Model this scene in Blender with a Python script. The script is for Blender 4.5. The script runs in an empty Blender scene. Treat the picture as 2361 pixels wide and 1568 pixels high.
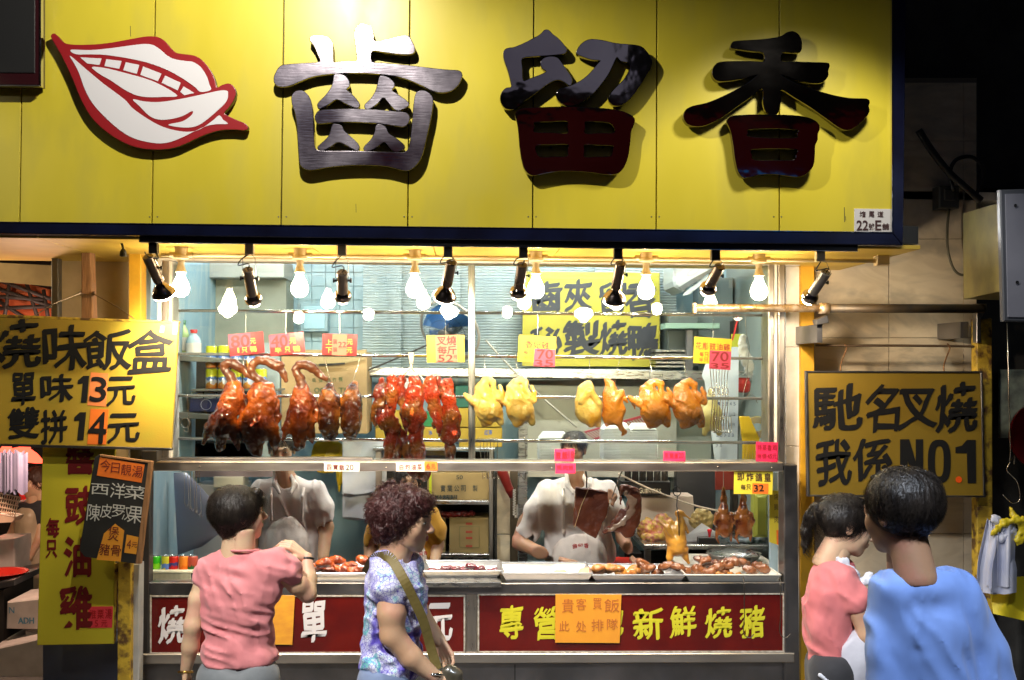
import bpy, bmesh, math, random
import numpy as np
from mathutils import Vector, Matrix
from mathutils.geometry import tessellate_polygon
random.seed(7); RNG = np.random.default_rng(5)
SC = bpy.context.scene; COL = SC.collection
# ------------------------------------------------------------------ camera
F_PX = 2530.0; CX, CY = 1180.5, 784.0; HC = 2.0
R_CAM = (Matrix.Rotation(math.radians(-2.3), 3, 'Z') @ Matrix.Rotation(math.radians(90+1.4), 3, 'X')
         @ Matrix.Rotation(math.radians(0.46), 3, 'Z'))
cam = bpy.data.cameras.new('camera'); camo = bpy.data.objects.new('camera', cam); COL.objects.link(camo)
camo.matrix_world = Matrix.Translation((0, 0, HC)) @ R_CAM.to_4x4()
cam.sensor_width = 36.0; cam.lens = F_PX/2361*36; cam.clip_end = 200; cam.clip_start = .05
SC.camera = camo
# ------------------------------------------------------------------ sky, sun, exposure
w = bpy.data.worlds.new('World'); SC.world = w; w.use_nodes = True
nt = w.node_tree; bg = nt.nodes['Background']
sky = nt.nodes.new('ShaderNodeTexSky'); sky.sky_type = 'NISHITA'; sky.sun_disc = False
sky.sun_elevation = math.radians(1.5); sky.sun_rotation = math.radians(200)
nt.links.new(sky.outputs[0], bg.inputs[0]); bg.inputs[1].default_value = SKY_STRENGTH = 0.022
SC.view_settings.view_transform = 'Standard'; SC.view_settings.look = 'None'
SC.view_settings.exposure = .4; SC.view_settings.gamma = 1
SC.render.engine = 'CYCLES'; SC.cycles.use_denoising = True
SC.cycles.max_bounces = 6; SC.cycles.transparent_max_bounces = 12
SC.cycles.caustics_reflective = False; SC.cycles.caustics_refractive = False
SC.cycles.sample_clamp_indirect = 4.0

def lamp(name, kind, loc, target, energy, color, size=.1, cone=60, blend=.4):
    l = bpy.data.lights.new(name, kind); o = bpy.data.objects.new(name, l); COL.objects.link(o)
    o.location = loc; l.energy = energy; l.color = color
    if kind == 'SPOT': l.spot_size = math.radians(cone); l.spot_blend = blend; l.shadow_soft_size = size
    elif kind == 'AREA': l.shape = 'RECTANGLE'; l.size = size[0]; l.size_y = size[1]
    elif kind == 'POINT': l.shadow_soft_size = size
    if target is not None:
        o.rotation_euler = (Vector(target)-Vector(loc)).to_track_quat('-Z', 'Y').to_euler()
    return o
# flood lamp on an arm above the shop sign (out of frame; its pool of light shows on the panels)
L_FLOOD = Vector((-.70, 3.85, 4.25))
lamp('sign_flood_light', 'POINT', L_FLOOD, None, 165, (1, .95, .84), .03)
lamp('sign_flood_light', 'SPOT', (1.75, 4.25, 4.0), (1.55, 5.35, 1.9), 78, (1, .95, .80), .14, 84, .35)
# street lamps over the pavement, behind and beside the photographer
lamp('street_lamp_light', 'SPOT', (-1.5, 1.9, 4.0), (-.1, 4.2, 1.1), 640, (1, .95, .88), .12, 58, .5)
lamp('street_lamp_light', 'SPOT', (.9, 1.3, 3.7), (1.35, 3.0, 1.0), 330, (.78, .87, 1), .12, 64, .6)
lamp('street_lamp_light', 'SPOT', (-3.6, 3.0, 3.9), (-2.3, 6.0, 1.6), 45, (1, .88, .6), .12, 50, .6)
lamp('street_lamp_light', 'SPOT', (3.2, 1.5, 3.6), (2.6, 6.3, 1.2), 16, (.8, .9, 1), .12, 44, .6)

# ------------------------------------------------------------------ pixel <-> world helpers
def at(px, py, Y):
    d = R_CAM @ Vector(((px-CX)/F_PX, (CY-py)/F_PX, -1)); t = Y/d.y
    return Vector((d.x*t, Y, HC+d.z*t))
def S(Y): return (at(1500, 800, Y)-at(1400, 800, Y)).length and 100/(at(1500, 800, Y)-at(1400, 800, Y)).length

class Frame:      # rigid local frame at depth Y: x,y in photo units, d = depth in the same units (positive = away)
    def __init__(s, Y, cx=1180, cy=900):
        s.o = at(cx, cy, Y); s.u = at(cx+1, cy, Y)-s.o; s.v = at(cx, cy+1, Y)-s.o; s.c = (cx, cy); s.Y = Y; s.s = S(Y)
    def w(s, x, y, d=0):
        return s.o + s.u*(x-s.c[0]) + s.v*(y-s.c[1]) + Vector((0, d/s.s, 0))
    def arr(s, P):
        P = np.asarray(P, float); o, u, v = map(np.array, (s.o, s.u, s.v))
        r = o + np.outer(P[:, 0]-s.c[0], u) + np.outer(P[:, 1]-s.c[1], v); r[:, 1] += P[:, 2]/s.s
        return r

# ------------------------------------------------------------------ materials
MATS = {}
def mat(name, col, rough=.5, metal=0, col2=None, ns=8, nlo=.35, nhi=.65, bump=0, bs=40, stretch=(1, 1, 1), coat=0, sss=0,
        emit=None, es=0, spec=.5, alpha=1, col3=None, n3=3, trans=0, rvar=0, bstretch=None, sheen=0, aniso=0, dist=0):
    if name in MATS: return MATS[name]
    m = bpy.data.materials.new(name); m.use_nodes = True; N = m.node_tree.nodes; L = m.node_tree.links
    b = N['Principled BSDF']; c4 = lambda c: (*c, 1)
    b.inputs['Base Color'].default_value = c4(col); b.inputs['Roughness'].default_value = rough
    b.inputs['Metallic'].default_value = metal; b.inputs['Specular IOR Level'].default_value = spec
    b.inputs['Coat Weight'].default_value = coat; b.inputs['Coat Roughness'].default_value = .12
    if sss: b.inputs['Subsurface Weight'].default_value = sss; b.inputs['Subsurface Radius'].default_value = (.02, .008, .004); b.inputs['Subsurface Scale'].default_value = .5
    if sheen: b.inputs['Sheen Weight'].default_value = sheen
    if trans: b.inputs['Transmission Weight'].default_value = trans
    if aniso: b.inputs['Anisotropic'].default_value = aniso
    b.inputs['Alpha'].default_value = alpha
    if emit: b.inputs['Emission Color'].default_value = c4(emit); b.inputs['Emission Strength'].default_value = es
    tc = N.new('ShaderNodeTexCoord')
    def noise(scale, st, det=5, dd=0):
        mp = N.new('ShaderNodeMapping'); mp.inputs['Scale'].default_value = st; L.new(tc.outputs['Object'], mp.inputs[0])
        n = N.new('ShaderNodeTexNoise'); n.inputs['Scale'].default_value = scale; n.inputs['Detail'].default_value = det
        n.inputs['Distortion'].default_value = dd
        L.new(mp.outputs[0], n.inputs[0]); return n
    src = None
    if col2:
        n = noise(ns, stretch, 6, dist); r = N.new('ShaderNodeValToRGB'); r.color_ramp.elements[0].position = nlo; r.color_ramp.elements[1].position = nhi
        r.color_ramp.elements[0].color = c4(col); r.color_ramp.elements[1].color = c4(col2); L.new(n.outputs[0], r.inputs[0]); src = r.outputs[0]
        if col3:
            n2 = noise(n3, stretch, 4, dist); r2 = N.new('ShaderNodeValToRGB'); r2.color_ramp.elements[0].position = .48; r2.color_ramp.elements[1].position = .62
            r2.color_ramp.elements[0].color = (0, 0, 0, 1); r2.color_ramp.elements[1].color = (1, 1, 1, 1); L.new(n2.outputs[0], r2.inputs[0])
            mx = N.new('ShaderNodeMixRGB'); L.new(r2.outputs[0], mx.inputs[0]); L.new(src, mx.inputs[1]); mx.inputs[2].default_value = c4(col3); src = mx.outputs[0]
        L.new(src, b.inputs['Base Color'])
    if rvar:
        n = noise(ns*1.7, stretch, 5); mr = N.new('ShaderNodeMapRange'); mr.inputs[3].default_value = max(rough-rvar, .02); mr.inputs[4].default_value = rough+rvar
        mr.inputs[1].default_value = .3; mr.inputs[2].default_value = .7
        L.new(n.outputs[0], mr.inputs[0]); L.new(mr.outputs[0], b.inputs['Roughness'])
    if bump:
        n = noise(bs, bstretch or stretch, 4); bp = N.new('ShaderNodeBump'); bp.inputs['Strength'].default_value = bump; bp.inputs['Distance'].default_value = .01
        L.new(n.outputs[0], bp.inputs['Height']); L.new(bp.outputs[0], b.inputs['Normal'])
    MATS[name] = m; return m
def glassmat(name, tint=(.93, .97, .96), gloss=.08, dirt=0.03):
    if name in MATS: return MATS[name]
    m = bpy.data.materials.new(name); m.use_nodes = True; N = m.node_tree.nodes; L = m.node_tree.links; N.clear()
    o = N.new('ShaderNodeOutputMaterial'); t = N.new('ShaderNodeBsdfTransparent'); t.inputs[0].default_value = (*tint, 1)
    g = N.new('ShaderNodeBsdfGlossy'); g.inputs['Roughness'].default_value = .015; fr = N.new('ShaderNodeFresnel'); fr.inputs[0].default_value = 1.5
    ad = N.new('ShaderNodeMath'); ad.operation = 'MULTIPLY_ADD'; ad.inputs[1].default_value = 1.4; ad.inputs[2].default_value = gloss-.05
    L.new(fr.outputs[0], ad.inputs[0]); mx = N.new('ShaderNodeMixShader'); L.new(ad.outputs[0], mx.inputs[0]); L.new(t.outputs[0], mx.inputs[1]); L.new(g.outputs[0], mx.inputs[2])
    df = N.new('ShaderNodeBsdfDiffuse'); df.inputs[0].default_value = (.8, .85, .85, 1)
    tc = N.new('ShaderNodeTexCoord'); mp = N.new('ShaderNodeMapping'); mp.inputs['Scale'].default_value = (9, 9, 1.2); n = N.new('ShaderNodeTexNoise'); n.inputs['Scale'].default_value = 6
    L.new(tc.outputs['Object'], mp.inputs[0]); L.new(mp.outputs[0], n.inputs[0]); mu = N.new('ShaderNodeMapRange'); mu.inputs[1].default_value = .45; mu.inputs[2].default_value = .8; mu.inputs[4].default_value = dirt
    L.new(n.outputs[0], mu.inputs[0]); m2 = N.new('ShaderNodeMixShader'); L.new(mu.outputs[0], m2.inputs[0]); L.new(mx.outputs[0], m2.inputs[1]); L.new(df.outputs[0], m2.inputs[2])
    L.new(m2.outputs[0], o.inputs[0]); MATS[name] = m; return m
def srgb(h):
    h = h.lstrip('#'); r = [int(h[i:i+2], 16)/255 for i in (0, 2, 4)]
    return tuple(c/12.92 if c <= .04045 else ((c+.055)/1.055)**2.4 for c in r)

# ------------------------------------------------------------------ objects
def tag(o, label=None, cat=None, group=None, kind=None):
    if label: o['label'] = label
    if cat: o['category'] = cat
    if group: o['group'] = group
    if kind: o['kind'] = kind
    return o
def thing(name, label, cat, loc, group=None):
    o = bpy.data.objects.new(name, None); COL.objects.link(o); o.location = loc; o.empty_display_size = .05
    return tag(o, label, cat, group)
def origin(o):
    v = Vector((0, 0, 0))
    while o is not None: v = v + o.location; o = o.parent
    return v
def raw(name, verts, faces, m, parent=None, smooth=False, mats=None, fm=None, loc=None):
    V = np.asarray([tuple(v) for v in verts] if not isinstance(verts, np.ndarray) else verts, dtype=float)
    o = None
    base = np.array(origin(parent)) if parent is not None else (np.array(loc) if loc is not None else V.mean(axis=0))
    me = bpy.data.meshes.new(name); me.from_pydata((V-base).tolist(), [], faces if isinstance(faces, list) else faces.tolist())
    for mm in (mats or [m]): me.materials.append(mm)
    if fm is not None: me.polygons.foreach_set('material_index', np.asarray(fm, dtype=np.int32))
    if smooth: me.polygons.foreach_set('use_smooth', [True]*len(me.polygons))
    me.update(); o = bpy.data.objects.new(name, me); COL.objects.link(o)
    if parent is not None: o.parent = parent
    else: o.location = Vector(base)
    return o
def copy_tree(o, dloc=None, parent=None, label=None):
    c = o.copy(); COL.objects.link(c); c.parent = parent
    if dloc is not None: c.location = o.location + Vector(dloc)
    if label: c['label'] = label
    for ch in o.children: copy_tree(ch, parent=c)
    return c

class MB:
    def __init__(s): s.v = []; s.f = []; s.m = []; s.sm = False
    def add(s, V, F, mi=0):
        n = len(s.v); s.v += [Vector(v) for v in V]; s.f += [[i+n for i in f] for f in F]; s.m += [mi]*len(F); return s
    def box(s, lo, hi, c=0, mi=0):       # axis aligned, optional chamfer
        bm = bmesh.new(); bmesh.ops.create_cube(bm, size=1)
        lo = Vector(lo); hi = Vector(hi)
        for v in bm.verts: v.co = Vector((lo[i] if v.co[i] < 0 else hi[i] for i in range(3)))
        if c: bmesh.ops.bevel(bm, geom=bm.edges[:], offset=c, segments=2, affect='EDGES', profile=.6)
        s.bm(bm, mi); return s
    def bm(s, bm, mi=0, free=True):
        bm.verts.index_update(); s.add([v.co for v in bm.verts], [[v.index for v in f.verts] for f in bm.faces], mi)
        if free: bm.free()
    def slab(s, pts, Y, depth, c=0, mi=0, close=True):      # prism whose front outline is given in photo units at depth Y
        P = [at(x, y, Y) for x, y in pts]; n = len(P)
        cen = sum(P, Vector())/n
        if c:
            Fr = []
            for i in range(n):
                a, b, d = P[i-1], P[i], P[(i+1) % n]
                e1 = (b-a).normalized(); e2 = (d-b).normalized(); n1 = Vector((-e1.z, 0, e1.x)); n2 = Vector((-e2.z, 0, e2.x))
                bis = (n1+n2); bis = bis/max(bis.length_squared/2, .3)
                if i == 0: sg = 1 if (cen-b).dot(bis) > 0 else -1
                Fr.append(b+bis*c*sg)
            M = [p+Vector((0, c, 0)) for p in P]
        else: Fr = P; M = None
        Bk = [p+Vector((0, depth, 0)) for p in P]
        V = Fr+(M or [])+Bk; k = n if M is None else 2*n
        F = [list(range(n)), [k+i for i in reversed(range(n))]]
        layers = [0, n] if M is None else [0, n, 2*n]
        for a, b in zip(layers, layers[1:]):
            for i in range(n): j = (i+1) % n; F.append([a+j, a+i, b+i, b+j])
        s.add(V, F, mi); return s
    def rect(s, x0, y0, x1, y1, Y, depth, c=0, mi=0): return s.slab([(x0, y0), (x1, y0), (x1, y1), (x0, y1)], Y, depth, c, mi)
    def tube(s, pts, r, n=8, mi=0, caps=True, flat=1):
        P = [Vector(p) for p in pts]; m = len(P); R = r if isinstance(r, (list, tuple)) else [r]*m
        V = []; F = []; prev = None
        for i, p in enumerate(P):
            t = (P[min(i+1, m-1)]-P[max(i-1, 0)]).normalized()
            if prev is None: a = t.orthogonal().normalized()
            else: a = (prev-t*prev.dot(t)).normalized()
            prev = a; b = t.cross(a)
            for k in range(n):
                an = 2*math.pi*k/n; V.append(p+(a*math.cos(an)+b*math.sin(an)*flat)*R[i])
        for i in range(m-1):
            for k in range(n): k2 = (k+1) % n; F.append([i*n+k, i*n+k2, (i+1)*n+k2, (i+1)*n+k])
        if caps: F.append(list(reversed(range(n)))); F.append([(m-1)*n+k for k in range(n)])
        s.add(V, F, mi); return s
    def lathe(s, prof, o, ax=(0, 0, 1), n=20, mi=0, closed=False):   # prof = [(radius, height)...]
        ax = Vector(ax).normalized(); a = ax.orthogonal().normalized(); b = ax.cross(a); o = Vector(o); V = []; F = []
        for r, h in prof:
            for k in range(n): an = 2*math.pi*k/n; V.append(o+ax*h+(a*math.cos(an)+b*math.sin(an))*max(r, 1e-5))
        for i in range(len(prof)-1):
            for k in range(n): k2 = (k+1) % n; F.append([i*n+k, i*n+k2, (i+1)*n+k2, (i+1)*n+k])
        if prof[0][0] > 1e-4 and closed: F.append(list(reversed(range(n))))
        if prof[-1][0] > 1e-4 and closed: F.append([(len(prof)-1)*n+k for k in range(n)])
        s.add(V, F, mi); return s
    def grid(s, fn, nu, nv, mi=0, thick=None):     # fn(u,v)->point
        V = [fn(i/(nu-1), j/(nv-1)) for j in range(nv) for i in range(nu)]
        F = [[j*nu+i, j*nu+i+1, (j+1)*nu+i+1, (j+1)*nu+i] for j in range(nv-1) for i in range(nu-1)]
        s.add(V, F, mi)
        if thick is not None:
            T = Vector(thick); s.add([Vector(v)+T for v in V], [list(reversed(f)) for f in F], mi)
            B = [i for i in range(nu)]+[j*nu+nu-1 for j in range(1, nv)]+[(nv-1)*nu+i for i in range(nu-2, -1, -1)]+[j*nu for j in range(nv-2, 0, -1)]
            n = len(B); W = [Vector(V[i]) for i in B]+[Vector(V[i])+T for i in B]
            s.add(W, [[i, i+n, (i+1) % n+n, (i+1) % n] for i in range(n)], mi)
        return s
    def build(s, name, m, parent=None, smooth=False, **k):
        ms = m if isinstance(m, list) else [m]
        o = raw(name, np.array([tuple(v) for v in s.v]), s.f, None, parent, smooth, mats=ms, fm=s.m, **k)
        if smooth == 'auto':
            pass
        return o
def autosmooth(o, ang=40):
    me = o.data; me.polygons.foreach_set('use_smooth', [True]*len(me.polygons))
    me.set_sharp_from_angle(angle=math.radians(ang)); return o

def catmull(P, n=4, closed=True):
    P = [Vector((*p, 0)) if len(p) == 2 else Vector(p) for p in P]; m = len(P); out = []
    rng = range(m) if closed else range(m-1)
    for i in rng:
        g = (lambda k: P[k % m]) if closed else (lambda k: P[min(max(k, 0), m-1)])
        p0, p1, p2, p3 = g(i-1), g(i), g(i+1), g(i+2)
        for j in range(n):
            t = j/n; out.append(.5*((2*p1)+(-p0+p2)*t+(2*p0-5*p1+4*p2-p3)*t*t+(-p0+3*p1-3*p2+p3)*t**3))
    if not closed: out.append(P[-1])
    return out

# ------------------------------------------------------------------ value noise + implicit surfaces (numpy)
_T = RNG.random((32, 32, 32)).astype(np.float32)*2-1
def vnoise(X, Y, Z):
    xi = np.floor(X).astype(int); yi = np.floor(Y).astype(int); zi = np.floor(Z).astype(int)
    fx, fy, fz = X-xi, Y-yi, Z-zi; fx = fx*fx*(3-2*fx); fy = fy*fy*(3-2*fy); fz = fz*fz*(3-2*fz)
    g = lambda a, b, c: _T[(xi+a) & 31, (yi+b) & 31, (zi+c) & 31]
    x00 = g(0, 0, 0)*(1-fx)+g(1, 0, 0)*fx; x10 = g(0, 1, 0)*(1-fx)+g(1, 1, 0)*fx
    x01 = g(0, 0, 1)*(1-fx)+g(1, 0, 1)*fx; x11 = g(0, 1, 1)*(1-fx)+g(1, 1, 1)*fx
    return (x00*(1-fy)+x10*fy)*(1-fz)+(x01*(1-fy)+x11*fy)*fz
def fbm(X, Y, Z, o=3):
    r = 0; a = 1
    for i in range(o): r = r+a*vnoise(X*2**i+7.3*i, Y*2**i+3.1*i, Z*2**i+1.7*i); a *= .5
    return r
class Org:        # implicit body in (x, y-down, depth) units; capsules and ellipsoids blended smoothly
    def __init__(s, lo, hi, h):
        s.lo = np.array(lo, float); s.h = h; n = np.ceil((np.array(hi, float)-s.lo)/h).astype(int)+1
        s.ax = [s.lo[i]+np.arange(n[i])*h for i in range(3)]; s.d = np.full(n, 1e3, np.float32)
    def _blk(s, lo, hi):
        sl = []
        for i in range(3):
            a = int(max(0, math.floor((lo[i]-s.lo[i])/s.h))); b = int(min(len(s.ax[i]), math.ceil((hi[i]-s.lo[i])/s.h)+1)); 
            if b <= a: return None
            sl.append(slice(a, b))
        X = s.ax[0][sl[0]][:, None, None]; Y = s.ax[1][sl[1]][None, :, None]; Z = s.ax[2][sl[2]][None, None, :]
        return tuple(sl), X, Y, Z
    def _mix(s, sl, e, k, neg):
        a = s.d[sl]
        if neg: e = -e; hh = np.maximum(k-np.abs(a-e), 0)/k; s.d[sl] = np.maximum(a, e)+hh*hh*k*.25
        else: hh = np.maximum(k-np.abs(a-e), 0)/k; s.d[sl] = np.minimum(a, e)-hh*hh*k*.25
    def c(s, x0, y0, r0, x1, y1, r1, d0=0, d1=0, k=8, sy=1, neg=False):
        rr = max(r0, r1); p = rr*max(1, sy)+k+2*s.h; k = max(k, .01)
        b = s._blk((min(x0, x1)-p, min(y0, y1)-p, min(d0, d1)-p), (max(x0, x1)+p, max(y0, y1)+p, max(d0, d1)+p))
        if b is None: return s
        sl, X, Y, Z = b; ax, ay, az = x1-x0, y1-y0, (d1-d0)/sy; L = ax*ax+ay*ay+az*az+1e-9
        Zs = (Z-d0)/sy; t = np.clip(((X-x0)*ax+(Y-y0)*ay+Zs*az)/L, 0, 1)
        e = np.sqrt((X-x0-t*ax)**2+(Y-y0-t*ay)**2+(Zs-t*az)**2)-(r0+(r1-r0)*t)
        s._mix(sl, (e*min(1, sy)).astype(np.float32) if sy < 1 else e.astype(np.float32), k, neg); return s
    def e(s, x, y, d, rx, ry, rz, k=8, rot=0, neg=False):
        m = max(rx, ry, rz)+k+2*s.h
        b = s._blk((x-m, y-m, d-m), (x+m, y+m, d+m))
        if b is None: return s
        sl, X, Y, Z = b; X = X-x; Y = Y-y; Z = Z-d; c_, s_ = math.cos(math.radians(rot)), math.sin(math.radians(rot))
        X, Y = X*c_+Y*s_, -X*s_+Y*c_
        q = np.sqrt((X/rx)**2+(Y/ry)**2+(Z/rz)**2); q2 = np.sqrt((X/rx**2)**2+(Y/ry**2)**2+(Z/rz**2)**2)+1e-9
        s._mix(sl, (q*(q-1)/q2).astype(np.float32), max(k, .01), neg); return s
    def plane(s, px, py, pd, nx, ny, nd, k=2):      # keep the side the normal points away from
        X = s.ax[0][:, None, None]; Y = s.ax[1][None, :, None]; Z = s.ax[2][None, None, :]
        n = math.sqrt(nx*nx+ny*ny+nd*nd); e = ((X-px)*nx+(Y-py)*ny+(Z-pd)*nd)/n
        s._mix((slice(None),)*3, (-e).astype(np.float32), k, True); return s
    def path(s, P, k=6, sy=1, neg=False):     # P: (x,y,r[,d])
        for a, b in zip(P, P[1:]): s.c(a[0], a[1], a[2], b[0], b[1], b[2], a[3] if len(a) > 3 else 0, b[3] if len(b) > 3 else 0, k, sy, neg)
        return s
    def noise(s, amp, sc, o=3, st=(1, 1, 1)):
        m = np.abs(s.d) < amp*3+2*s.h
        I = np.nonzero(m)
        if len(I[0]): s.d[m] += amp*fbm(s.ax[0][I[0]]/sc*st[0]+50, s.ax[1][I[1]]/sc*st[1]+50, s.ax[2][I[2]]/sc*st[2]+50, o).astype(np.float32)
        return s
    def wrinkle(s, amp, sc, ang=0, ratio=4, seed=0):     # creases: ridged noise stretched along a direction
        m = np.abs(s.d) < amp*2+2*s.h; I = np.nonzero(m)
        if len(I[0]):
            X, Y, Z = (s.ax[i][I[i]] for i in range(3)); c_, s_ = math.cos(math.radians(ang)), math.sin(math.radians(ang))
            wx = X+.35*sc*vnoise(X/sc/1.5+seed+40, Y/sc/1.5+40, Z/sc/1.5+40); u = (wx*c_+Y*s_)/sc/ratio+80+seed*3.7; v = (-wx*s_+Y*c_)/sc+80+seed
            s.d[m] += (amp*(np.abs(vnoise(u, v, Z/sc/2+60))*2.2-.5)).astype(np.float32)
        return s
    def mesh(s):
        d = s.d; d[0] = d[-1] = 1; d[:, 0] = d[:, -1] = 1; d[:, :, 0] = d[:, :, -1] = 1
        ins = d < 0; nx, ny, nz = np.array(d.shape)-1; cnt = np.zeros((nx, ny, nz), np.int8)
        for i in (0, 1):
            for j in (0, 1):
                for k in (0, 1): cnt += ins[i:nx+i, j:ny+j, k:nz+k]
        A = np.argwhere((cnt > 0) & (cnt < 8)); n = len(A)
        idx = np.full((nx, ny, nz), -1, np.int64); idx[tuple(A.T)] = np.arange(n)
        P = np.zeros((n, 3)); W = np.zeros(n)
        for ax in range(3):
            o1, o2 = [q for q in range(3) if q != ax]
            for i in (0, 1):
                for j in (0, 1):
                    a = A.copy(); a[:, o1] += i; a[:, o2] += j; b = a.copy(); b[:, ax] += 1
                    da = d[tuple(a.T)]; db = d[tuple(b.T)]; m = (da < 0) != (db < 0); t = np.where(m, da/(da-db+1e-12*(da == db)), 0)
                    q = a.astype(float); q[:, ax] += t; P[m] += q[m]; W[m] += 1
        P = s.lo+P/W[:, None]*s.h; Fs = []
        for ax in range(3):
            o1, o2 = [q for q in range(3) if q != ax]
            sa = [slice(1, -1)]*3; sa[ax] = slice(0, -1); sb = [slice(1, -1)]*3; sb[ax] = slice(1, None)
            ia = ins[tuple(sa)]; ib = ins[tuple(sb)]; E = np.argwhere(ia != ib); fl = ia[tuple(E.T)]
            off = np.ones(3, int); off[ax] = 0; E = E+off
            def g(i, j): q = E.copy(); q[:, o1] -= i; q[:, o2] -= j; return idx[tuple(q.T)]
            Q = np.stack([g(1, 1), g(0, 1), g(0, 0), g(1, 0)], 1)
            if ax == 1: fl = ~fl
            Q[~fl] = Q[~fl][:, ::-1]; Fs.append(Q)
        Fc = np.concatenate(Fs); Fc = Fc[(Fc >= 0).all(1)]
        # frame mapping mirrors y, so flip the winding
        return P, Fc
def org_obj(name, orgs, frame, m, parent=None, relax=1, smooth=True):
    Vs, Fs, n = [], [], 0
    for g in (orgs if isinstance(orgs, list) else [orgs]):
        V, Fc = g.mesh() if isinstance(g, Org) else g
        if isinstance(g, Org):
            for _ in range(relax):
                acc = np.zeros_like(V); w_ = np.zeros(len(V))
                for a, b in ((0, 1), (1, 2), (2, 3), (3, 0)):
                    np.add.at(acc, Fc[:, a], V[Fc[:, b]]); np.add.at(w_, Fc[:, a], 1); np.add.at(acc, Fc[:, b], V[Fc[:, a]]); np.add.at(w_, Fc[:, b], 1)
                V = V*.5+acc/np.maximum(w_, 1)[:, None]*.5
            V = frame.arr(V)
        Vs.append(V); Fs.append(np.asarray(Fc)+n); n += len(V)
    return raw(name, np.concatenate(Vs), np.concatenate(Fs), m, parent, smooth)

# ------------------------------------------------------------------ lettering
_TEXTS = []
def glyphs(name, items, Y, m, parent, bold=.0, brush=0, nib=0, thin=.0006, lift=.0025):
    """items: (string, x0, y0, x1, y1[, rot]) each string fitted into its box, at depth Y (flat print on a board)"""
    _TEXTS.append((name, items, Y, m, parent, bold, brush, nib, thin, lift))
def flush_texts():
    cache = {}
    for T in _TEXTS:
        for it in T[1]: cache.setdefault((it[0], T[5]), None)
    tmp = {}
    for key in cache:
        cu = bpy.data.curves.new('t', 'FONT'); cu.body = key[0]; cu.size = 1; cu.offset = key[1]; cu.resolution_u = 3
        o = bpy.data.objects.new('t', cu); COL.objects.link(o); tmp[key] = o
    bpy.context.view_layer.update(); dg = bpy.context.evaluated_depsgraph_get()
    for key, o in tmp.items():
        me = bpy.data.meshes.new_from_object(o.evaluated_get(dg)); n = len(me.vertices)
        V = np.zeros(n*3); me.vertices.foreach_get('co', V); V = V.reshape(-1, 3)[:, :2]
        cache[key] = (V, [list(p.vertices) for p in me.polygons]); bpy.data.meshes.remove(me)
    for o in tmp.values(): cu = o.data; bpy.data.objects.remove(o); bpy.data.curves.remove(cu)
    for name, items, Y, m, parent, bold, brush, nib, thin, lift in _TEXTS:
        AV, AF, n = [], [], 0
        for it in items:
            V, F = cache[(it[0], bold)]
            if not len(V): continue
            lo, hi = V.min(0), V.max(0); U = (V-lo)/np.maximum(hi-lo, 1e-6)
            if min(hi-lo) < .25 and len(it[0]) == 1 and hi[1]-lo[1] < .3: U[:, 1] = U[:, 1]*.2+.4
            x0, y0, x1, y1 = it[1:5]; rot = it[5] if len(it) > 5 else 0
            w_, h_ = x1-x0, y1-y0
            reps = [(0, 0)] if not nib else [(k*nib, k*nib*1.1) for k in (-1, -.5, 0, .5, 1)]
            for q, (ox, oy) in enumerate(reps):
                u, v = U[:, 0].copy(), U[:, 1].copy()
                if brush:
                    s_ = (abs(hash_(it[0])) % 17)*.7
                    v = v+brush*(u-.5)*1.0+brush*.35*np.sin(v*9+u*5+s_); u = u+brush*.3*np.sin(v*8+s_)+brush*.25*np.sin(u*11+v*4)
                X = x0+(u+ox)*w_; Yp = y1-(v+oy)*h_
                if rot:
                    cx, cy = (x0+x1)/2, (y0+y1)/2; a = math.radians(rot); X, Yp = cx+(X-cx)*math.cos(a)-(Yp-cy)*math.sin(a), cy+(X-cx)*math.sin(a)+(Yp-cy)*math.cos(a)
                yy = Y-lift-q*.0002
                W = np.array([tuple(at(a, b, yy)) for a, b in zip(X, Yp)])
                AV.append(W); AF += [[i+n for i in f] for f in F]; n += len(W)
        if AV: raw(name, np.concatenate(AV), AF, m, parent)
ORD = ['first', 'second', 'third', 'fourth', 'fifth', 'sixth', 'seventh', 'eighth', 'ninth', 'tenth', 'eleventh', 'twelfth', 'thirteenth', 'fourteenth', 'fifteenth', 'sixteenth', 'seventeenth', 'eighteenth', 'nineteenth', 'twentieth', 'twenty-first', 'twenty-second', 'twenty-third']
def hash_(s): return sum(ord(c)*31**i for i, c in enumerate(s)) % 9973
def board(name, label, cat, pts, Y, m, depth=.006, group=None, c=.001, rim=None):
    """flat sign: Empty with a board part"""
    xs = [p[0] for p in pts]; ys = [p[1] for p in pts]
    t = thing(name, label, cat, at(sum(xs)/len(xs), max(ys), Y), group)
    MB().slab(pts, Y, depth, c).build('board', m, t)
    return t
# ================================================================== materials
Y_SIGN, Y_WIN = 5.35, 6.33
yel_panel = mat('yellow_panel', (.66, .54, .04), .38, col2=(.60, .49, .032), ns=3, col3=(.58, .48, .045), n3=5, stretch=(1, 1, .35), bump=.04, bs=5, rvar=.06)
yel_soffit = mat('yellow_soffit', (.72, .50, .08), .5, col2=(.62, .42, .06), ns=5)
yel_paint = mat('yellow_paint', (.68, .36, .02), .5, col2=(.55, .30, .02), ns=9, bump=.15, bs=60)
yel_rust = mat('rusty_yellow_paint', (.42, .27, .03), .6, col2=(.62, .42, .04), ns=14, nlo=.3, nhi=.55, col3=(.12, .06, .02), n3=18, bump=.3, bs=50)
navy = mat('navy_metal', (.012, .017, .06), .18, .5, col2=(.008, .009, .025), ns=4, coat=.3)
black_metal = mat('black_metal', (.012, .012, .013), .4)
black_paint = mat('black_paint', (.02, .02, .02), .35)
steel = mat('brushed_steel', (.64, .60, .56), .36, 1, col2=(.56, .52, .48), ns=3, stretch=(1, 1, 6), rvar=.06)
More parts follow.
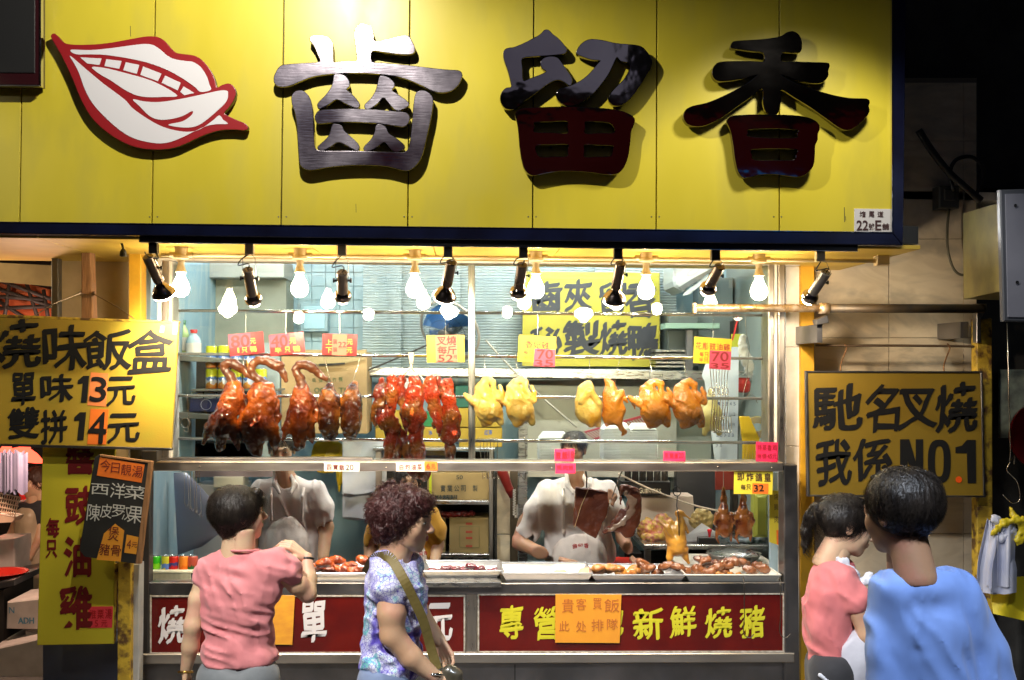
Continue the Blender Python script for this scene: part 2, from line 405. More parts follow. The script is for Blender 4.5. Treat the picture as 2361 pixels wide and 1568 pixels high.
steel_v = mat('brushed_steel_post', (.55, .50, .45), .34, 1, col2=(.46, .42, .38), ns=4, stretch=(9, 9, 1), rvar=.08)
steel_dk = mat('worn_steel', (.28, .27, .28), .38, 1, col2=(.17, .17, .18), ns=3, rvar=.1)
chrome = mat('polished_rod', (.78, .76, .72), .12, 1, rvar=.05, ns=20)
marble = mat('marble_tile', (.70, .60, .45), .3, col2=(.62, .52, .38), ns=2.5, nlo=.4, nhi=.6, col3=(.46, .40, .31), n3=1.1, dist=2.5, stretch=(1, 1, 2.2))
grout = mat('grout', (.22, .19, .15), .9)
white_paint = mat('white_paint', (.78, .74, .68), .5, col2=(.66, .62, .55), ns=12)
cream_wall = mat('cream_wall', (.58, .47, .30), .7, col2=(.45, .36, .22), ns=6, bump=.1, bs=30)
asphalt = mat('asphalt', (.05, .05, .05), .8, col2=(.035, .035, .037), ns=60, bump=.4, bs=200)
paving = mat('paving', (.14, .13, .12), .7, col2=(.10, .095, .09), ns=20, bump=.2, bs=80)
bluewall = mat('pale_blue_wall', (.27, .41, .48), .6, col2=(.2, .34, .41), ns=4, nlo=.3, nhi=.7, col3=(.36, .46, .48), n3=9, stretch=(1, 1, .4))
concrete = mat('dark_concrete', (.05, .05, .05), .9, col2=(.03, .03, .032), ns=5, bump=.3, bs=30)
wood = mat('rough_wood', (.22, .11, .045), .75, col2=(.34, .17, .07), ns=7, stretch=(8, 8, 1), bump=.5, bs=12, bstretch=(12, 12, 1))
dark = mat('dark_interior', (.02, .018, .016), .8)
cream_pl = mat('cream_plastic', (.75, .60, .36), .4)

# ================================================================== ground and surroundings
def sheet(name, lo, hi, m, kind='structure', label=None):
    o = MB().box(lo, hi).build(name, m); tag(o, label, None, None, kind); return o
sheet('ground', (-60, -60, -.5), (60, 60, -.15), asphalt)
sheet('road', (-60, -7, -.149), (60, 2.2, -.146), asphalt)
sheet('pavement', (-30, 2.2, -.4), (30, 6.2, 0), paving)
sheet('shop_floor', (-12, 6.2, -.4), (12, 14, .02), paving)
opp = sheet('street_backdrop_wall', (-30, -9.5, -.2), (30, -9, 16), concrete)

# ================================================================== shop sign (fascia with seven panels)
seams_t = [-240, 53, 358, 655, 945, 1231, 1515, 1797, 2055]
seams_b = [-250, 45, 350, 648, 940, 1228, 1513, 1797, 2055]
def ybot(x): return 512+(536-512)*(x/2055.)
sign = thing('shop_sign', 'large yellow panelled shop fascia sign with chrome characters and a lips emblem', 'shop sign', at(900, 540, Y_SIGN))
MB().slab([(-245, -235), (2057, -215), (2057, ybot(2057)), (-255, ybot(-255))], Y_SIGN+.03, .5).build('backing', black_paint, sign)
for i in range(8):
    a, b, c, d = seams_t[i]+1.4, seams_t[i+1]-1.4, seams_b[i+1]-1.4, seams_b[i]+1.4
    ta = lambda x: a
    tx = lambda top, bot: top+(top-bot)*.42     # seams carried on above the frame
    MB().slab([(tx(a, d), -232), (tx(b, c), -228), (c, ybot(c)), (d, ybot(d))], Y_SIGN, .028, .0018).build('panel', yel_panel, sign)
# chrome characters ------------------------------------------------
def prism_curve(name, outlines, f, Y, thick, m, parent, lift=0, bev=.003, n=4, holes=()):
    cu = bpy.data.curves.new(name, 'CURVE'); cu.dimensions = '2D'; cu.fill_mode = 'BOTH'; cu.extrude = thick/2-bev; cu.bevel_depth = bev; cu.bevel_resolution = 1
    o0 = at(*f(outlines[0][0]), Y)
    for poly in outlines:
        P = catmull(poly, n); sp = cu.splines.new('POLY'); sp.points.add(len(P)-1); sp.use_cyclic_u = True
        for q, p in zip(sp.points, P):
            w_ = at(*f((p.x, p.y)), Y)-o0; q.co = (w_.x, w_.z, 0, 1)
    ob = bpy.data.objects.new(name, cu); COL.objects.link(ob); bpy.context.view_layer.update()
    me = bpy.data.meshes.new_from_object(ob.evaluated_get(bpy.context.evaluated_depsgraph_get())); nV = len(me.vertices)
    V = np.zeros(nV*3); me.vertices.foreach_get('co', V); V = V.reshape(-1, 3); W = np.stack([V[:, 0]+o0.x, -V[:, 2]+Y+thick/2+lift, V[:, 1]+o0.z], 1)
    Fc = [list(p.vertices) for p in me.polygons]
    bpy.data.objects.remove(ob); bpy.data.curves.remove(cu); bpy.data.meshes.remove(me)
    r = raw(name, W, Fc, m, parent); r.data.polygons.foreach_set('use_smooth', [True]*len(Fc)); r.data.set_sharp_from_angle(angle=math.radians(24)); return r
letter_steel = mat('dark_polished_steel', (.46, .42, .47), .20, 1, col2=(.30, .26, .31), ns=2.2, nlo=.3, nhi=.7, rvar=.10, bump=.05, bs=14, bstretch=(1, 1, 9), dist=1.2)
letter_mirror = mat('mirror_steel', (.33, .30, .30), .05, 1, col2=(.22, .19, .2), ns=1.5, bump=.35, bs=2.6, rvar=.03)
z2 = lambda p: ((950+p[0]/1.742)/1.64, (p[1]/1.742)/1.64)
z3 = lambda p: ((1850+p[0]/1.96)/1.64, (p[1]/1.96)/1.64)
z4 = lambda p: ((2500+p[0]/1.742)/1.64, (p[1]/1.742)/1.64)
z1 = lambda p: ((p[0]/1.742)/1.64, (p[1]/1.742)/1.64)
CH = {}
CH['a'] = (z2, [[[(150,520),(165,475),(195,435),(250,425),(350,418),(452,408),(440,360),(415,300),(388,262),(400,238),(450,234),(500,245),(530,275),(537,320),(540,408),(560,410),(640,404),(692,404),(698,370),(690,300),(682,225),(690,190),(715,163),(745,160),(780,175),(800,210),(810,272),(880,265),(940,250),(1000,235),(1035,240),(1055,270),(1073,310),(1070,345),(1040,355),(980,355),(880,342),(795,335),(793,408),(860,415),(960,425),(1060,435),(1200,452),(1300,462),(1360,465),(1382,478),(1386,505),(1365,555),(1320,595),(1260,608),(1200,598),(1120,560),(1040,525),(960,502),(860,487),(740,480),(620,480),(500,488),(400,505),(320,535),(260,560),(210,570),(165,560)]],
 [[(548,492),(575,487),(615,500),(640,530),(645,565),(625,590),(660,620),(700,665),(712,690),(700,708),(672,703),(620,680),(563,652),(510,685),(455,712),(440,705),(441,680),(480,640),(520,590),(540,545)]],
 [[(845,510),(860,500),(900,510),(935,540),(942,565),(925,595),(960,620),(1010,655),(1035,680),(1030,700),(1000,715),(970,728),(940,715),(905,675),(870,640),(830,680),(780,715),(755,715),(750,690),(790,650),(820,600),(835,550)]],
 [[(422,775),(432,745),(460,728),(550,722),(700,720),(850,728),(960,738),(1020,745),(1040,770),(1035,805),(1005,832),(960,828),(850,812),(700,802),(560,802),(470,812),(435,808)]],
 [[(535,825),(560,820),(595,830),(608,860),(640,890),(690,935),(710,965),(700,988),(670,980),(620,950),(568,935),(520,965),(470,990),(445,985),(442,965),(480,930),(515,890)]],
 [[(822,830),(850,822),(885,840),(905,880),(950,910),(1000,950),(1005,975),(960,1000),(925,985),(895,950),(870,935),(830,965),(780,992),(748,992),(745,968),(790,920),(815,870)]],
 [[(268,640),(285,608),(320,597),(355,610),(385,650),(402,720),(408,820),(412,920),(420,975),(450,995),(560,998),(700,998),(850,1003),(960,1005),(1010,1005),(1040,970),(1055,880),(1065,780),(1072,690),(1085,620),(1110,600),(1150,602),(1185,630),(1195,670),(1185,760),(1165,850),(1145,940),(1125,1020),(1095,1075),(1050,1115),(1010,1122),(960,1110),(880,1092),(760,1085),(620,1088),(500,1100),(420,1115),(365,1115),(325,1085),(315,1020),(308,920),(302,820),(290,740),(272,690)]]])
CH['b'] = (z3, [[[(107,400),(118,368),(150,355),(178,353),(250,325),(330,285),(380,255),(410,225),(440,225),(470,255),(510,285),(550,330),(572,365),(562,392),(530,400),(450,408),(350,415),(245,430),(243,500),(250,598),(300,585),(380,555),(425,530),(395,505),(382,462),(410,430),(460,420),(505,430),(535,465),(575,525),(608,575),(610,612),(595,632),(555,605),(510,590),(450,610),(340,690),(250,755),(195,800),(150,808),(110,790),(85,740),(92,690),(125,655),(165,645),(160,600),(140,520),(115,450)]],
 [[(652,375),(680,330),(730,298),(790,293),(860,305),(940,322),(1030,330),(1110,340),(1150,365),(1185,410),(1205,455),(1195,500),(1160,560),(1110,640),(1050,720),(1000,765),(950,780),(905,765),(890,730),(905,690),(950,640),(1000,590),(1035,530),(1045,480),(1020,460),(975,450),(945,422),(915,480),(880,550),(830,620),(770,690),(700,745),(640,775),(580,780),(520,750),(500,700),(515,665),(560,650),(620,630),(700,585),(760,530),(800,480),(825,447),(760,440),(700,420),(655,400)]],
 [[(195,850),(215,820),(260,803),(400,797),(560,793),(720,797),(880,808),(980,825),(1040,850),(1075,880),(1070,920),(1050,970),(1042,1050),(1030,1140),(1010,1210),(975,1265),(930,1288),(860,1290),(760,1275),(620,1265),(500,1268),(400,1285),(320,1297),(270,1260),(245,1190),(228,1080),(218,960),(205,890)],
  [(335,905),(450,898),(576,895),(580,940),(580,990),(455,985),(334,980),(332,940)],[(712,900),(800,898),(880,905),(920,930),(928,985),(820,988),(710,990),(710,940)],[(345,1080),(460,1068),(585,1068),(582,1110),(578,1160),(480,1162),(400,1168),(358,1150)],[(706,1070),(810,1072),(918,1078),(917,1110),(910,1145),(888,1162),(800,1163),(706,1165),(704,1115)]]])
CH['c'] = (z4, [[[(462,300),(480,275),(550,268),(640,262),(715,255),(790,240),(830,215),(870,208),(910,235),(925,290),(915,340),(860,345),(800,345),(792,405),(880,408),(1000,412),(1090,415),(1108,430),(1098,465),(1098,500),(1060,540),(1000,545),(900,525),(830,500),(785,490),(830,520),(900,555),(1000,590),(1120,625),(1240,648),(1350,652),(1372,670),(1365,700),(1370,735),(1330,790),(1270,840),(1220,855),(1160,830),(1080,770),(980,700),(880,640),(790,588),(788,650),(780,710),(765,745),(730,750),(690,730),(675,680),(668,580),(600,630),(500,700),(400,770),(300,820),(230,830),(175,815),(150,770),(165,725),(210,700),(300,680),(400,640),(500,590),(580,540),(638,490),(560,510),(450,530),(370,530),(340,490),(350,440),(390,410),(500,405),(600,405),(680,405),(672,345),(600,335),(500,320),(465,315)]],
 [[(440,800),(460,770),(500,762),(600,757),(760,757),(900,764),(980,780),(1030,810),(1042,850),(1030,880),(1028,920),(1012,960),(1010,1020),(1000,1090),(960,1140),(900,1163),(820,1155),(740,1145),(640,1150),(550,1170),(510,1130),(490,1050),(478,960),(465,880)],
  [(570,852),(650,845),(740,843),(830,847),(905,855),(898,882),(890,908),(740,912),(575,900),(571,876)],[(590,985),(660,978),(740,975),(820,977),(900,985),(890,1020),(875,1055),(740,1058),(610,1055),(596,1020)]]])
for k, lab, mm in (('a', 'brushed steel character under the flood light, seven strokes', letter_steel), ('b', 'dark mirror steel character in the middle', letter_mirror), ('c', 'dark mirror steel character at the end of the sign', letter_mirror)):
    f, comps = CH[k]
    for j, outl in enumerate(comps):
        # a character is a part; its separate strokes hang under the first one
        if j == 0: first = prism_curve('steel_character', outl, f, Y_SIGN-.062, .036, mm, sign, n=3); first['label'] = lab
        else: prism_curve('stroke', outl, f, Y_SIGN-.062, .036, mm, first, n=3)
    st = MB()
    for outl in comps:
        xs = [f(p)[0] for p in outl[0]]; ys = [f(p)[1] for p in outl[0]]
    pts = {'a': [(800, 150), (900, 150), (700, 320), (980, 300), (840, 265), (760, 375), (920, 375)], 'b': [(1200, 160), (1240, 120), (1420, 120), (1270, 340), (1390, 340)], 'c': [(1790, 150), (1650, 260), (1930, 260), (1730, 360), (1850, 360)]}[k]
    for x, y in pts: st.tube([at(x, y, Y_SIGN-.028), at(x, y, Y_SIGN+.001)], .006, 8)
    st.build('stand_off', black_metal, first)
red_sign = mat('red_vinyl', (.30, .012, .016), .35); white_sign = mat('white_vinyl', (.72, .70, .72), .35)
lips = [(338,235),(355,223),(378,240),(410,275),(450,293),(550,298),(700,288),(850,262),(960,243),(1030,245),(1080,270),(1120,315),(1160,350),(1220,360),(1280,370),(1330,400),(1380,460),(1410,520),(1427,578),(1465,562),(1505,553),(1535,570),(1550,610),(1535,660),(1500,710),(1475,748),(1540,785),(1610,815),(1630,840),(1610,855),(1540,850),(1450,855),(1360,880),(1280,915),(1180,960),(1080,980),(960,978),(860,955),(760,905),(660,830),(590,750),(530,640),(490,540),(450,450),(400,350),(350,265)]
lo = prism_curve('lips_emblem', [lips], z1, Y_SIGN-.05, .038, [red_sign][0], sign, n=4); lo['label'] = 'white lips and tongue emblem outlined in dark red'
lo.data.materials.append(black_paint)
for p in lo.data.polygons:
    if abs(p.normal.y) < .5: p.material_index = 1
for wpoly in ([(468,328),(600,330),(750,315),(880,297),(960,290),(1010,298),(1060,330),(1100,365),(1150,390),(1220,402),(1270,408),(1320,440),(1360,500),(1380,560),(1388,592),(1322,605),(1280,570),(1200,515),(1100,460),(980,415),(850,385),(700,362),(600,358),(500,357)],
    [(528,378),(668,385),(655,428),(575,418)], [(700,390),(800,402),(785,453),(688,435)], [(828,410),(917,428),(900,486),(812,462)], [(942,438),(1063,485),(1040,535),(925,493)], [(1088,498),(1190,545),(1170,595),(1065,545)], [(1210,570),(1280,612),(1215,627),(1187,605)],
    [(605,442),(700,450),(820,480),(950,515),(1060,560),(1168,630),(1080,638),(980,640),(900,628),(820,590),(730,530),(660,490)],
    [(462,368),(560,450),(680,550),(820,655),(870,710),(960,775),(1060,830),(1160,860),(1250,868),(1320,850),(1400,795),(1443,760),(1470,790),(1500,815),(1430,818),(1360,830),(1280,865),(1200,905),(1100,940),(1000,940),(880,910),(780,850),(680,760),(610,680),(560,590),(520,480),(490,420)],
    [(875,655),(950,668),(1050,672),(1200,650),(1350,618),(1440,598),(1490,597),(1502,615),(1490,670),(1430,730),(1360,790),(1300,828),(1240,840),(1160,835),(1110,820),(1200,800),(1255,765),(1272,740),(1260,733),(1200,765),(1120,785),(1040,787),(980,760),(920,700)]):
    prism_curve('white_area', [wpoly], z1, Y_SIGN-.0518, .0016, white_sign, lo, bev=.0002, n=1 if len(wpoly) < 6 else 4)
# flood light housing: its side shield keeps the upper right of the sign dark
fl = thing('flood_light', 'flood light on an arm above the yellow sign', 'flood light', L_FLOOD)
q2 = (at(985, -12, Y_SIGN)-L_FLOOD); q3 = (at(2200, 215, Y_SIGN)-L_FLOOD)
p1, p2 = L_FLOOD+q2.normalized()*.16, L_FLOOD+q3.normalized()*.16
up = Vector((0, 0, .22)); p0 = p1+Vector((-.06, .05, .05)); p3 = p2+Vector((.02, -.2, 0))
MB().add([p1, p2, p2+up, p1+up, p3, p3+up], [[0, 1, 2, 3], [1, 4, 5, 2]]).build('side_shield', black_metal, fl)
MB().tube([L_FLOOD+Vector((0, 0, .2)), L_FLOOD+Vector((0, .4, .3)), L_FLOOD+Vector((0, .9, .3))], .02, 8).build('arm', black_metal, fl)
# glowing panels added across the street for the polished characters to mirror
for nm_, x0, x1, z0, z1, c_, e_, lb_ in (('opposite_sign', -9, 9, 5.35, 6.5, (.10, .004, .006), .24, 'dull red backlit sign across the street, behind the photographer'), ('opposite_awning', -9, 9, 4.3, 5.25, (.005, .01, .05), .5, 'dark blue awning across the street, behind the photographer'), ('opposite_banner', 3.6, 6.2, 4.3, 5.3, (.02, .12, .35), .8, 'brighter blue banner across the street, behind the photographer'), ('opposite_window', -6.4, -1.2, 7.0, 8.6, (.16, .17, .24), 1.2, 'dim lit window across the street, behind the photographer'), ('opposite_window', .4, 2.8, 6.9, 8.9, (.13, .13, .17), 1.1, 'second dim lit window across the street, behind the photographer')):
    tag(MB().box((x0, -8.98+(.06 if nm_ == 'opposite_banner' else 0), z0), (x1, -8.8+(.06 if nm_ == 'opposite_banner' else 0), z1), .02).build(nm_, mat(nm_+str(x0), c_, .5, emit=c_, es=e_)), lb_, nm_.split('_')[1])
mon = thing('display_box', 'black glossy box with a chrome edge at the top left corner', 'display box', at(40, 200, 5.27))
MB().slab([(-150, -140), (93, -140), (93, 198), (-150, 196)], 5.27, .06, .006).build('casing', mat('gloss_black_red', (.03, .006, .008), .15, coat=.5), mon)
MB().slab([(91, -140), (94.5, -140), (94.5, 199), (91, 199)], 5.262, .03, .001).build('edge_strip', chrome, mon); MB().slab([(-150, 194), (91, 196), (91, 199), (-150, 198)], 5.262, .03, .001).build('edge_strip', steel_dk, mon)
MB().slab([(-150, -130), (80, -130), (80, 168), (-150, 166)], 5.264, .006, .002).build('screen', black_paint, mon)
# frame trims
MB().slab([(-255, ybot(-255)+.5), (2058, ybot(2058)+.5), (2082, 566), (320, 543), (-255, 534)], Y_SIGN-.02, .09, .004).build('bottom_trim', navy, sign)
MB().slab([(2058, -215), (2092, -215), (2083, 566), (2058, ybot(2058))], Y_SIGN-.02, .5, .004).build('side_trim', navy, sign)
MB().slab([(-255, ybot(-255)-1.2), (2058, ybot(2058)-1.2), (2058, ybot(2058)+.4), (-255, ybot(-255)+.4)], Y_SIGN-.024, .02).build('edge_strip', chrome, sign)
MB().slab([(2056, -215), (2058, -215), (2058, ybot(2058)), (2056, ybot(2056))], Y_SIGN-.024, .02).build('edge_strip', chrome, sign)
# address plate
ap = board('address_plate', 'small white address plate on the lower corner of the yellow sign', 'address plate', [(1970, 481), (2053, 482), (2053, 535), (1970, 534)], Y_SIGN-.006, mat('white_plastic', (.62, .60, .62), .4), .005)
ink = mat('brown_ink', (.05, .015, .018), .6)
glyphs('lettering', [('塘', 1982, 487, 1996, 501), ('尾', 2003, 487, 2016, 501), ('道', 2023, 487, 2037, 501), ('22', 1975, 508, 2002, 531), ('號', 2003, 515, 2016, 530), ('E', 2018, 508, 2032, 531), ('舖', 2034, 515, 2050, 530)], Y_SIGN-.006, ink, ap, bold=.018)

for (x0, y0, x1, y1) in ((1946, 478, 1947.6, 512), (1949, 498, 1950, 508), (820, 470, 821, 490), (300, 60, 301.2, 84)):
    MB().slab([(x0, y0), (x1, y0), (x1+.6, y1), (x0+.6, y1)], Y_SIGN-.0012, .001).build('scratch', mat('grey_scratch', (.10, .09, .03), .7), sign)
for (x, y) in [(a+s_, y) for a in (358, 655, 945, 1231, 1515, 1797) for s_ in (-9, 9) for y in (500, 505)][::2]:
    MB().lathe([(0, .0016), (.003, .0012), (.004, 0)], at(x-4, y, Y_SIGN-.0002), (0, -1, 0), 8).build('rivet', steel_dk, sign)
# soffit under the sign ------------------------------------------------
zs = at(1180, 563, Y_SIGN+.07).z
sof = thing('soffit', 'yellow panelled soffit under the shop sign where the lamps hang', 'soffit', (0, 5.45, zs))
x_l = at(-230, 560, Y_SIGN).x; xe = [at(x, 560, 5.6).x for x in (-230, 120, 420, 715, 1000, 1290, 1575, 1860, 2090)]
for a, b in zip(xe, xe[1:]): MB().box((a+.002, Y_SIGN+.07, zs), (b-.002, 6.62, zs+.02), .002).build('panel', yel_soffit, sof)
# street side roof slab above, keeps the night sky off the soffit
tag(MB().box((xe[0], Y_SIGN+.1, zs+.03), (xe[-1], 6.7, zs+.12)).build('soffit_slab', black_paint), None, None, None, 'structure')

# upper facade and dark building beside -------------------------------
tag(MB().box((-6, 6.75, 3.15), (6.5, 7.0, 9)).build('upper_facade', concrete), None, None, None, 'structure')
wall = thing('tiled_wall', 'cream marble tiled wall beside the shop window behind the hanging sign', 'tiled wall', at(2060, 1500, 6.62))
MB().slab([(1840, 180), (2252, 180), (2252, 1700), (1840, 1700)], 6.635, .12).build('grout', grout, wall)
tyy = [190, 325, 551, 779, 1005, 1230, 1455, 1690]; txx = [1878, 2049, 2222, 2252]
for r in range(7):
    for c in range(3):
        MB().rect(txx[c]+.6, tyy[r]+.6, txx[c+1]-.6, tyy[r+1]-.6, 6.62, .016, .0012).build('tile', marble, wall)
pil = thing('pilaster', 'narrow white tiled pilaster between the window frame and yellow post', 'pilaster', at(1828, 1560, 6.45))
py_ = [592, 800, 1029, 1262, 1490, 1700]
for a, b in zip(py_, py_[1:]): MB().rect(1812, a+.6, 1845, b-.6, 6.43, .17, .002).build('tile', white_paint, pil)
MB().rect(1813, 592, 1844, 1700, 6.436, .15).build('core', grout, pil)
o = MB().rect(1846, 585, 1878, 1700, 6.40, .2, .004).build('post', yel_paint); tag(o, 'yellow painted upright post on the right side of the shop window', 'post')
o = MB().slab([(2252, 735), (2288, 735), (2291, 1700), (2254, 1700)], 6.25, .07, .006).build('post', yel_rust); tag(o, 'rusty yellow steel post past the famous char siu sign', 'post')
dk = MB().box((at(2260, 0, 6.8).x, 6.9, 0), (6.5, 7.0, 7)).build('neighbouring_wall', concrete); tag(dk, None, None, None, 'structure')
lt = MB().rect(2306, 852, 2480, 1010, 6.8, .02).build('plaster_patch', mat('patchy_plaster', (.35, .45, .42), .8, col2=(.16, .2, .2), ns=14)); tag(lt, 'patch of pale flaking plaster above the red tub', 'plaster patch')

# side box and cables on the right ------------------------------------
o = thing('metal_cabinet', 'grey metal cabinet with screws at the right edge of the photo', 'metal cabinet', at(2340, 740, 5.3))
MB().slab([(2306, 437), (2520, 432), (2520, 745), (2314, 741)], 5.3, .035, .006).build('body', mat('dark_grey_metal', (.10, .11, .14), .4, .3), o)
MB().slab([(2318, 447), (2520, 444), (2520, 735), (2324, 731)], 5.294, .006, .001).build('door', mat('grey_metal', (.24, .25, .33), .5, .1, col2=(.20, .21, .28), ns=5), o)
MB().lathe([(0, 0), (.008, .001), (.008, .004)], at(2341, 474, 5.292), (0, -1, 0), 10).lathe([(0, 0), (.008, .001), (.008, .004)], at(2345, 651, 5.292), (0, -1, 0), 10).build('screw', black_metal, o)
o = MB()
A = [at(2220, 492, 6.2), at(2305, 468, 5.6), at(2305, 672, 5.6), at(2222, 690, 6.2)]
B = [p+Vector((.35, .06, 0)) for p in A]
o.add(A+B, [[0, 1, 2, 3], [7, 6, 5, 4], [0, 4, 5, 1], [1, 5, 6, 2], [2, 6, 7, 3], [3, 7, 4, 0]])
o = o.build('duct_box', mat('grimy_yellow_metal', (.26, .22, .07), .55, col2=(.16, .13, .05), ns=5, bump=.1, bs=20)); tag(o, 'grimy yellow metal duct box projecting beside the grey cabinet', 'duct box')
jb = thing('junction_box', 'small grey junction box on the tiled wall with a looping cable', 'junction box', at(2188, 490, 6.6))
MB().rect(2166, 428, 2212, 480, 6.52, .1, .008).build('housing', mat('grey_plastic', (.09, .09, .08), .6), jb)
MB().rect(2178, 436, 2202, 462, 6.507, .014, .004).build('cover', MATS['grey_plastic'], jb)
def cable(name, label, pts, Y, r, m, parent=None, dy=None):
    P = catmull([at(x, y, Y+(dy[i] if dy else 0)) for i, (x, y) in enumerate(pts)], 6, False)
    o = MB().tube(P, r, 7).build(name, m, parent, True)
    if parent is None: tag(o, label, 'cable')
    return o
cable('cable', 'grey cable hanging in a long loop below the junction box', [(2188, 482), (2184, 530), (2186, 580), (2200, 622), (2222, 634), (2245, 618), (2256, 570), (2254, 500), (2252, 450)], 6.5, .008, mat('cable_grey', (.10, .09, .06), .6))
cable('cable', 'thick black conduit running diagonally down the dark wall', [(2118, 300), (2150, 350), (2190, 400), (2235, 440), (2262, 462)], 6.4, .022, black_paint)
cable('cable', 'black cable bowed over the junction box', [(2200, 440), (2190, 400), (2205, 368), (2240, 362), (2265, 385), (2262, 420), (2250, 450)], 6.45, .012, black_paint)

# ================================================================== shop window: frame, glass, rods
frame = thing('shop_window', 'steel framed shop window with hanging rods and a glass front', 'shop window', at(1090, 1088, Y_WIN))
MB().slab([(362, 594), (1845, 606), (1845, 612), (362, 601)], Y_WIN-.02, .08, .004).build('head_trim', white_paint, frame)
MB().slab([(362, 582), (1845, 597), (1845, 605), (362, 592)], Y_WIN+.005, .06, .004).build('head_rail', mat('rusted_cream', (.60, .40, .18), .6, col2=(.35, .18, .07), ns=30), frame)
for x0, x1, mm, y0_, y1_ in ((362, 372, white_paint, 596, 745), (374, 388, steel_v, 600, 1066), (388, 396, white_paint, 602, 1066), (1772, 1785, steel_v, 606, 1068), (1786, 1793, white_paint, 606, 1068), (1795, 1810, steel_v, 606, 1072)):
    MB().rect(x0, y0_, x1, y1_, Y_WIN-.03+(x0 % 3)*.004, .16, .004).build('jamb', mm, frame)
MB().slab([(1079, 604), (1095, 604), (1096, 1068), (1080, 1068)], Y_WIN+.09, .06, .003).build('mullion', steel_v, frame)
MB().slab([(327, 1064), (1806, 1066), (1806, 1087), (327, 1086)], Y_WIN-.13, .20, .005).build('mid_rail', steel, frame)
for x, y in ((460, 1076), (890, 1078), (1272, 1079), (1656, 1077), (1810-30, 1078)):
    MB().lathe([(0, .003), (.004, .002), (.005, 0)], at(x, y, Y_WIN-.131), (0, -1, 0), 10).build('screw', chrome, frame, True)
glass = glassmat('window_glass', gloss=.05, dirt=0)
for a, b in ((397, 1086), (1088, 1771)):
    MB().slab([(a, 611), (b, 611), (b, 1064), (a, 1064)], Y_WIN, .005).build('pane', glass, frame)
Y_ROD = 6.45
rods = {}
for i, (ya, yb, xa) in enumerate(((716, 727, 386), (816, 827, 404), (912, 919, 400), (1011, 1021, 398))):
    for a, b in ((xa, 1079), (1096, 1776)):
        y = lambda x: ya+(yb-ya)*(x-385)/1390
        r = MB().tube([at(a, y(a), Y_ROD), at(b, y(b), Y_ROD)], .0095, 12).build('rod', chrome, frame, True)
    rods[i] = (ya, yb)
def rod_y(i, x): ya, yb = rods[i]; return ya+(yb-ya)*(x-385)/1390
MB().slab([(330, 1056), (855, 1056), (860, 1062), (330, 1062)], Y_WIN-.05, .10, .003).build('drip_tray', steel_dk, frame)

# ================================================================== counter
counter = thing('counter', 'steel shop counter with dark red lettered panels along its front', 'counter', at(1080, 1560, 6.3))
YC = 6.22
MB().slab([(342, 1343), (1160, 1345), (1808, 1343), (1808, 1369), (342, 1373)], YC, .06, .004).build('top_band', steel_dk, counter)
zc = at(1080, 1343, YC).z
MB().box((at(342, 1343, YC).x, YC+.02, zc-.03), (at(1808, 1343, YC).x, YC+.62, zc-.012), .003).build('worktop', steel, counter)
MB().slab([(320, 1508), (1832, 1506), (1832, 1528), (320, 1532)], YC-.02, .1, .005).build('lower_band', steel, counter)
MB().slab([(320, 1532), (1832, 1528), (1832, 1900), (320, 1900)], YC+.03, .6).build('base_panel', steel_dk, counter)
MB().rect(1186, 1532, 1188.5, 1700, YC+.028, .01).build('seam', black_paint, counter)
red_panel = mat('dark_red_panel', (.13, .007, .005), .25, col2=(.09, .005, .005), ns=6, coat=.2)
for x0, x1, y0, y1, y2, y3 in ((345, 1073, 1375, 1374, 1505, 1508), (1101, 1809, 1371, 1369, 1503, 1505)):
    p = MB().slab([(x0+4, y0+2), (x1-4, y1+2), (x1-4, y2-2), (x0+4, y3-3)], YC+.006, .02).build('red_panel', red_panel, counter)
    for q in ([(x0, y0-2), (x1, y1-2), (x1, y1+2), (x0, y0+2)], [(x0, y3-3), (x1, y2-2), (x1, y2+3), (x0, y3+3)], [(x0, y0+2), (x0+4, y0+2), (x0+4, y3-3), (x0, y3-3)], [(x1-4, y1+2), (x1, y1+2), (x1, y2-2), (x1-4, y2-2)]):
        MB().slab(q, YC, .02, .001).build('frame_strip', mat('dirty_white_trim', (.55, .52, .48), .5, col2=(.3, .27, .22), ns=40), p)
MB().slab([(1074, 1371), (1100, 1371), (1100, 1508), (1074, 1508)], YC+.004, .04, .003).build('stile', steel_v, counter)
MB().slab([(320, 1087), (345, 1087), (342, 1508), (320, 1508)], YC-.01, .08, .004).build('end_post', mat('dark_post', (.05, .045, .045), .4, .4), counter)
MB().slab([(1808, 1072), (1838, 1072), (1845, 1700), (1810, 1700)], Y_WIN-.12, .12, .004).build('end_post', steel_dk, counter)
gw = mat('white_brush_paint', (.72, .70, .74), .5); gy = mat('yellow_brush_paint', (.66, .62, .03), .5)
glyphs('lettering', [('燒', 365, 1400, 428, 1482), ('單', 695, 1388, 752, 1480), ('元', 985, 1393, 1042, 1478)], YC+.006, gw, counter, .004, .05, .026)
glyphs('lettering', [('專', 1152, 1397, 1206, 1472), ('營', 1232, 1400, 1290, 1474), ('地', 1372, 1398, 1437, 1466), ('新', 1460, 1403, 1528, 1474), ('鮮', 1546, 1399, 1604, 1468), ('燒', 1626, 1402, 1688, 1470), ('豬', 1706, 1399, 1762, 1470)], YC+.006, gy, counter, .004, .05, .022)

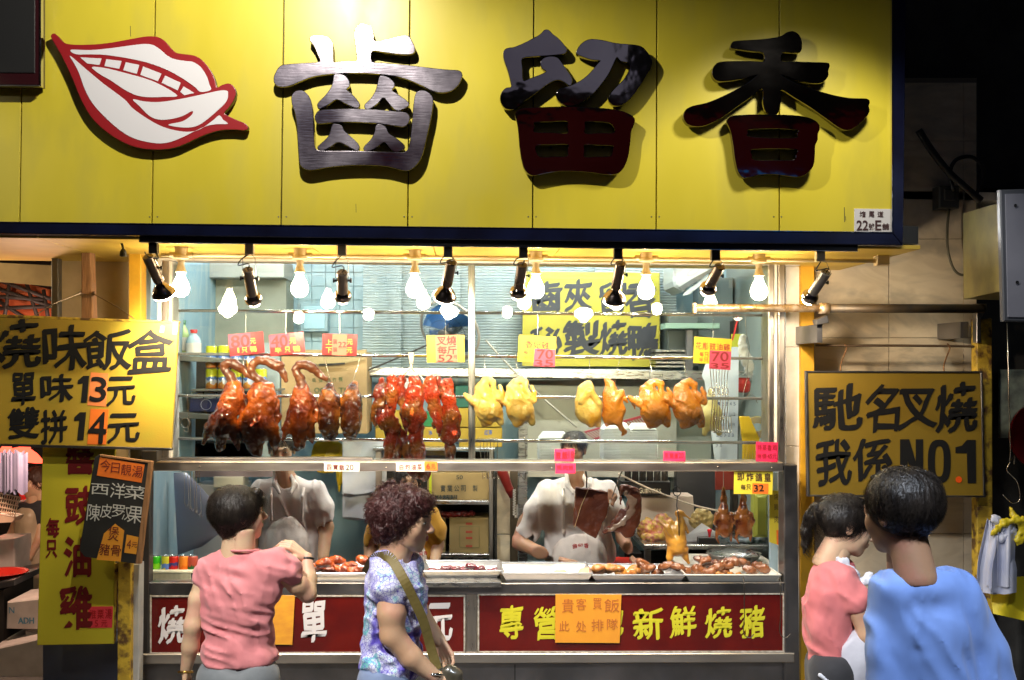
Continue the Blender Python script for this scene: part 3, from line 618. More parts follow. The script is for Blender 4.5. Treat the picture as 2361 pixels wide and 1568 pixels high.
# pipes on the right
brass = mat('grimy_brass_pipe', (.48, .33, .17), .32, .75, col2=(.30, .2, .11), ns=14, rvar=.12, col3=(.5, .4, .3), n3=25)
o = thing('awning_pole', 'thick tarnished metal pole running across the window to the tiled wall', 'pole', at(1900, 712, 6.1))
YP = 5.98
MB().tube([at(1600, 710, YP), at(1892, 711, YP)], .0215, 20).build('pole', brass, o, True)
MB().tube([at(1890, 711, YP), at(2268, 712, YP)], .025, 20).build('sleeve', mat('dark_pipe', (.045, .04, .035), .5, .5, col2=(.09, .06, .03), ns=12), o, True)
MB().tube([at(1888, 711, YP), at(1911, 711, YP)], .03, 20).build('clamp', brass, o, True)
MB().slab([(1600, 698), (1606, 698), (1606, 722), (1600, 722)], YP-.025, .05, .003).build('end_cap', brass, o)
MB().slab([(1881, 737), (1908, 726), (1912, 744), (1884, 750)], YP-.01, .06, .003).rect(1884, 748, 1896, 790, YP+.05, .4).build('bracket', steel_dk, o)
cable('hanging_rod', '', [(1880, 796), (1975, 797), (2075, 797), (2180, 798), (2270, 799)], 6.28, .0075, mat('rusty_rod', (.12, .08, .05), .6, .4), o)
tag(o, None, None)
o = MB().slab([(2252, 700), (2276, 700), (2276, 712), (2262, 735), (2262, 790), (2252, 790)], 6.2, .05, .003).rect(2215, 742, 2233, 780, 6.3, .32).build('wall_bracket', steel_dk); tag(o, 'dark steel wall bracket at the end of the thick pole', 'bracket')

# ================================================================== left side structure
o = thing('side_wall', 'cream painted wall panel above the boxed rice sign', 'wall', at(210, 740, 6.7))
MB().rect(122, 560, 190, 1300, 6.6, .08, .003).build('board', cream_wall, o)
MB().rect(192, 560, 296, 1300, 6.62, .08, .003).build('board', cream_wall, o)
o = MB().rect(118, 575, 134, 1010, 6.45, .06, .004).build('post', mat('grey_post', (.13, .12, .10), .5, .3)); tag(o, 'thin grey post at the left end of the cream wall', 'post')
o = thing('wooden_post', 'rough wooden post wrapped with wire above the boxed rice sign', 'post', at(200, 740, 6.1))
MB().slab([(187, 574), (209, 574), (215, 745), (187, 745)], 6.1, .07, .006).build('post', wood, o)
wirem = mat('wire', (.25, .2, .15), .4, .8)
for k in range(3): MB().tube([at(201+17*math.cos(t), 672+k*3+7*math.sin(t), 6.095+.035+(-.042 if math.sin(t) > 0 else .05)) for t in [i*.5 for i in range(14)]], .0022, 5).build('wire_wrap', wirem, o)
MB().tube([at(186, 676, 6.08), at(125, 700, 6.0), at(62, 738, 5.95)], .003, 6).build('wire', wirem, o)
MB().tube([at(216, 678, 6.08), at(275, 710, 6.0), at(318, 742, 5.95)], .003, 6).build('wire', wirem, o)
o = MB().rect(296, 575, 325, 1030, 6.15, .1, .004).build('post', yel_paint); tag(o, 'bright yellow post between the boxed rice sign and shop window', 'post')
o = MB().slab([(272, 1290), (302, 1290), (298, 1900), (268, 1900)], 6.0, .08, .004).build('post', yel_rust); tag(o, 'scuffed yellow post standing below the chalkboard', 'post')
o = MB().slab([(303, 1300), (322, 1300), (316, 1900), (300, 1900)], 6.05, .08, .004).build('post', mat('grey_white_post', (.35, .36, .38), .5, col2=(.5, .5, .48), ns=6)); tag(o, 'pale grey upright next to the scuffed yellow post', 'post')
o = MB().rect(326, 1040, 362, 1066, 6.2, .3, .004).rect(300, 1030, 326, 1300, 6.3, .2).build('corner_post', mat('dark_corner', (.04, .035, .03), .5)); tag(o, 'dark corner post at the left end of the counter', 'post')
o = MB().slab([(98, 1480), (272, 1480), (268, 1900), (98, 1900)], 6.2, .3, .004).build('metal_cladding', mat('blue_grey_panel', (.10, .12, .19), .35, .3, col2=(.07, .08, .13), ns=3)); tag(o, 'blue grey metal panel under the tall yellow sign', 'panel')
# ================================================================== lamps under the soffit
warm = (1, .66, .30)
bulb_on = mat('glowing_bulb', (1, .9, .7), .3, emit=(1, .80, .50), es=80)
face_on = mat('glowing_reflector', (1, .9, .7), .3, emit=(1, .86, .62), es=70)
silver = mat('silvered_glass', (.50, .44, .40), .14, 1, col2=(.36, .30, .27), ns=6, rvar=.08)
gunmetal = mat('gunmetal_barrel', (.20, .16, .13), .26, 1, col2=(.13, .10, .085), ns=6, rvar=.1)
YB = 5.75
zones = [(418, 571), (692, 572), (957, 574), (1236, 576), (1490, 578), (1750, 581)]
cond = thing('conduit', 'cream plastic conduit with round boxes for the bare bulbs', 'conduit', at(1100, 600, YB))
MB().tube([at(372, 588, YB), at(1790, 600, YB), at(2040, 602, YB)], .010, 12).build('pipe', cream_pl, cond, True)
MB().slab([(2022, 588), (2052, 588), (2052, 612), (2022, 612)], YB-.02, .05, .005).build('corner_box', cream_pl, cond)
bulb_lab = ['bare bulb nearest the left jamb, beside the widest spotlight shade', 'bare bulb hanging over the 40 yuan half duck tag', 'bare bulb left of the spotlight above the char siu tag', 'bare bulb half hidden behind a dark spotlight, above the white chickens', 'bare bulb in front of the character at the end of the inner menu', 'bare bulb over the thick brass pole, in a loose wired socket']
for i, ((x, y), lab) in enumerate(zip(zones, bulb_lab)):
    b = thing('light_bulb', lab, 'light bulb', at(x, y, YB), 'bare bulbs under the soffit')
    top = at(x, y, YB); dn = (0, 0, -1)
    m = MB().lathe([(0, -.002), (.033, -.002), (.033, .04), (.040, .044), (.040, .056), (.030, .062), (.019, .066)], top, dn, 24); autosmooth(m.build('ceiling_box', cream_pl, b))
    for sx in (-1, 1): MB().lathe([(.015, 0), (.015, .03)], at(x, y+17, YB)+Vector((sx*.03, 0, 0)), (sx, 0, 0), 12).build('conduit_joint', cream_pl, b, True)
    m = MB().lathe([(.019, .066), (.019, .075), (.016, .082), (.019, .1), (.026, .118), (.028, .128), (.02, .13)], top, dn, 20); autosmooth(m.build('socket', cream_pl, b))
    m = MB().lathe([(.014, .128), (.018, .14), (.022, .152), (.032, .172), (.041, .192), (.0445, .21), (.042, .228), (.034, .243), (.02, .253), (0, .257)], top, dn, 22); m.build('bulb', bulb_on, b, True)
sp = [ # adapter x, barrel top, barrel bottom, bulb face centre, kind, label
 (352, (340, 591), (367, 649), (381, 690), 'cone', 'spotlight with a wide silvered bulb beside the left jamb'),
 (574, (571, 621), (582, 680), (587, 696), 'globe', 'round bulb spotlight above the 80 yuan duck tag'),
 (788, (789, 628), (790, 674), (791, 690), 'globe', 'round bulb spotlight with two side knobs above the red tag with the 22'),
 (1033, (1041, 604), (1030, 657), (1023, 694), 'cone', 'spotlight with a wide silvered bulb just left of the mullion'),
 (1207, (1204, 610), (1196, 664), (1194, 684), 'globe', 'dark spotlight overlapping a bare bulb right of the mullion'),
 (1426, (1431, 607), (1420, 664), (1415, 702), 'cone', 'spotlight with a wide silvered bulb before the inner yellow menu'),
 (1651, (1660, 614), (1637, 656), (1628, 678), 'globe', 'tilted round bulb spotlight in front of the air conditioner'),
 (1893, (1905, 628), (1873, 676), (1863, 692), 'globe', 'pale grey perforated spotlight in front of the right yellow post')]
tr = MB().slab([(320, 543.5), (1978, 565.5), (1978, 578), (320, 558)], Y_SIGN+.02, .05, .002).build('lighting_track', black_metal); tag(tr, 'long black lighting track under the bottom edge of the yellow sign', 'lighting track')
o = MB().slab([(372, 558.5), (1978, 578.5), (1978, 580), (372, 560)], Y_SIGN+.018, .02).build('trim_strip', chrome, tr)
YL = 5.42
for i, (ax_, t0, t1, fc, kind, lab) in enumerate(sp):
    L_ = thing('spotlight', lab, 'spotlight', at(ax_, 575, YL), 'spotlights on the track')
    last = i in (7,)
    mm = mat('pale_grey_barrel', (.27, .26, .25), .4, .6) if i in (7,) else (mat('grey_barrel', (.20, .17, .15), .35, .8) if i in (1, 2) else gunmetal)
    MB().rect(ax_-10, 560+(ax_-320)*.0125, ax_+10, 583+(ax_-320)*.0125, YL-.015, .035, .003).build('adapter', cream_pl if i in (1, 2, 7) else black_metal, L_)
    A = at(*t0, YL+.03); B = at(*t1, YL+.13); Fc = at(*fc, YL+.19); d = (B-A).normalized(); ln = (B-A).length
    r = .0265
    m = MB().lathe([(0, 0), (r-.003, 0), (r, .003), (r, ln*.98), (r-.003, ln), (0.5*r, ln)], A, d, 24); autosmooth(m.build('barrel', mm, L_))
    if i in (1, 2, 7):
        mb = MB(); a_ = d.orthogonal().normalized(); b_ = d.cross(a_)
        for k in range(7):
            c_ = A-d*.001+(a_*math.cos(k*1.05)+b_*math.sin(k*1.05))*(.016 if k < 6 else 0); mb.lathe([(0, .0012), (.0035, .001), (.0035, 0)], c_, -d, 8)
        v = mb.build('vent_hole', black_metal, L_); v['kind'] = 'stuff'
    if kind == 'cone': prof = [(.016, 0), (.02, .008), (.022, .018), (.036, .035), (.052, .055), (.060, .072), (.061, .078)]; e = .078
    else: prof = [(.02, 0), (.03, .006), (.041, .02), (.044, .034), (.040, .047), (.033, .055)]; e = .055
    d2 = (Fc-B).normalized()*.5+d*.5; d2.normalize()
    m = MB().lathe(prof, B-d2*.004, d2, 28); m.build('reflector_bulb', silver, L_, True)
    R = prof[-1][0]
    m = MB().lathe([(R, e-.004), (R*.9, e+.006), (R*.5, e+.012), (0, e+.014)], B, d2, 28); m.build('bulb_face', face_on, L_, True)
    # yoke and cord
    sgn = 1 if i not in (0,) else -1
    ad = at(ax_, 583+(ax_-320)*.0125, YL); side = Vector((.031, 0, 0))
    if i in (1, 2):
        for s_ in (-1, 1):
            MB().tube([ad+Vector((s_*.012, 0, 0)), ad+Vector((s_*.030, 0, -.02)), A+side*s_+d*.05], .0016, 5).build('yoke', chrome, L_)
            MB().lathe([(.006, 0), (.006, .012), (.012, .012), (.012, .02), (0, .021)], A+d*.055+Vector((s_*.026, 0, 0)), (s_, 0, 0), 12).build('knob', black_metal, L_)
    else:
        MB().tube([ad+Vector((.006, 0, 0)), ad+Vector((.026, 0, -.004)), A+Vector((.031, 0, 0))+d*.01, A+side+d*.07], .0018, 5).build('yoke', chrome, L_)
        MB().lathe([(.004, 0), (.004, .012), (.010, .012), (.010, .02), (0, .021)], A+d*.07+Vector((.026, 0, 0)), (1, 0, 0), 12).build('knob', black_metal, L_)
    mid = (ad+A)/2
    P = catmull([ad, mid+Vector((-.03*sgn, -.02, .01)), mid+Vector((-.045*sgn, -.02, -.02)), mid+Vector((.0, -.03, -.012)), A+Vector((.01*sgn, -.01, .02)), A], 5, False)
    MB().tube(P, .0032, 6).build('cord', black_paint, L_, True)
    tgt = at(fc[0]+(1100-fc[0])*.12, 960, 6.55) if i < 7 else at(1985, 830, 6.6)
    src = B+d2*(e+.03)
    lamp('spotlight_beam', 'SPOT', src, tgt, (74 if kind == 'cone' else 58) if i < 7 else 34, (1, .80, .56), .03, 100, .8)
o = thing('small_spotlight', 'tiny black spotlight hanging at the left end of the soffit', 'spotlight', at(283, 560, 5.6))
MB().tube([at(277, 545, 5.6), at(281, 562, 5.6), at(285, 578, 5.6)], .006, 8).lathe([(.008, 0), (.016, .012), (.018, .035), (.010, .04)], at(284, 574, 5.6), (0, .1, -1), 12, closed=True).build('head', black_metal, o)
MB().rect(270, 543, 287, 548, 5.58, .05).build('adapter', black_metal, o)
lb = thing('light_bulb', 'bare bulb under the soffit beyond the left edge of the photo', 'light bulb', at(-170, 600, 6.6))  # unseen bulb added to brighten the left soffit
MB().lathe([(0, .05), (.015, .05), (.016, 0), (.03, -.03), (.044, -.07), (.04, -.1), (.02, -.12), (0, -.125)], at(-170, 615, 6.6), (0, 0, 1), 18).build('bulb', bulb_on, lb, True)
# fluorescent tubes on the shop ceiling; the hidden front row is added to light the staff
fluo = mat('fluorescent_tube', (1, 1, 1), .4, emit=(.80, .91, 1), es=42)
for k, (x, y) in enumerate(((-1.2, 7.6), (.4, 7.6), (1.1, 8.0), (-1.0, 6.95), (.3, 6.95), (1.45, 6.95))):
    t = thing('tube_light', ['fluorescent tube on the shop ceiling over the counter staff', 'fluorescent tube on the shop ceiling above the chopping block', 'fluorescent tube on the shop ceiling near the menu board', 'fluorescent tube just inside the window head above the ducks', 'fluorescent tube just inside the window head above the white chickens', 'fluorescent tube just inside the window head above the hook bundle'][k], 'tube light', (x, y, 2.98))
    MB().box((x-.6, y-.04, 2.98), (x+.6, y+.04, 3.02), .005).build('fitting', white_paint, t)
    MB().tube([(x-.57, y, 2.95), (x+.57, y, 2.95)], .016, 10).build('tube', fluo if k < 3 else mat('added_warm_tube', (1, 1, 1), .4, emit=(1, .93, .82), es=145), t, True)
# ================================================================== price tags and signs
tag_red = mat('red_tag', (.55, .018, .02), .28, col2=(.45, .012, .015), ns=4, coat=.3, bump=.05, bs=14)
tag_pink = mat('pink_paper', (.72, .07, .14), .55, col2=(.65, .05, .11), ns=20)
hot_pink = mat('hot_pink_paper', (.75, .03, .12), .5, col2=(.68, .02, .09), ns=30, bump=.1, bs=60)
salmon = mat('salmon_tape', (.62, .17, .10), .5)
tag_yel = mat('yellow_tag', (.80, .58, .02), .45, col2=(.74, .52, .02), ns=4)
orange_p = mat('orange_paper', (.85, .20, .02), .55, col2=(.78, .17, .02), ns=12)
orange2 = mat('amber_paper', (.85, .36, .03), .55, col2=(.78, .31, .03), ns=6)
inkred = mat('red_ink', (.45, .012, .012), .5); inkdk = mat('dark_red_ink', (.30, .01, .012), .5); inkblack = mat('black_ink', (.008, .008, .009), .5); inkyel = mat('yellow_ink', (.75, .45, .05), .4)
inkbrown = mat('brown_red_ink', (.14, .01, .012), .6); chalk = mat('chalk', (.62, .62, .58), .9); inkfaint = mat('faint_orange_ink', (.62, .16, .03), .6)
white_tag = mat('white_label', (.72, .66, .60), .5)
wire = mat('steel_wire', (.6, .55, .48), .25, 1)
def hang(parent, x, y0, y1, Y, r=.0013): MB().tube([at(x, y0, Y), at(x, y1, Y)], r, 5).build('wire', wire, parent)
def Z(ox, oy, s): return lambda zx, zy: ((ox+zx/s)/1.64, (oy+zy/s)/1.64)
def patch(name, pts, Y, m, parent, lift=.0022): return MB().slab(pts, Y-lift, .0012).build(name, m, parent)
YT = 6.395
q = Z(600, 1250, 2.613)
t = board('price_tag', 'red hanging price tag reading 80 over the first roast duck', 'price tag', [q(685, 40), q(1030, 8), q(1047, 218), q(705, 255)], YT, tag_red, .003)
patch('pink_paper', [q(686, 42), q(905, 22), q(908, 160), q(694, 174)], YT, tag_pink, t); hang(t, q(862, 0)[0], rod_y(0, 565)+2, q(0, 30)[1], YT+.01)
def G(name, f, items, *a, **k): glyphs(name, [(s, *f(x0, y0), *f(x1, y1), *r) for s, x0, y0, x1, y1, *r in items], *a, **k)
G('lettering', q, [('80', 715, 45, 895, 165, -4)], YT, inkdk, t, thin=.0006, lift=.0045, nib=.02)
G('lettering', q, [('元', 906, 75, 958, 132, -4), ('1', 780, 172, 796, 218, -4), ('只', 820, 165, 875, 218, -4), ('鴨', 905, 155, 968, 210, -4)], YT, inkyel, t, nib=.02)
t = board('price_tag', 'red hanging price tag reading 40 over the long necked duck', 'price tag', [q(1088, 45), q(1430, 8), q(1448, 212), q(1107, 255)], YT, tag_red, .003)
patch('pink_paper', [q(1090, 50), q(1283, 25), q(1290, 155), q(1102, 170)], YT, tag_pink, t); hang(t, q(1258, 0)[0], rod_y(0, 715)+2, q(0, 30)[1], YT+.01)
G('lettering', q, [('40', 1108, 48, 1272, 165, -4)], YT, inkdk, t, lift=.0045, nib=.02)
G('lettering', q, [('元', 1292, 72, 1355, 130, -4), ('半', 1148, 168, 1212, 222, -4), ('只', 1245, 160, 1300, 215, -4), ('鴨', 1330, 150, 1398, 210, -4)], YT, inkyel, t, nib=.02)
q = Z(1100, 1250, 2.614)
t = board('price_tag', 'red hanging tag with a taped 22 over the headless ducks', 'price tag', [q(312, 30), q(658, 38), q(648, 250), q(305, 240)], YT, tag_red, .003)
patch('tape', [q(410, 32), q(556, 36), q(549, 248), q(404, 243)], YT, salmon, t); hang(t, q(484, 0)[0], rod_y(0, 850)+2, q(0, 45)[1], YT+.01)
G('lettering', q, [('上', 345, 90, 405, 140), ('下', 345, 165, 405, 220), ('元', 556, 85, 610, 138), ('元', 552, 168, 606, 222)], YT, inkyel, t, nib=.02)
G('lettering', q, [('装', 416, 85, 458, 135), ('装', 416, 165, 458, 212), ('22', 468, 112, 545, 165), ('一', 470, 170, 545, 178)], YT, inkdk, t, lift=.0045, nib=.02)
q = Z(1200, 850, 2.614)
t = board('price_tag', 'yellow hanging tag with red strip for char siu by the catty', 'price tag', [q(1080, 1092), q(1452, 1088), q(1458, 1358), q(1084, 1360)], YT, tag_yel, .003)
patch('tape', [q(1165, 1092), q(1375, 1090), q(1388, 1356), q(1172, 1358)], YT, salmon, t); hang(t, q(1267, 0)[0], rod_y(0, 1030)+2, q(0, 1105)[1], YT+.01)
G('lettering', q, [('叉', 1180, 1110, 1275, 1190), ('燒', 1278, 1100, 1375, 1188), ('每', 1188, 1200, 1280, 1275), ('斤', 1285, 1198, 1375, 1278), ('52', 1195, 1285, 1340, 1355), ('元', 1345, 1290, 1385, 1322)], YT, inkbrown, t, lift=.0045, nib=.015)
q = Z(1900, 850, 2.614)
t = board('price_tag', 'yellow hanging tag with pink sticker reading 70 and 35 for white chicken', 'price tag', [q(163, 1087), q(532, 1107), q(520, 1362), q(148, 1352)], YT, tag_yel, .003)
patch('pink_paper', [q(316, 1222), q(523, 1232), q(518, 1405), q(305, 1398)], YT, tag_pink, t); hang(t, q(348, 0)[0], rod_y(0, 1240)+2, q(0, 1110)[1], YT+.01)
G('lettering', q, [('香', 225, 1145, 300, 1218), ('妃', 308, 1150, 378, 1222), ('雞', 385, 1155, 462, 1228), ('每', 210, 1238, 255, 1282), ('只', 260, 1240, 303, 1282), ('半', 208, 1290, 253, 1335), ('只', 258, 1292, 303, 1338)], YT, inkred, t, nib=.015)
G('lettering', q, [('70', 345, 1235, 500, 1325), ('35', 318, 1335, 500, 1400)], YT, inkdk, t, lift=.0045, nib=.015)
q = Z(2500, 850, 2.614)
t = board('price_tag', 'yellow hanging tag with pink sticker reading 70 for soy sauce chicken', 'price tag', [q(328, 1104), q(698, 1130), q(688, 1388), q(317, 1366)], YT, tag_yel, .003)
patch('pink_paper', [q(480, 1240), q(692, 1252), q(684, 1437), q(474, 1422)], YT, tag_pink, t); hang(t, q(512, 0)[0], rod_y(0, 1643)+2, q(0, 1130)[1], YT+.01)
G('lettering', q, [('花', 340, 1160, 400, 1232), ('彫', 408, 1165, 468, 1234), ('豉', 478, 1170, 540, 1238), ('油', 548, 1175, 608, 1240), ('雞', 616, 1178, 682, 1245), ('每', 378, 1258, 420, 1302), ('只', 428, 1260, 470, 1304), ('半', 374, 1312, 416, 1356), ('只', 424, 1314, 466, 1356)], YT, inkred, t, nib=.015)
G('lettering', q, [('70', 500, 1258, 665, 1350), ('35', 490, 1368, 670, 1420)], YT, inkdk, t, lift=.0045, nib=.015)
# labels on the middle rail
YR = Y_WIN-.134
t = board('rail_label', 'white label with 20 for four treasure rice on the middle rail', 'label', [(747, 1066), (829, 1068), (829, 1088), (747, 1087)], YR, white_tag, .003)
glyphs('lettering', [('四', 754, 1071, 764, 1083), ('寶', 768, 1071, 779, 1083), ('飯', 782, 1071, 794, 1084)], YR, inkbrown, t, nib=.015); glyphs('lettering', [('20', 797, 1071, 815, 1084)], YR, inkblack, t)
t = board('rail_label', 'white label with an orange price patch for poached greens on the rail', 'label', [(913, 1066), (1008, 1067), (1008, 1088), (913, 1087)], YR, white_tag, .003)
glyphs('lettering', [('白', 921, 1071, 930, 1083), ('灼', 934, 1070, 945, 1083), ('油', 948, 1070, 959, 1083), ('菜', 962, 1070, 973, 1083)], YR, inkbrown, t, nib=.015)
MB().slab([(978, 1068), (980, 1064), (1008, 1065), (1009, 1085), (979, 1085)], YR-.004, .003, .001).build('price_patch', orange_p, t); glyphs('lettering', [('6', 983, 1069, 992, 1081), ('元', 994, 1070, 1004, 1081)], YR-.004, inkred, t)
t = board('rail_label', 'pink card reading 18 hiding the cook\'s face', 'label', [(1279, 1036), (1325, 1035), (1323, 1064), (1279, 1063)], YR, hot_pink, .002)
glyphs('lettering', [('豉', 1282, 1042, 1293, 1058), ('飯', 1296, 1041, 1309, 1058), ('18', 1311, 1040, 1323, 1057)], YR, inkdk, t, nib=.015)
t = board('rail_label', 'pink label stuck on the rail below the card reading 18', 'label', [(1281, 1069), (1327, 1069), (1327, 1092), (1281, 1092)], YR, hot_pink, .002)
glyphs('lettering', [('燒', 1284, 1072, 1295, 1084), ('肉', 1298, 1072, 1309, 1084), ('飯', 1311, 1072, 1322, 1084)], YR, inkdk, t)
t = board('rail_label', 'pink card reading 20 standing on the rail below the foam box stacks', 'label', [(1530, 1040), (1580, 1041), (1580, 1064), (1529, 1063)], YR, hot_pink, .002)
glyphs('lettering', [('乳', 1533, 1044, 1542, 1057), ('豬', 1544, 1044, 1553, 1057), ('飯', 1555, 1044, 1563, 1057), ('20', 1565, 1044, 1576, 1056)], YR, inkdk, t)
t = board('rail_label', 'square pink card reading 45 at the right end of the rail', 'label', [(1743, 1019), (1794, 1020), (1793, 1066), (1743, 1064)], YR, hot_pink, .002)
glyphs('lettering', [('特', 1746, 1025, 1756, 1039), ('蒸', 1758, 1025, 1768, 1039), ('香', 1769, 1025, 1779, 1039), ('鸡', 1781, 1025, 1791, 1039), ('特', 1746, 1046, 1755, 1058), ('價', 1757, 1046, 1767, 1058), ('45', 1769, 1047, 1780, 1057), ('元', 1781, 1046, 1791, 1058)], YR, inkdk, t)
q = Z(2500, 1250, 2.613)
t = board('price_card', 'yellow card reading 32 for fried pigeon below the right end of the rail', 'price card', [(1693, 1075), (1783, 1077), (1781, 1141), (1692, 1139)], YR+.02, mat('yellow_card', (.72, .60, .05), .45), .004)
glyphs('lettering', [('即', 1700, 1090, 1715, 1108), ('炸', 1721, 1090, 1737, 1109), ('鴿', 1741, 1091, 1757, 1110), ('皇', 1762, 1091, 1777, 1110), ('每', 1708, 1117, 1719, 1129), ('只', 1721, 1117, 1731, 1129)], YR+.02, ink, t, nib=.015)
patch('orange_paper', [(1735, 1114), (1772, 1115), (1771, 1139), (1734, 1138)], YR+.02, orange_p, t); glyphs('lettering', [('32', 1738, 1118, 1761, 1133, -3)], YR+.02, inkblack, t, lift=.0045, nib=.02)
t = board('price_strip', 'narrow yellow hanging strip with orange sticker inside the right jamb', 'price strip', [(1774, 1130), (1802, 1132), (1800, 1259), (1774, 1250)], 6.5, MATS['yellow_card'], .004)
glyphs('lettering', [('燒', 1785, 1138, 1794, 1152), ('腩', 1785, 1162, 1794, 1176), ('肉', 1786, 1190, 1795, 1206), ('前', 1794, 1140, 1802, 1152), ('甲', 1795, 1165, 1801, 1180), ('位', 1794, 1192, 1801, 1208)], 6.5, ink, t)
patch('orange_paper', [(1790, 1222), (1801, 1224), (1801, 1257), (1791, 1255)], 6.5, orange_p, t)
# orange papers on the counter front
t = board('paper_notice', 'orange handwritten queue notice taped over the red counter panel', 'notice', [(1281, 1370), (1433, 1371), (1429, 1483), (1280, 1482)], YC-.012, orange2, .002)
q = Z(1800, 1700, 1.798)
G('lettering', q, [('貴', 585, 1015, 665, 1110, 2), ('客', 680, 1010, 750, 1090), ('買', 795, 1010, 855, 1085), ('飯', 872, 1015, 975, 1105), ('此', 565, 1165, 635, 1235), ('处', 680, 1165, 750, 1240), ('排', 785, 1155, 868, 1235), ('隊', 890, 1150, 965, 1225)], YC-.012, mat('dull_orange_ink', (.50, .15, .03), .6), t, lift=.003)
t = board('paper_notice', 'stained amber sheet hanging beside the woman in the pink blouse', 'notice', [(600, 1372), (680, 1373), (674, 1487), (600, 1486)], YC-.012, mat('stained_amber', (.80, .38, .03), .6, col2=(.68, .28, .03), ns=10, stretch=(1, 1, 3)), .002)

# ------------------------------------------------------------------ big hanging boards
amber = mat('amber_board', (.47, .31, .03), .5, col2=(.40, .27, .028), ns=3, col3=(.35, .29, .03), n3=2, bump=.08, bs=90)
YQ = 5.95
bd = [(-80, 728), (412, 744), (395, 1034), (-90, 1022)]
rice = board('boxed_rice_sign', 'large tilted yellow board advertising boxed rice for 13 and 14 yuan', 'sign board', bd, YQ, amber, .022, c=.003)
q = Z(0, 850, 1.7422)
G('lettering', q, [('燒', -95, 635, 272, 942), ('味', 285, 660, 575, 962), ('飯', 550, 692, 862, 955), ('盒', 838, 695, 1140, 972)], YQ, inkblack, rice, .004, .055, .018)
G('lettering', q, [('單', 75, 978, 232, 1188), ('味', 270, 985, 480, 1168), ('元', 705, 1005, 888, 1188), ('雙', 50, 1208, 255, 1408), ('拼', 268, 1225, 438, 1438), ('元', 710, 1248, 915, 1432)], YQ, inkblack, rice, .004, .05, .026)
def poly_print(name, f, polys, Y, m, parent, lift=.0025):
    mb = MB()
    for P in polys: mb.add([at(*f(*p), Y-lift) for p in P], [list(range(len(P)))])
    return mb.build(name, m, parent)
poly_print('number', q, [[(548, 995), (588, 995), (572, 1172), (532, 1172), (545, 1045), (512, 1050), (514, 1025)]], YQ, inkblack, rice)
poly_print('number', q, [[(525, 1235), (568, 1235), (550, 1420), (508, 1420), (522, 1290), (488, 1292), (490, 1268)]], YQ, inkblack, rice)
patch('orange_paper', [q(598, 972), q(715, 980), q(697, 1198), q(575, 1188)], YQ, mat('pale_orange_paper', (.80, .24, .07), .55), rice)
patch('orange_paper', [q(597, 1212), q(716, 1217), q(698, 1448), q(574, 1446)], YQ, orange_p, rice)
G('number', q, [('3', 595, 1005, 700, 1165, 4), ('4', 582, 1235, 700, 1438, 4)], YQ, inkblack, rice, lift=.005, nib=.02)
for (a, b) in (((1060, 668), (1085, 710)), ((1145, 648), (1172, 720))): patch('clear_tape', [q(a[0], a[1]), q(b[0], a[1]), q(b[0]-8, b[1]), q(a[0]-8, b[1])], YQ, mat('clear_tape', (.75, .62, .42), .3), rice)
MB().slab([(-80, 722), (414, 741), (412, 746), (-80, 729)], YQ-.003, .03, .002).build('top_edge', yel_rust, rice)
MB().slab([(-90, 1021), (396, 1033), (395, 1039), (-90, 1027)], YQ-.003, .03, .002).build('bottom_edge', steel_dk, rice)
# tall yellow board with red lettering
yb = mat('bright_yellow_board', (.60, .52, .03), .5, col2=(.54, .46, .025), ns=3, bump=.04, bs=80)
tb = board('soy_chicken_sign', 'tall narrow yellow board with bold dark red characters', 'sign board', [(102, 900), (266, 900), (262, 1485), (85, 1488)], 6.02, yb, .02, c=.003)
q = Z(0, 1650, 1.7)
red_b = mat('bold_dark_red', (.17, .008, .010), .5)
YV = 6.02
G('lettering', q, [('豉', 420, 325, 600, 565), ('油', 413, 650, 582, 898), ('雞', 383, 968, 588, 1235)], YV, red_b, tb, .006, 0, .032)
G('lettering', q, [('醬', 428, 60, 600, 240)], YV, red_b, tb, .006, 0, .032)
G('lettering', q, [('每', 298, 528, 380, 648), ('只', 295, 668, 366, 780)], YV, red_b, tb, .006, 0, .032)
patch('pink_paper', [q(567, 1095), q(727, 1093), q(720, 1230), q(565, 1232)], YV, mat('coral_paper', (.78, .05, .07), .5), tb)
G('lettering', q, [('淮', 575, 1115, 618, 1172), ('粟', 625, 1115, 668, 1172), ('湯', 676, 1110, 720, 1172), ('5', 610, 1182, 630, 1222), ('元', 650, 1182, 690, 1222)], YV, inkred, tb, lift=.0045)
MB().slab([(262, 1300), (271, 1300), (265, 1478), (258, 1485)], 6.025, .018).build('edge_trim', yel_rust, tb)
# chalkboard
ck = board('chalkboard', 'tilted black chalkboard with orange soup notices stuck on it', 'chalkboard', [(218, 1055), (228, 1048), (352, 1066), (325, 1296), (312, 1300), (195, 1284), (183, 1268)], 5.86, mat('blackboard', (.012, .012, .012), .7, col2=(.022, .022, .02), ns=6), .012, c=.002)
Yc2 = 5.86
MB().slab([(341, 1066), (352, 1067), (325, 1300), (312, 1300)], Yc2-.006, .024, .003).build('side_batten', wood, ck)
MB().slab([(230, 1048), (352, 1064), (352, 1069), (230, 1053)], Yc2-.006, .024, .002).build('top_batten', wood, ck)
patch('orange_paper', [q(642, 135), q(930, 182), q(910, 298), q(622, 252)], Yc2, orange_p, ck)
patch('orange_paper', [q(668, 625), q(740, 562), q(798, 606), q(775, 805), q(620, 794)], Yc2, orange2, ck)
patch('orange_paper', [q(815, 632), q(890, 648), q(876, 758), q(798, 748)], Yc2, orange2, ck)
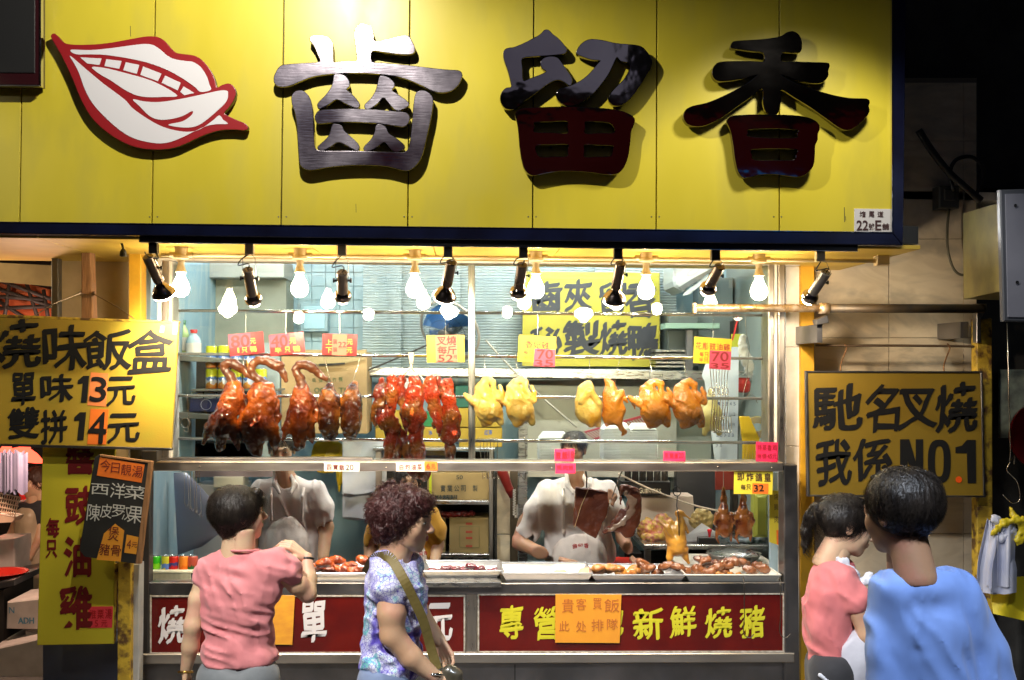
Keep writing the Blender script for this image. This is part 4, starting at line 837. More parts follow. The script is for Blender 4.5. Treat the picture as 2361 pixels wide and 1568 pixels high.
G('lettering', q, [('今', 645, 150, 712, 225, 6), ('日', 715, 170, 770, 235, 6), ('靚', 778, 180, 845, 250, 6), ('湯', 850, 190, 918, 265, 6), ('煲', 695, 580, 765, 672, 6), ('豬', 640, 690, 705, 765, 6), ('骨', 712, 700, 778, 770, 6), ('4', 815, 665, 842, 722, 6), ('元', 845, 680, 882, 715, 6)], Yc2, inkbrown, ck, lift=.0045)
G('lettering', q, [('西', 585, 305, 700, 375, 4), ('洋', 710, 300, 805, 400, 6), ('菜', 800, 318, 940, 405, 6), ('陳', 560, 435, 645, 545, 6), ('皮', 645, 435, 720, 525, 6), ('罗', 720, 440, 800, 520, 6), ('汉', 785, 450, 845, 540, 6), ('果', 820, 450, 920, 560, 6)], Yc2, chalk, ck, lift=.003)
# right hanging sign
am2 = mat('ochre_board', (.23, .15, .018), .42, col2=(.195, .13, .016), ns=3, bump=.05, bs=90)
YF = 6.16
fam = board('char_siu_sign', 'ochre sign in a thin metal frame with black characters and NO.1', 'sign board', [(1862, 859), (2262, 860), (2270, 1144), (1864, 1142)], YF, am2, .015, c=.001)
for a in ([(1858, 855), (2266, 856), (2266, 860), (1858, 859)], [(1862, 1141), (2273, 1143), (2273, 1147), (1862, 1145)], [(1858, 858), (1863, 858), (1867, 1143), (1862, 1143)], [(2261, 858), (2266, 858), (2273, 1145), (2268, 1145)]): MB().slab(a, YF-.008, .028, .002).build('frame_strip', steel_dk, fam)
q = Z(3000, 1300, 1.2327)
G('lettering', q, [('馳', 88, 195, 318, 400), ('名', 335, 190, 492, 408), ('叉', 488, 212, 672, 395), ('燒', 662, 188, 858, 410), ('我', 105, 445, 268, 658), ('係', 275, 445, 460, 632)], YF, inkblack, fam, .004, .06, .022)
poly_print('lettering', q, [[(497, 445), (540, 445), (570, 548), (570, 445), (605, 445), (605, 650), (560, 650), (533, 545), (533, 650), (497, 650)]], YF, inkblack, fam)
poly_print('lettering', q, [[(808, 448), (850, 448), (852, 650), (812, 650), (808, 510), (755, 510), (755, 482), (785, 475)]], YF, inkblack, fam)
ri = MB(); cx, cy = q(680, 548)
Oo = [(cx+26.5*math.copysign(abs(math.cos(a))**.7, math.cos(a)), cy+50*math.copysign(abs(math.sin(a))**.75, math.sin(a))) for a in [i*math.pi/16 for i in range(32)]]
Oi = [(cx+10*math.copysign(abs(math.cos(a))**.7, math.cos(a)), cy+35*math.copysign(abs(math.sin(a))**.75, math.sin(a))) for a in [i*math.pi/16 for i in range(32)]]
V = [at(x, y, YF-.0025) for x, y in Oo+Oi]; ri.add(V, [[i, (i+1) % 32, 32+(i+1) % 32, 32+i] for i in range(32)]); ri.build('lettering', inkblack, fam)
c_ = q(771, 633); ri = MB(); ri.add([at(c_[0]+7.5*math.cos(i*.4), c_[1]+7.5*math.sin(i*.4), YF-.003) for i in range(16)], [list(range(16))]); ri.build('full_stop', mat('orange_dot', (.85, .10, .01), .4), fam)
for x, sx in ((1942, 1), (2180, -1)):
    h = catmull([at(x+4, 792, 6.22), at(x+10, 800, 6.22), at(x+7, 812, 6.22), at(x, 830, 6.2), at(x-4, 845, 6.18), at(x-3, 858, 6.17)], 5, False)
    MB().tube(h, .0045, 7).build('hook', mat('rusty_hook', (.25, .13, .06), .5, .6), fam, True)
# ================================================================== shop interior
YBK = 8.7
tag(MB().box((-2.25, YBK, 0), (3.6, YBK+.1, 3.1)).build('shop_back_wall', bluewall), None, None, None, 'structure')
tag(MB().box((at(330, 900, 6.5).x-.05, 6.62, 0), (at(330, 900, 6.5).x, YBK, 3.1)).build('shop_side_wall', bluewall), None, None, None, 'structure')
tag(MB().box((at(1850, 900, 6.7).x, 6.62, 0), (at(1850, 900, 6.7).x+.05, YBK, 3.1)).build('shop_side_wall', mat('dim_tile', (.30, .36, .34), .5)), None, None, None, 'structure')
tag(MB().box((-2.25, 6.62, 3.05), (3.6, YBK, 3.1)).build('shop_ceiling', white_paint), None, None, None, 'structure')
stain = mat('stainless', (.58, .57, .55), .3, 1, col2=(.42, .41, .40), ns=8, rvar=.1, stretch=(1, 1, 6))
green_grey = mat('olive_panel', (.30, .31, .24), .6, col2=(.22, .23, .18), ns=4)
carton = mat('brown_carton', (.46, .32, .16), .8, col2=(.38, .26, .13), ns=5)
carton_dk = mat('kraft_carton', (.30, .23, .10), .8, col2=(.24, .18, .08), ns=5)
carton_y = mat('yellow_carton', (.50, .34, .04), .7, col2=(.43, .29, .03), ns=5)
teal = mat('teal_bin', (.01, .10, .07), .5)
def pxbox(name, label, cat, r, Y, depth, m, group=None, c=.004, parts=()):
    o = MB().rect(*r, Y, depth, c).build(name, m); tag(o, label, cat, group); return o
# left upper: olive cabinet, hood, electric box
pxbox('wall_cabinet', 'tall olive grey cabinet behind the left end of the window', 'cabinet', (450, 612, 660, 800), 8.3, .35, green_grey)
o = pxbox('ceiling_duct', 'grey duct box high behind the leftmost lamps', 'duct', (470, 600, 655, 640), 8.1, .4, mat('duct_grey', (.34, .35, .32), .5))
eb = thing('electric_box', 'pale blue electric box on the tiled back wall', 'electric box', at(722, 765, 8.6))
MB().rect(692, 700, 756, 765, 8.58, .1, .006).build('body', bluewall, eb); MB().rect(700, 706, 748, 758, 8.57, .01, .002).build('cover', mat('box_blue', (.34, .55, .66), .4), eb)
for k in range(9):
    x0 = 600+k*30
    for j in range(4):
        if j < 3 or k % 2: pass
tl = mat('wall_tile_blue', (.23, .39, .48), .35, col2=(.30, .44, .50), ns=3, stretch=(1, 1, .5), rvar=.1)
wt = thing('wall_tiles', 'pale blue wall tiles behind the red price tags', 'wall tiles', at(740, 860, 8.68))
for i in range(8):
    for j in range(9):
        x0, y0 = 655+i*32, 596+j*32
        if y0 < 880: MB().rect(x0+.6, y0+.6, x0+31.4, y0+31.4, 8.685, .014, .0015).build('tile', tl, wt)
# plastic strip curtain (ribbed)
cur = mat('ribbed_plastic', (.42, .49, .51), .35, col2=(.33, .41, .44), ns=3, trans=.15)
st = thing('strip_curtain', 'ribbed translucent plastic sheeting across the back of the shop', 'plastic sheeting', at(1200, 860, 8.4))
for i, (x0, x1) in enumerate(((838, 925), (925, 1060), (1060, 1215), (1215, 1372), (1372, 1560))):
    a, b = at(x0, 598, 8.4), at(x1, 860, 8.4); nr = 84
    def fn(u, v, a=a, b=b, i=i): return (a.x+(b.x-a.x)*u*.995, 8.4+(.012*math.sin(v*nr*math.pi))+.03*math.sin(u*math.pi*1.6+i), a.z+(b.z-a.z)*v)
    MB().grid(fn, 8, nr*2+1).build('sheet', cur, st, True)
# inner yellow menu
im = board('inner_menu_sign', 'yellow quilted menu board with two rows of brush characters inside the shop', 'menu board', [(1206, 626), (1521, 629), (1521, 846), (1204, 844)], 8.25, mat('lime_board', (.36, .32, .02), .45, col2=(.31, .28, .02), ns=4, bump=.25, bs=35), .02)
q = Z(1900, 850, 2.614)
inkblue = mat('blue_black_ink', (.006, .01, .02), .5)
G('lettering', q, [('齒', 280, 565, 580, 855), ('夾', 612, 545, 875, 855), ('留', 955, 575, 1215, 860), ('香', 1215, 560, 1512, 912), ('秘', 278, 1015, 580, 1300), ('製', 606, 955, 960, 1290), ('燒', 962, 960, 1235, 1285), ('鴨', 1240, 980, 1535, 1330)], 8.25, inkblue, im, .004, .06, .032)
# steel shelf beam across
bm_ = thing('shelf_beam', 'stainless steel beam running across the shop below the menu board', 'beam', at(1300, 866, 7.9))
MB().slab([(836, 846), (1775, 856), (1775, 880), (836, 865)], 7.9, .06, .004).build('beam', stain, bm_)
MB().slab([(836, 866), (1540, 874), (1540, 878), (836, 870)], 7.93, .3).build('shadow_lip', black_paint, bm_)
MB().rect(1497, 855, 1528, 905, 7.88, .02, .003).build('bracket', stain, bm_)
MB().rect(923, 864, 943, 960, 7.95, .04, .003).build('hanger', stain, bm_); MB().rect(1195, 868, 1216, 1330, 7.6, .05, .004).build('upright', stain, bm_)
# wires from the fan
cable('cable', 'black stay cable slanting down from the wall fan to the left', [(1020, 780), (940, 815), (830, 862)], 7.8, .007, black_paint)
cable('cable', 'grey stay cable slanting down from the wall fan to the right', [(1120, 785), (1180, 850), (1260, 925), (1330, 985)], 7.8, .007, mat('cable_pale', (.35, .34, .3), .5))
cable('cable', 'pale cord sagging from the middle rail to the fried pigeons', [(1425, 1092), (1500, 1128), (1600, 1165), (1700, 1185), (1790, 1195)], 7.2, .006, mat('cord_beige', (.5, .42, .32), .6))
# electric fan
fan = thing('wall_fan', 'dark round wall fan tilted down behind the mullion', 'fan', at(1035, 760, 7.95))
Cf = at(1037, 762, 7.85); ax = Vector((-.45, -.75, -.48)).normalized(); a_ = ax.orthogonal().normalized(); b_ = ax.cross(a_)
cage = mat('fan_cage', (.03, .05, .08), .35, .6); RF = .235
def fpt(r, t, h): return Cf+(a_*math.cos(t)+b_*math.sin(t))*r+ax*h
mb = MB()
for s_ in (1, -1):
    for k in range(64):
        t = k*2*math.pi/64; P = [fpt(.05, t, .085*s_+ (.0)), fpt(.12, t+.05, .083*s_), fpt(.19, t+.1, .066*s_), fpt(RF*.97, t+.13, .02*s_)]; mb.tube(P, .0014, 3, caps=False)
    for r, h in ((.05, .085), (.12, .083), (.17, .073)): mb.tube([fpt(r, t*.2618, h*s_) for t in range(25)], .0018, 3, caps=False)
g = mb.build('wire_cage', cage, fan); g['kind'] = 'stuff'
MB().tube([fpt(RF, t*.1963, 0) for t in range(33)], .010, 6, caps=False).build('rim', mat('fan_rim', (.35, .33, .3), .4), fan, True)
for k in range(4):
    t0 = k*math.pi/2
    MB().grid(lambda u, v: fpt(.04+.16*u, t0+(v-.5)*(.9+.3*u), (v-.5)*.07), 6, 6).build('blade', mat('fan_blade', (.02, .10, .30), .3), fan, True)
MB().lathe([(0, .05), (.03, .045), (.045, .02), (.05, -.1), (.03, -.13), (0, -.13)], Cf, ax, 18).build('motor', mat('fan_motor', (.03, .04, .05), .4), fan, True)
MB().lathe([(0, .1), (.03, .098), (.045, .09), (.05, .085)], Cf, ax, 18).build('badge', mat('fan_badge', (.1, .1, .1), .3, .5), fan, True)
MB().tube([Cf-ax*.1, at(1080, 720, 8.2), at(1095, 700, 8.6)], .02, 8).build('arm', white_paint, fan)
# air conditioner
ac = thing('air_conditioner', 'white air conditioner slanting under the ceiling behind the tilted spotlight', 'air conditioner', at(1660, 700, 7.8))
acw = mat('ac_white', (.36, .40, .41), .45)
q = Z(1900, 850, 2.614)
MB().slab([q(1690, 398), q(2090, 395), q(2330, 395), q(2100, 440), q(1880, 570), q(1790, 665), q(1700, 610), q(1686, 560)], 7.75, .4, .02).build('body', acw, ac)
for k in range(7): MB().slab([q(1700, 412+k*11), q(1800-k*6, 404+k*9), q(1800-k*6, 408+k*9), q(1700, 416+k*11)], 7.745, .01).build('grille_slat', mat('ac_dark', (.25, .28, .28), .5), ac)
MB().slab([q(1740, 620), q(1900, 520), q(2070, 430), q(2090, 445), q(1930, 560), q(1780, 650)], 7.742, .02).build('outlet', mat('outlet_dark', (.06, .07, .07), .6), ac)
MB().slab([q(1800, 665), q(2060, 480), q(2080, 500), q(1850, 690), q(1782, 704)], 7.735, .006, .001).build('louver', acw, ac)
c0 = q(1887, 463); mb = MB()
P = [at(c0[0]+14*math.cos(t*.4)*.93+5*math.sin(t*.4)*-.5, c0[1]+8*math.sin(t*.4)-5*math.cos(t*.4), 7.742) for t in range(17)]
mb.tube(P, .002, 5).build('emblem', mat('ac_emblem', (.25, .27, .22), .3, .6), ac)
# dim shelving behind the right pane
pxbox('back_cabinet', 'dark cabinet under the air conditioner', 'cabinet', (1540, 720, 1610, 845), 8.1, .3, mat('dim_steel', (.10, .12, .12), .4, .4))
for k in range(5): pxbox('tray', ORD[k]+' steel oven tray from the top, beside the inner menu board', 'tray', (1512, 806+k*9, 1583, 812+k*9), 8.0, .3, stain, 'steel trays stacked in the rack')
pxbox('box', 'pale green flat box on the rack under the air conditioner', 'box', (1533, 745, 1660, 758), 7.9, .2, mat('mint_box', (.22, .35, .28), .5))
pxbox('rack_post', 'dark steel rack post behind the soy sauce chicken tag', 'rack post', (1583, 760, 1598, 860), 7.95, .05, steel_dk)
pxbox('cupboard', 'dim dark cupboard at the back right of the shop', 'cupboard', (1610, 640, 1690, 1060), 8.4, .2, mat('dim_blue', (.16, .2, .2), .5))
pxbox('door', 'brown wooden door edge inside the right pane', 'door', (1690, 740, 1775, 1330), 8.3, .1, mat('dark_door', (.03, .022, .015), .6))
rd = MB().lathe([(.03, 0), (.045, .01), (.05, .06), (.04, .09), (.05, .1)], at(1714, 905, 7.4), (0, 0, 1), 14, closed=True).build('red_pot', mat('red_plastic', (.5, .03, .02), .4)); tag(rd, 'red and white plastic packet hanging by the right jamb', 'packet')
# green back panels lower right area
tag(MB().rect(1216, 876, 1560, 1100, 8.2, .1).build('partition', mat('beige_partition', (.42, .42, .36), .6, col2=(.34, .35, .31), ns=3)), 'beige inner partition behind the soy chickens', 'partition')
tag(MB().rect(1548, 870, 1640, 1130, 8.3, .1).build('partition', mat('pale_partition', (.30, .33, .29), .6)), 'grey green partition behind the last soy chicken', 'partition')
pxbox('doorway_panel', 'dark steel panel with knobs below the calendar', 'panel', (1560, 1062, 1650, 1320), 8.0, .1, mat('dark_panel', (.02, .02, .022), .5))
tag(MB().rect(1490, 1090, 1800, 1260, 8.45, .1).build('partition', bluewall), 'pale grey blue wall panel behind the pigeons', 'partition')
# left shelf with cans and bottles
sh = thing('side_shelf', 'dark left shelf holding bottles and drink cans', 'shelf', at(500, 960, 7.4))
for y in (826, 0, 958):
    if y: MB().slab([(405, y-8), (560, y+4), (560, y+12), (405, y+6)], 7.3, .3, .003).build('board', mat('shelf_board', (.14, .14, .12), .5), sh)
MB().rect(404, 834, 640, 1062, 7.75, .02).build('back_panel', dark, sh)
MB().rect(560, 897, 640, 902, 7.35, .3, .002).rect(440, 897, 562, 902, 7.35, .3, .002).build('board', mat('shelf_board', (.14, .14, .12), .5), sh)
MB().rect(590, 790, 645, 1062, 7.7, .03).build('upright', mat('grey_upright', (.30, .36, .38), .5), sh)
def can(x0, y0, x1, y1, Y, m, label, group):
    o = at((x0+x1)/2, y1, Y); r = (at(x1, y1, Y)-at(x0, y1, Y)).length/2; h = at(x0, y0, Y).z-o.z
    t = thing('drink_can', label, 'drink can', o, group)
    autosmooth(MB().lathe([(r*.86, 0), (r, h*.04), (r, h*.92), (r*.86, h*.985)], o, (0, 0, 1), 20).build('body', m, t))
    autosmooth(MB().lathe([(r*.86, h*.98), (r*.84, h), (r*.78, h*.985), (0, h*.98)], o, (0, 0, 1), 20).build('lid', chrome, t)); return t
def canmat(name, cols, sc=30):     # printed can: bands with height
    m = mat(name, cols[0], .3, .15, coat=.3); N = m.node_tree.nodes; L = m.node_tree.links
    tc = N.new('ShaderNodeTexCoord'); sx = N.new('ShaderNodeSeparateXYZ'); L.new(tc.outputs['Generated'], sx.inputs[0])
    no = N.new('ShaderNodeTexNoise'); no.inputs['Scale'].default_value = 3; L.new(tc.outputs['Generated'], no.inputs[0])
    ma = N.new('ShaderNodeMath'); ma.operation = 'MULTIPLY_ADD'; ma.inputs[1].default_value = .5; L.new(no.outputs[0], ma.inputs[0]); L.new(sx.outputs[2], ma.inputs[2])
    r = N.new('ShaderNodeValToRGB'); r.color_ramp.interpolation = 'CONSTANT'; e = r.color_ramp.elements; n = len(cols)
    e[0].position = 0; e[0].color = (*cols[0], 1); e[1].position = .3+.75/n; e[1].color = (*cols[1], 1)
    for i in range(2, n): x = e.new(.3+.75*i/n); x.color = (*cols[i], 1)
    L.new(ma.outputs[0], r.inputs[0]); L.new(r.outputs[0], m.node_tree.nodes['Principled BSDF'].inputs['Base Color']); return m
lemon = canmat('lemon_tea_can', [(.55, .16, .02), (.60, .26, .03), (.60, .62, .70), (.10, .20, .55), (.62, .62, .02), (.55, .58, .02)])
k = 0
for (x, y0, y1) in ((474, 797, 848), (502, 796, 848), (531, 797, 848), (560, 798, 848), (474, 849, 897), (502, 849, 897), (531, 850, 897), (560, 850, 897), (588, 850, 897)):
    can(x, y0, x+27, y1, 7.45, lemon, ORD[(x-474)//28]+[' lemon tea can from the left in the upper row', ' lemon tea can from the left in the lower row'][y0 > 820], 'lemon tea cans %s row' % ('upper' if y0 < 820 else 'lower'))
silverc = canmat('silver_can', [(.6, .6, .62), (.1, .15, .4), (.7, .7, .72)])
for x in (440, 470, 500): can(x, 903, x+27, 950, 7.5, silverc, ORD[(x-440)//30]+' silver can from the left behind the navy beer box', 'silver cans on the left shelf')
bb = pxbox('beer_box', 'navy blue beer box with white letters on the left shelf', 'box', (437, 919, 565, 950), 7.38, .1, mat('navy_box', (.012, .018, .09), .5))
glyphs('lettering', [('B', 507, 925, 516, 941), ('U', 520, 926, 529, 941)], 7.38, white_tag, bb)
MB().tube([at(475+12*math.cos(t*.4), 933+12*math.sin(t*.4), 7.376) for t in range(17)], .002, 5).build('crest', mat('crest_grey', (.4, .42, .5), .5), bb)
def bottle(x, y0, y1, r, Y, m, capm, lab, lm=None):
    o = at(x, y1, Y); h = at(x, y0, Y).z-o.z; R = r/S(Y)
    t = thing('bottle', lab, 'bottle', o)
    MB().lathe([(0, 0), (R, 0), (R, h*.55), (R*.75, h*.72), (R*.36, h*.84), (R*.36, h*.88)], o, (0, 0, 1), 18).build('body', m, t, True)
    MB().lathe([(R*.45, h*.87), (R*.45, h), (0, h)], o, (0, 0, 1), 14).build('cap', capm, t, True)
    if lm: MB().lathe([(R*1.01, h*.12), (R*1.01, h*.5)], o, (0, 0, 1), 18).build('label', lm, t, True)
bottle(446, 760, 822, 17, 7.35, mat('clear_blue', (.45, .62, .70), .2), mat('red_cap', (.6, .02, .02), .4), 'pale bleach bottle with a red cap on the left shelf', white_tag)
bottle(421, 738, 818, 14, 7.4, mat('green_white', (.45, .62, .25), .35), mat('green_cap', (.02, .12, .04), .4), 'lime green bottle beside the bleach bottle', white_tag)
# cartons
cb = pxbox('carton', 'large open brown carton with green print behind the ducks', 'carton', (648, 812, 846, 1000), 7.7, .4, carton)
gi = mat('green_ink', (.06, .13, .05), .7)
q = Z(1100, 1250, 2.614)
G('lettering', q, [('级', 210, 470, 248, 510), ('镂', 274, 472, 312, 510), ('花', 345, 468, 385, 510), ('竹', 410, 465, 448, 506), ('筷', 472, 460, 512, 504), ('OG', 232, 565, 330, 615), ('TI', 470, 565, 540, 615)], 7.7, gi, cb, nib=.01)
MB().slab([(700, 806), (800, 808), (846, 806), (840, 830), (790, 838), (720, 840)], 7.68, .01).build('torn_flap', mat('carton_inside', (.35, .27, .14), .8), cb)
MB().slab([(735, 839), (795, 836), (795, 840), (735, 844)], 7.665, .01).build('torn_edge', dark, cb)
tea = lambda x0, y0, x1, y1, lab, Y=7.9: pxbox('tea_carton', lab, 'carton', (x0, y0, x1, y1), Y, .25, carton_y, 'yellow iced tea cartons stacked on the rear rack')
bi = mat('blue_ink', (.02, .10, .45), .5)
q3b = lambda zx, zy: ((1350+zx/3.135)/1.64, (1350+zy/3.135)/1.64)
rows = [(865, 948, 955, 984), (865, 986, 955, 1030), (957, 986, 1049, 1031), (1057, 942, 1154, 985), (1059, 987, 1158, 1031), (957, 1033, 1049, 1050)]
labs = ['yellow carton behind the char siu, left on the upper row', 'yellow carton behind the char siu, left on the lower row', 'yellow iced tea carton with blue print left of the mullion', 'yellow carton behind the first white chicken, upper of two', 'yellow iced tea carton under the first white chicken', 'lowest yellow carton edge behind the hanging char siu']
for r, l in zip(rows, labs):
    t = tea(*r, l)
    if r[1] in (986, 987) and r[0] > 900: G('lettering', q3b, [('冰', (r[0]*1.64-1350)*3.135+(150 if r[0] > 1050 else 160), 870, (r[0]*1.64-1350)*3.135+(190 if r[0] > 1050 else 205), 925)] + ([('红', 1510, 868, 1552, 922), ('茶', 1560, 866, 1602, 920)] if r[0] > 1050 else []), 7.9, bi, t, nib=.03)
pxbox('bin', 'dark green plastic bin above the yellow cartons', 'bin', (1050, 890, 1150, 940), 7.95, .3, teal)
pxbox('bin', 'bright green crate behind the char siu strips', 'bin', (935, 950, 1000, 984), 8.0, .2, mat('green_crate', (.02, .22, .08), .5))
rk = thing('rear_rack', 'steel rack with cartons behind the yellow shirted woman', 'rack', at(1060, 1330, 7.75))
for (x0, x1, y0, y1) in ((860, 1142, 1032, 1039), (985, 1133, 1154, 1163), (985, 1133, 1277, 1287)): MB().slab([(x0, y0), (x1, y0+1), (x1, y1+1), (x0, y1)], 7.72, .4, .003).build('shelf', stain, rk)
MB().rect(1128, 1036, 1137, 1330, 7.70, .03, .003).build('post', steel_v, rk); MB().rect(1141, 1090, 1146, 1330, 7.75, .1).build('gap_strip', dark, rk)
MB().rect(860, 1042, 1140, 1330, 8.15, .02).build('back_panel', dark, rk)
MB().rect(1046, 944, 1050, 1062, 7.71, .03, .003).rect(866, 1036, 880, 1330, 7.75, .03, .003).build('post', steel_v, rk)
c1 = pxbox('carton', 'kraft carton with black company print on the upper rack shelf', 'carton', (985, 1090, 1128, 1154), 7.78, .3, carton_dk)
glyphs('lettering', [('50', 1052, 1096, 1067, 1105), ('實', 1016, 1118, 1027, 1134), ('業', 1031, 1118, 1043, 1134), ('公', 1047, 1119, 1059, 1133), ('司', 1063, 1119, 1074, 1133), ('製', 1090, 1119, 1101, 1133), ('惠州市惠陽新圩', 994, 1147-6, 1055, 1151)], 7.78, mat('print_black', (.03, .04, .04), .7), c1, nib=.01)
c2 = pxbox('carton', 'kraft carton with red stamps on the middle rack shelf', 'carton', (1036, 1195, 1127, 1276), 7.78, .3, carton_dk)
for k, y in enumerate((1205, 1224, 1238, 1257)): MB().rect(1074, y, 1089, y+5, 7.778, .001).build('stamp', mat('faded_red', (.35, .05, .03), .7), c2)
MB().tube([at(x, y, 7.777) for x, y in ((1060, 1214), (1105, 1214), (1105, 1262), (1060, 1262), (1060, 1214))], .0012, 4).build('printed_border', gi, c2)
pxbox('carton', 'kraft carton edge behind the yellow shirt', 'carton', (1000, 1195, 1027, 1276), 7.8, .3, carton_dk)
pxbox('strap_roll', 'yellow green strapping band hanging on the rack', 'strap', (989, 1072, 995, 1150), 7.74, .003, mat('lime_strap', (.45, .55, .02), .4), c=0)
o = Org((1000, 1170, -20), (1110, 1200, 20), 1.6)
for k in range(9): o.e(1015+k*9, 1187+random.uniform(-3, 2), 0, 8, 7, 10, 4)
o.noise(2.5, 5); tag(org_obj('dried_goods', o, Frame(7.85, 1050, 1187), mat('dark_red_pack', (.2, .01, .012), .4, col2=(.05, .01, .01), ns=50)), 'dark red plastic packets on the rack shelf', 'packets')
pil2 = thing('marble_column', 'narrow marble column beside the rear rack with a red handset', 'column', at(1155, 1330, 7.9))
for a, b in ((1085, 1232), (1233, 1420)): MB().rect(1146, a, 1176, b-1, 7.85, .2, .002).build('tile', marble, pil2)
MB().rect(1176, 1085, 1194, 1400, 7.9, .1).build('dark_strip', mat('brown_strip', (.08, .06, .035), .6), pil2)
o = Org((1140, 1080, -20), (1185, 1160, 20), 1.5); o.c(1158, 1088, 13, 1175, 1130, 9, k=4); o.c(1175, 1130, 9, 1178, 1145, 5, k=4)
ph = org_obj('handset', o, Frame(7.75, 1160, 1110), mat('maroon_plastic', (.16, .012, .01), .3)); tag(ph, 'maroon plastic case hanging by the marble column', 'plastic case')
P = []
for i in range(220):
    t = i/219; ang = i*1.0; y = 1128+t*66*2 if t < .5 else 1194-(t-.5)*2*30; x = 1186 if t < .5 else 1194
    if abs(t-.5) < .04: x = 1190
    P.append(at(x+3.2*math.cos(ang), y, 7.65+.01*math.sin(ang)))
tag(MB().tube(P, .0025, 4).build('coil_cord', mat('cord_white', (.6, .58, .55), .5)), 'white coiled telephone cord hanging beside the steel upright', 'coiled cord')
# left lower interior: white fridge, knife and tools, blue panel
pxbox('painted_board', 'pale blue painted panel at the left end behind the counter', 'panel', (345, 1090, 385, 1330), 7.6, .1, mat('pale_panel', (.45, .58, .66), .5, col2=(.36, .5, .58), ns=4))
pxbox('freezer', 'white chest freezer behind the customer in the pink blouse', 'freezer', (385, 1118, 560, 1330), 7.75, .3, mat('freezer_white', (.50, .50, .50), .4))
pxbox('white_box', 'long off white box lying on top of the freezer', 'box', (492, 1100, 560, 1124), 7.7, .2, mat('offwhite', (.55, .53, .42), .5))
tag(MB().rect(400, 1022, 640, 1100, 7.75, .02).build('purple_panel', mat('dusty_purple', (.20, .16, .18), .6)), 'dusty mauve panel under the left shelf', 'panel')
tag(MB().rect(560, 1080, 870, 1340, 8.55, .1).build('blue_tiles_low', tl), 'pale blue tiles on the back wall between the two left staff', 'wall tiles')
for a in ((600, 1020, 660, 1090, 'yellow plastic shopping bag behind the first cook, at his right ear'), (715, 1012, 792, 1086, 'yellow plastic shopping bag with red print beside the cook'), (775, 1075, 790, 1132, 'yellow plastic bag corner hanging below the rail')):
    o = Org((a[0]-8, a[1]-8, -14), (a[2]+8, a[3]+8, 14), 2); o.e((a[0]+a[2])/2, (a[1]+a[3])/2, 0, (a[2]-a[0])/2, (a[3]-a[1])/2+4, 8, 4); o.noise(3, 16)
    b = org_obj('plastic_bag', o, Frame(8.2, a[0], a[1]), mat('yellow_bag', (.72, .50, .02), .35, coat=.2, bump=.2, bs=14)); tag(b, a[4], 'plastic bag')
b = thing('bag_stack', 'thick stack of white plastic bags hanging between the staff', 'bag stack', at(840, 1215, 7.9))
wb = mat('white_bag', (.60, .64, .72), .4, col2=(.50, .55, .66), ns=8, bump=.3, bs=10)
for k in range(7):
    dx = random.uniform(-3, 3)
    def fn(u, v, k=k, dx=dx):
        x = 792+dx+(96-v*6+k)*u; y = 1016+(180 if k > 3 else 120)*v+4*math.sin(u*5+k); return at(x, y, 7.86+k*.012+.008*math.sin(u*9+v*4+k))
    MB().grid(fn, 10, 12, thick=(0, .003, 0)).build('bag', wb, b, True)
# knives and ladles hanging at the left
kn = thing('hanging_tools', 'row of long steel forks and a broad blade hanging at the left', 'kitchen tools', at(430, 1250, 7.0))
def fn(u, v): y = 1090+170*v; w_ = 30+75*math.sin(min(v*1.25, 1)*math.pi*.55)*(1 if v < .8 else (1-(v-.8)*3.2)); return at(400+v*10+w_*u, y+20*(v*(1-u)), 7.05+.02*u*u)
MB().grid(fn, 10, 16, thick=(0, .004, 0)).build('blade', mat('blade_plastic', (.36, .42, .60), .35, .3), kn, True)
for k in range(6): MB().tube([at(425+k*7, 1088, 6.9), at(426+k*7+(k % 2)*3, 1160+k*5, 6.9), at(430+k*7, 1170+k*5, 6.9), at(434+k*7, 1162+k*5, 6.9)], .0016, 5).build('hook', wire, kn)
# foam boxes, basket, calendar
foam = mat('foam', (.72, .76, .78), .6)
for g_, (x0, x1, y0) in enumerate(((1245, 1312, 1012), (1393, 1453, 990), (1455, 1514, 992))):
    n = int((1062-y0)/3.6); lab = ['white foam box in the stack behind the cook\'s head', 'white foam box in the stack just right of the cook\'s head', 'white foam box in the outer stack near the pink card'][g_]
    for k in range(n):
        y = 1062-k*3.6-3.2; dx = random.uniform(-.8, .8)
        A, B = at(x0+dx, y, 7.35), at(x1+dx, y+3.0, 7.35)
        o = MB().box((A.x, 7.35, B.z), (B.x, 7.55, A.z), .002).box((A.x-.008, 7.34, A.z-.003), (B.x+.008, 7.56, A.z), .001).build('foam_box', foam); tag(o, ORD[n-1-k]+' foam box from the top'+lab[13:], 'foam box', 'foam box stack %s' % ('one', 'two', 'three')[g_])
    o = MB().slab([(x0+10, y0-14), (x1-8, y0-14), (x1+1, y0), (x0-1, y0)], 7.36, .18, .006).build('foam_box', foam); tag(o, lab.replace('foam box in', 'foam lid topping'), 'foam lid')
bk = thing('red_basket', 'slanting dark red slotted basket behind the foam boxes', 'basket', at(1420, 980, 7.6))
redb = mat('maroon_basket', (.28, .02, .03), .5)
q = Z(2200, 1250, 2.613)
L0, L1, L2, L3 = (20, 1000), (575, 842), (690, 965), (130, 1078)
lerp = lambda a, b, t: (a[0]+(b[0]-a[0])*t, a[1]+(b[1]-a[1])*t)
for a, b in ((L0, L1), (L3, L2)):
    c_, d_ = lerp(a, L3 if a == L0 else L0, .16), lerp(b, L2 if b == L1 else L1, .16); MB().slab([q(*a), q(*b), q(*d_), q(*c_)], 7.62, .02, .001).build('rail', redb, bk)
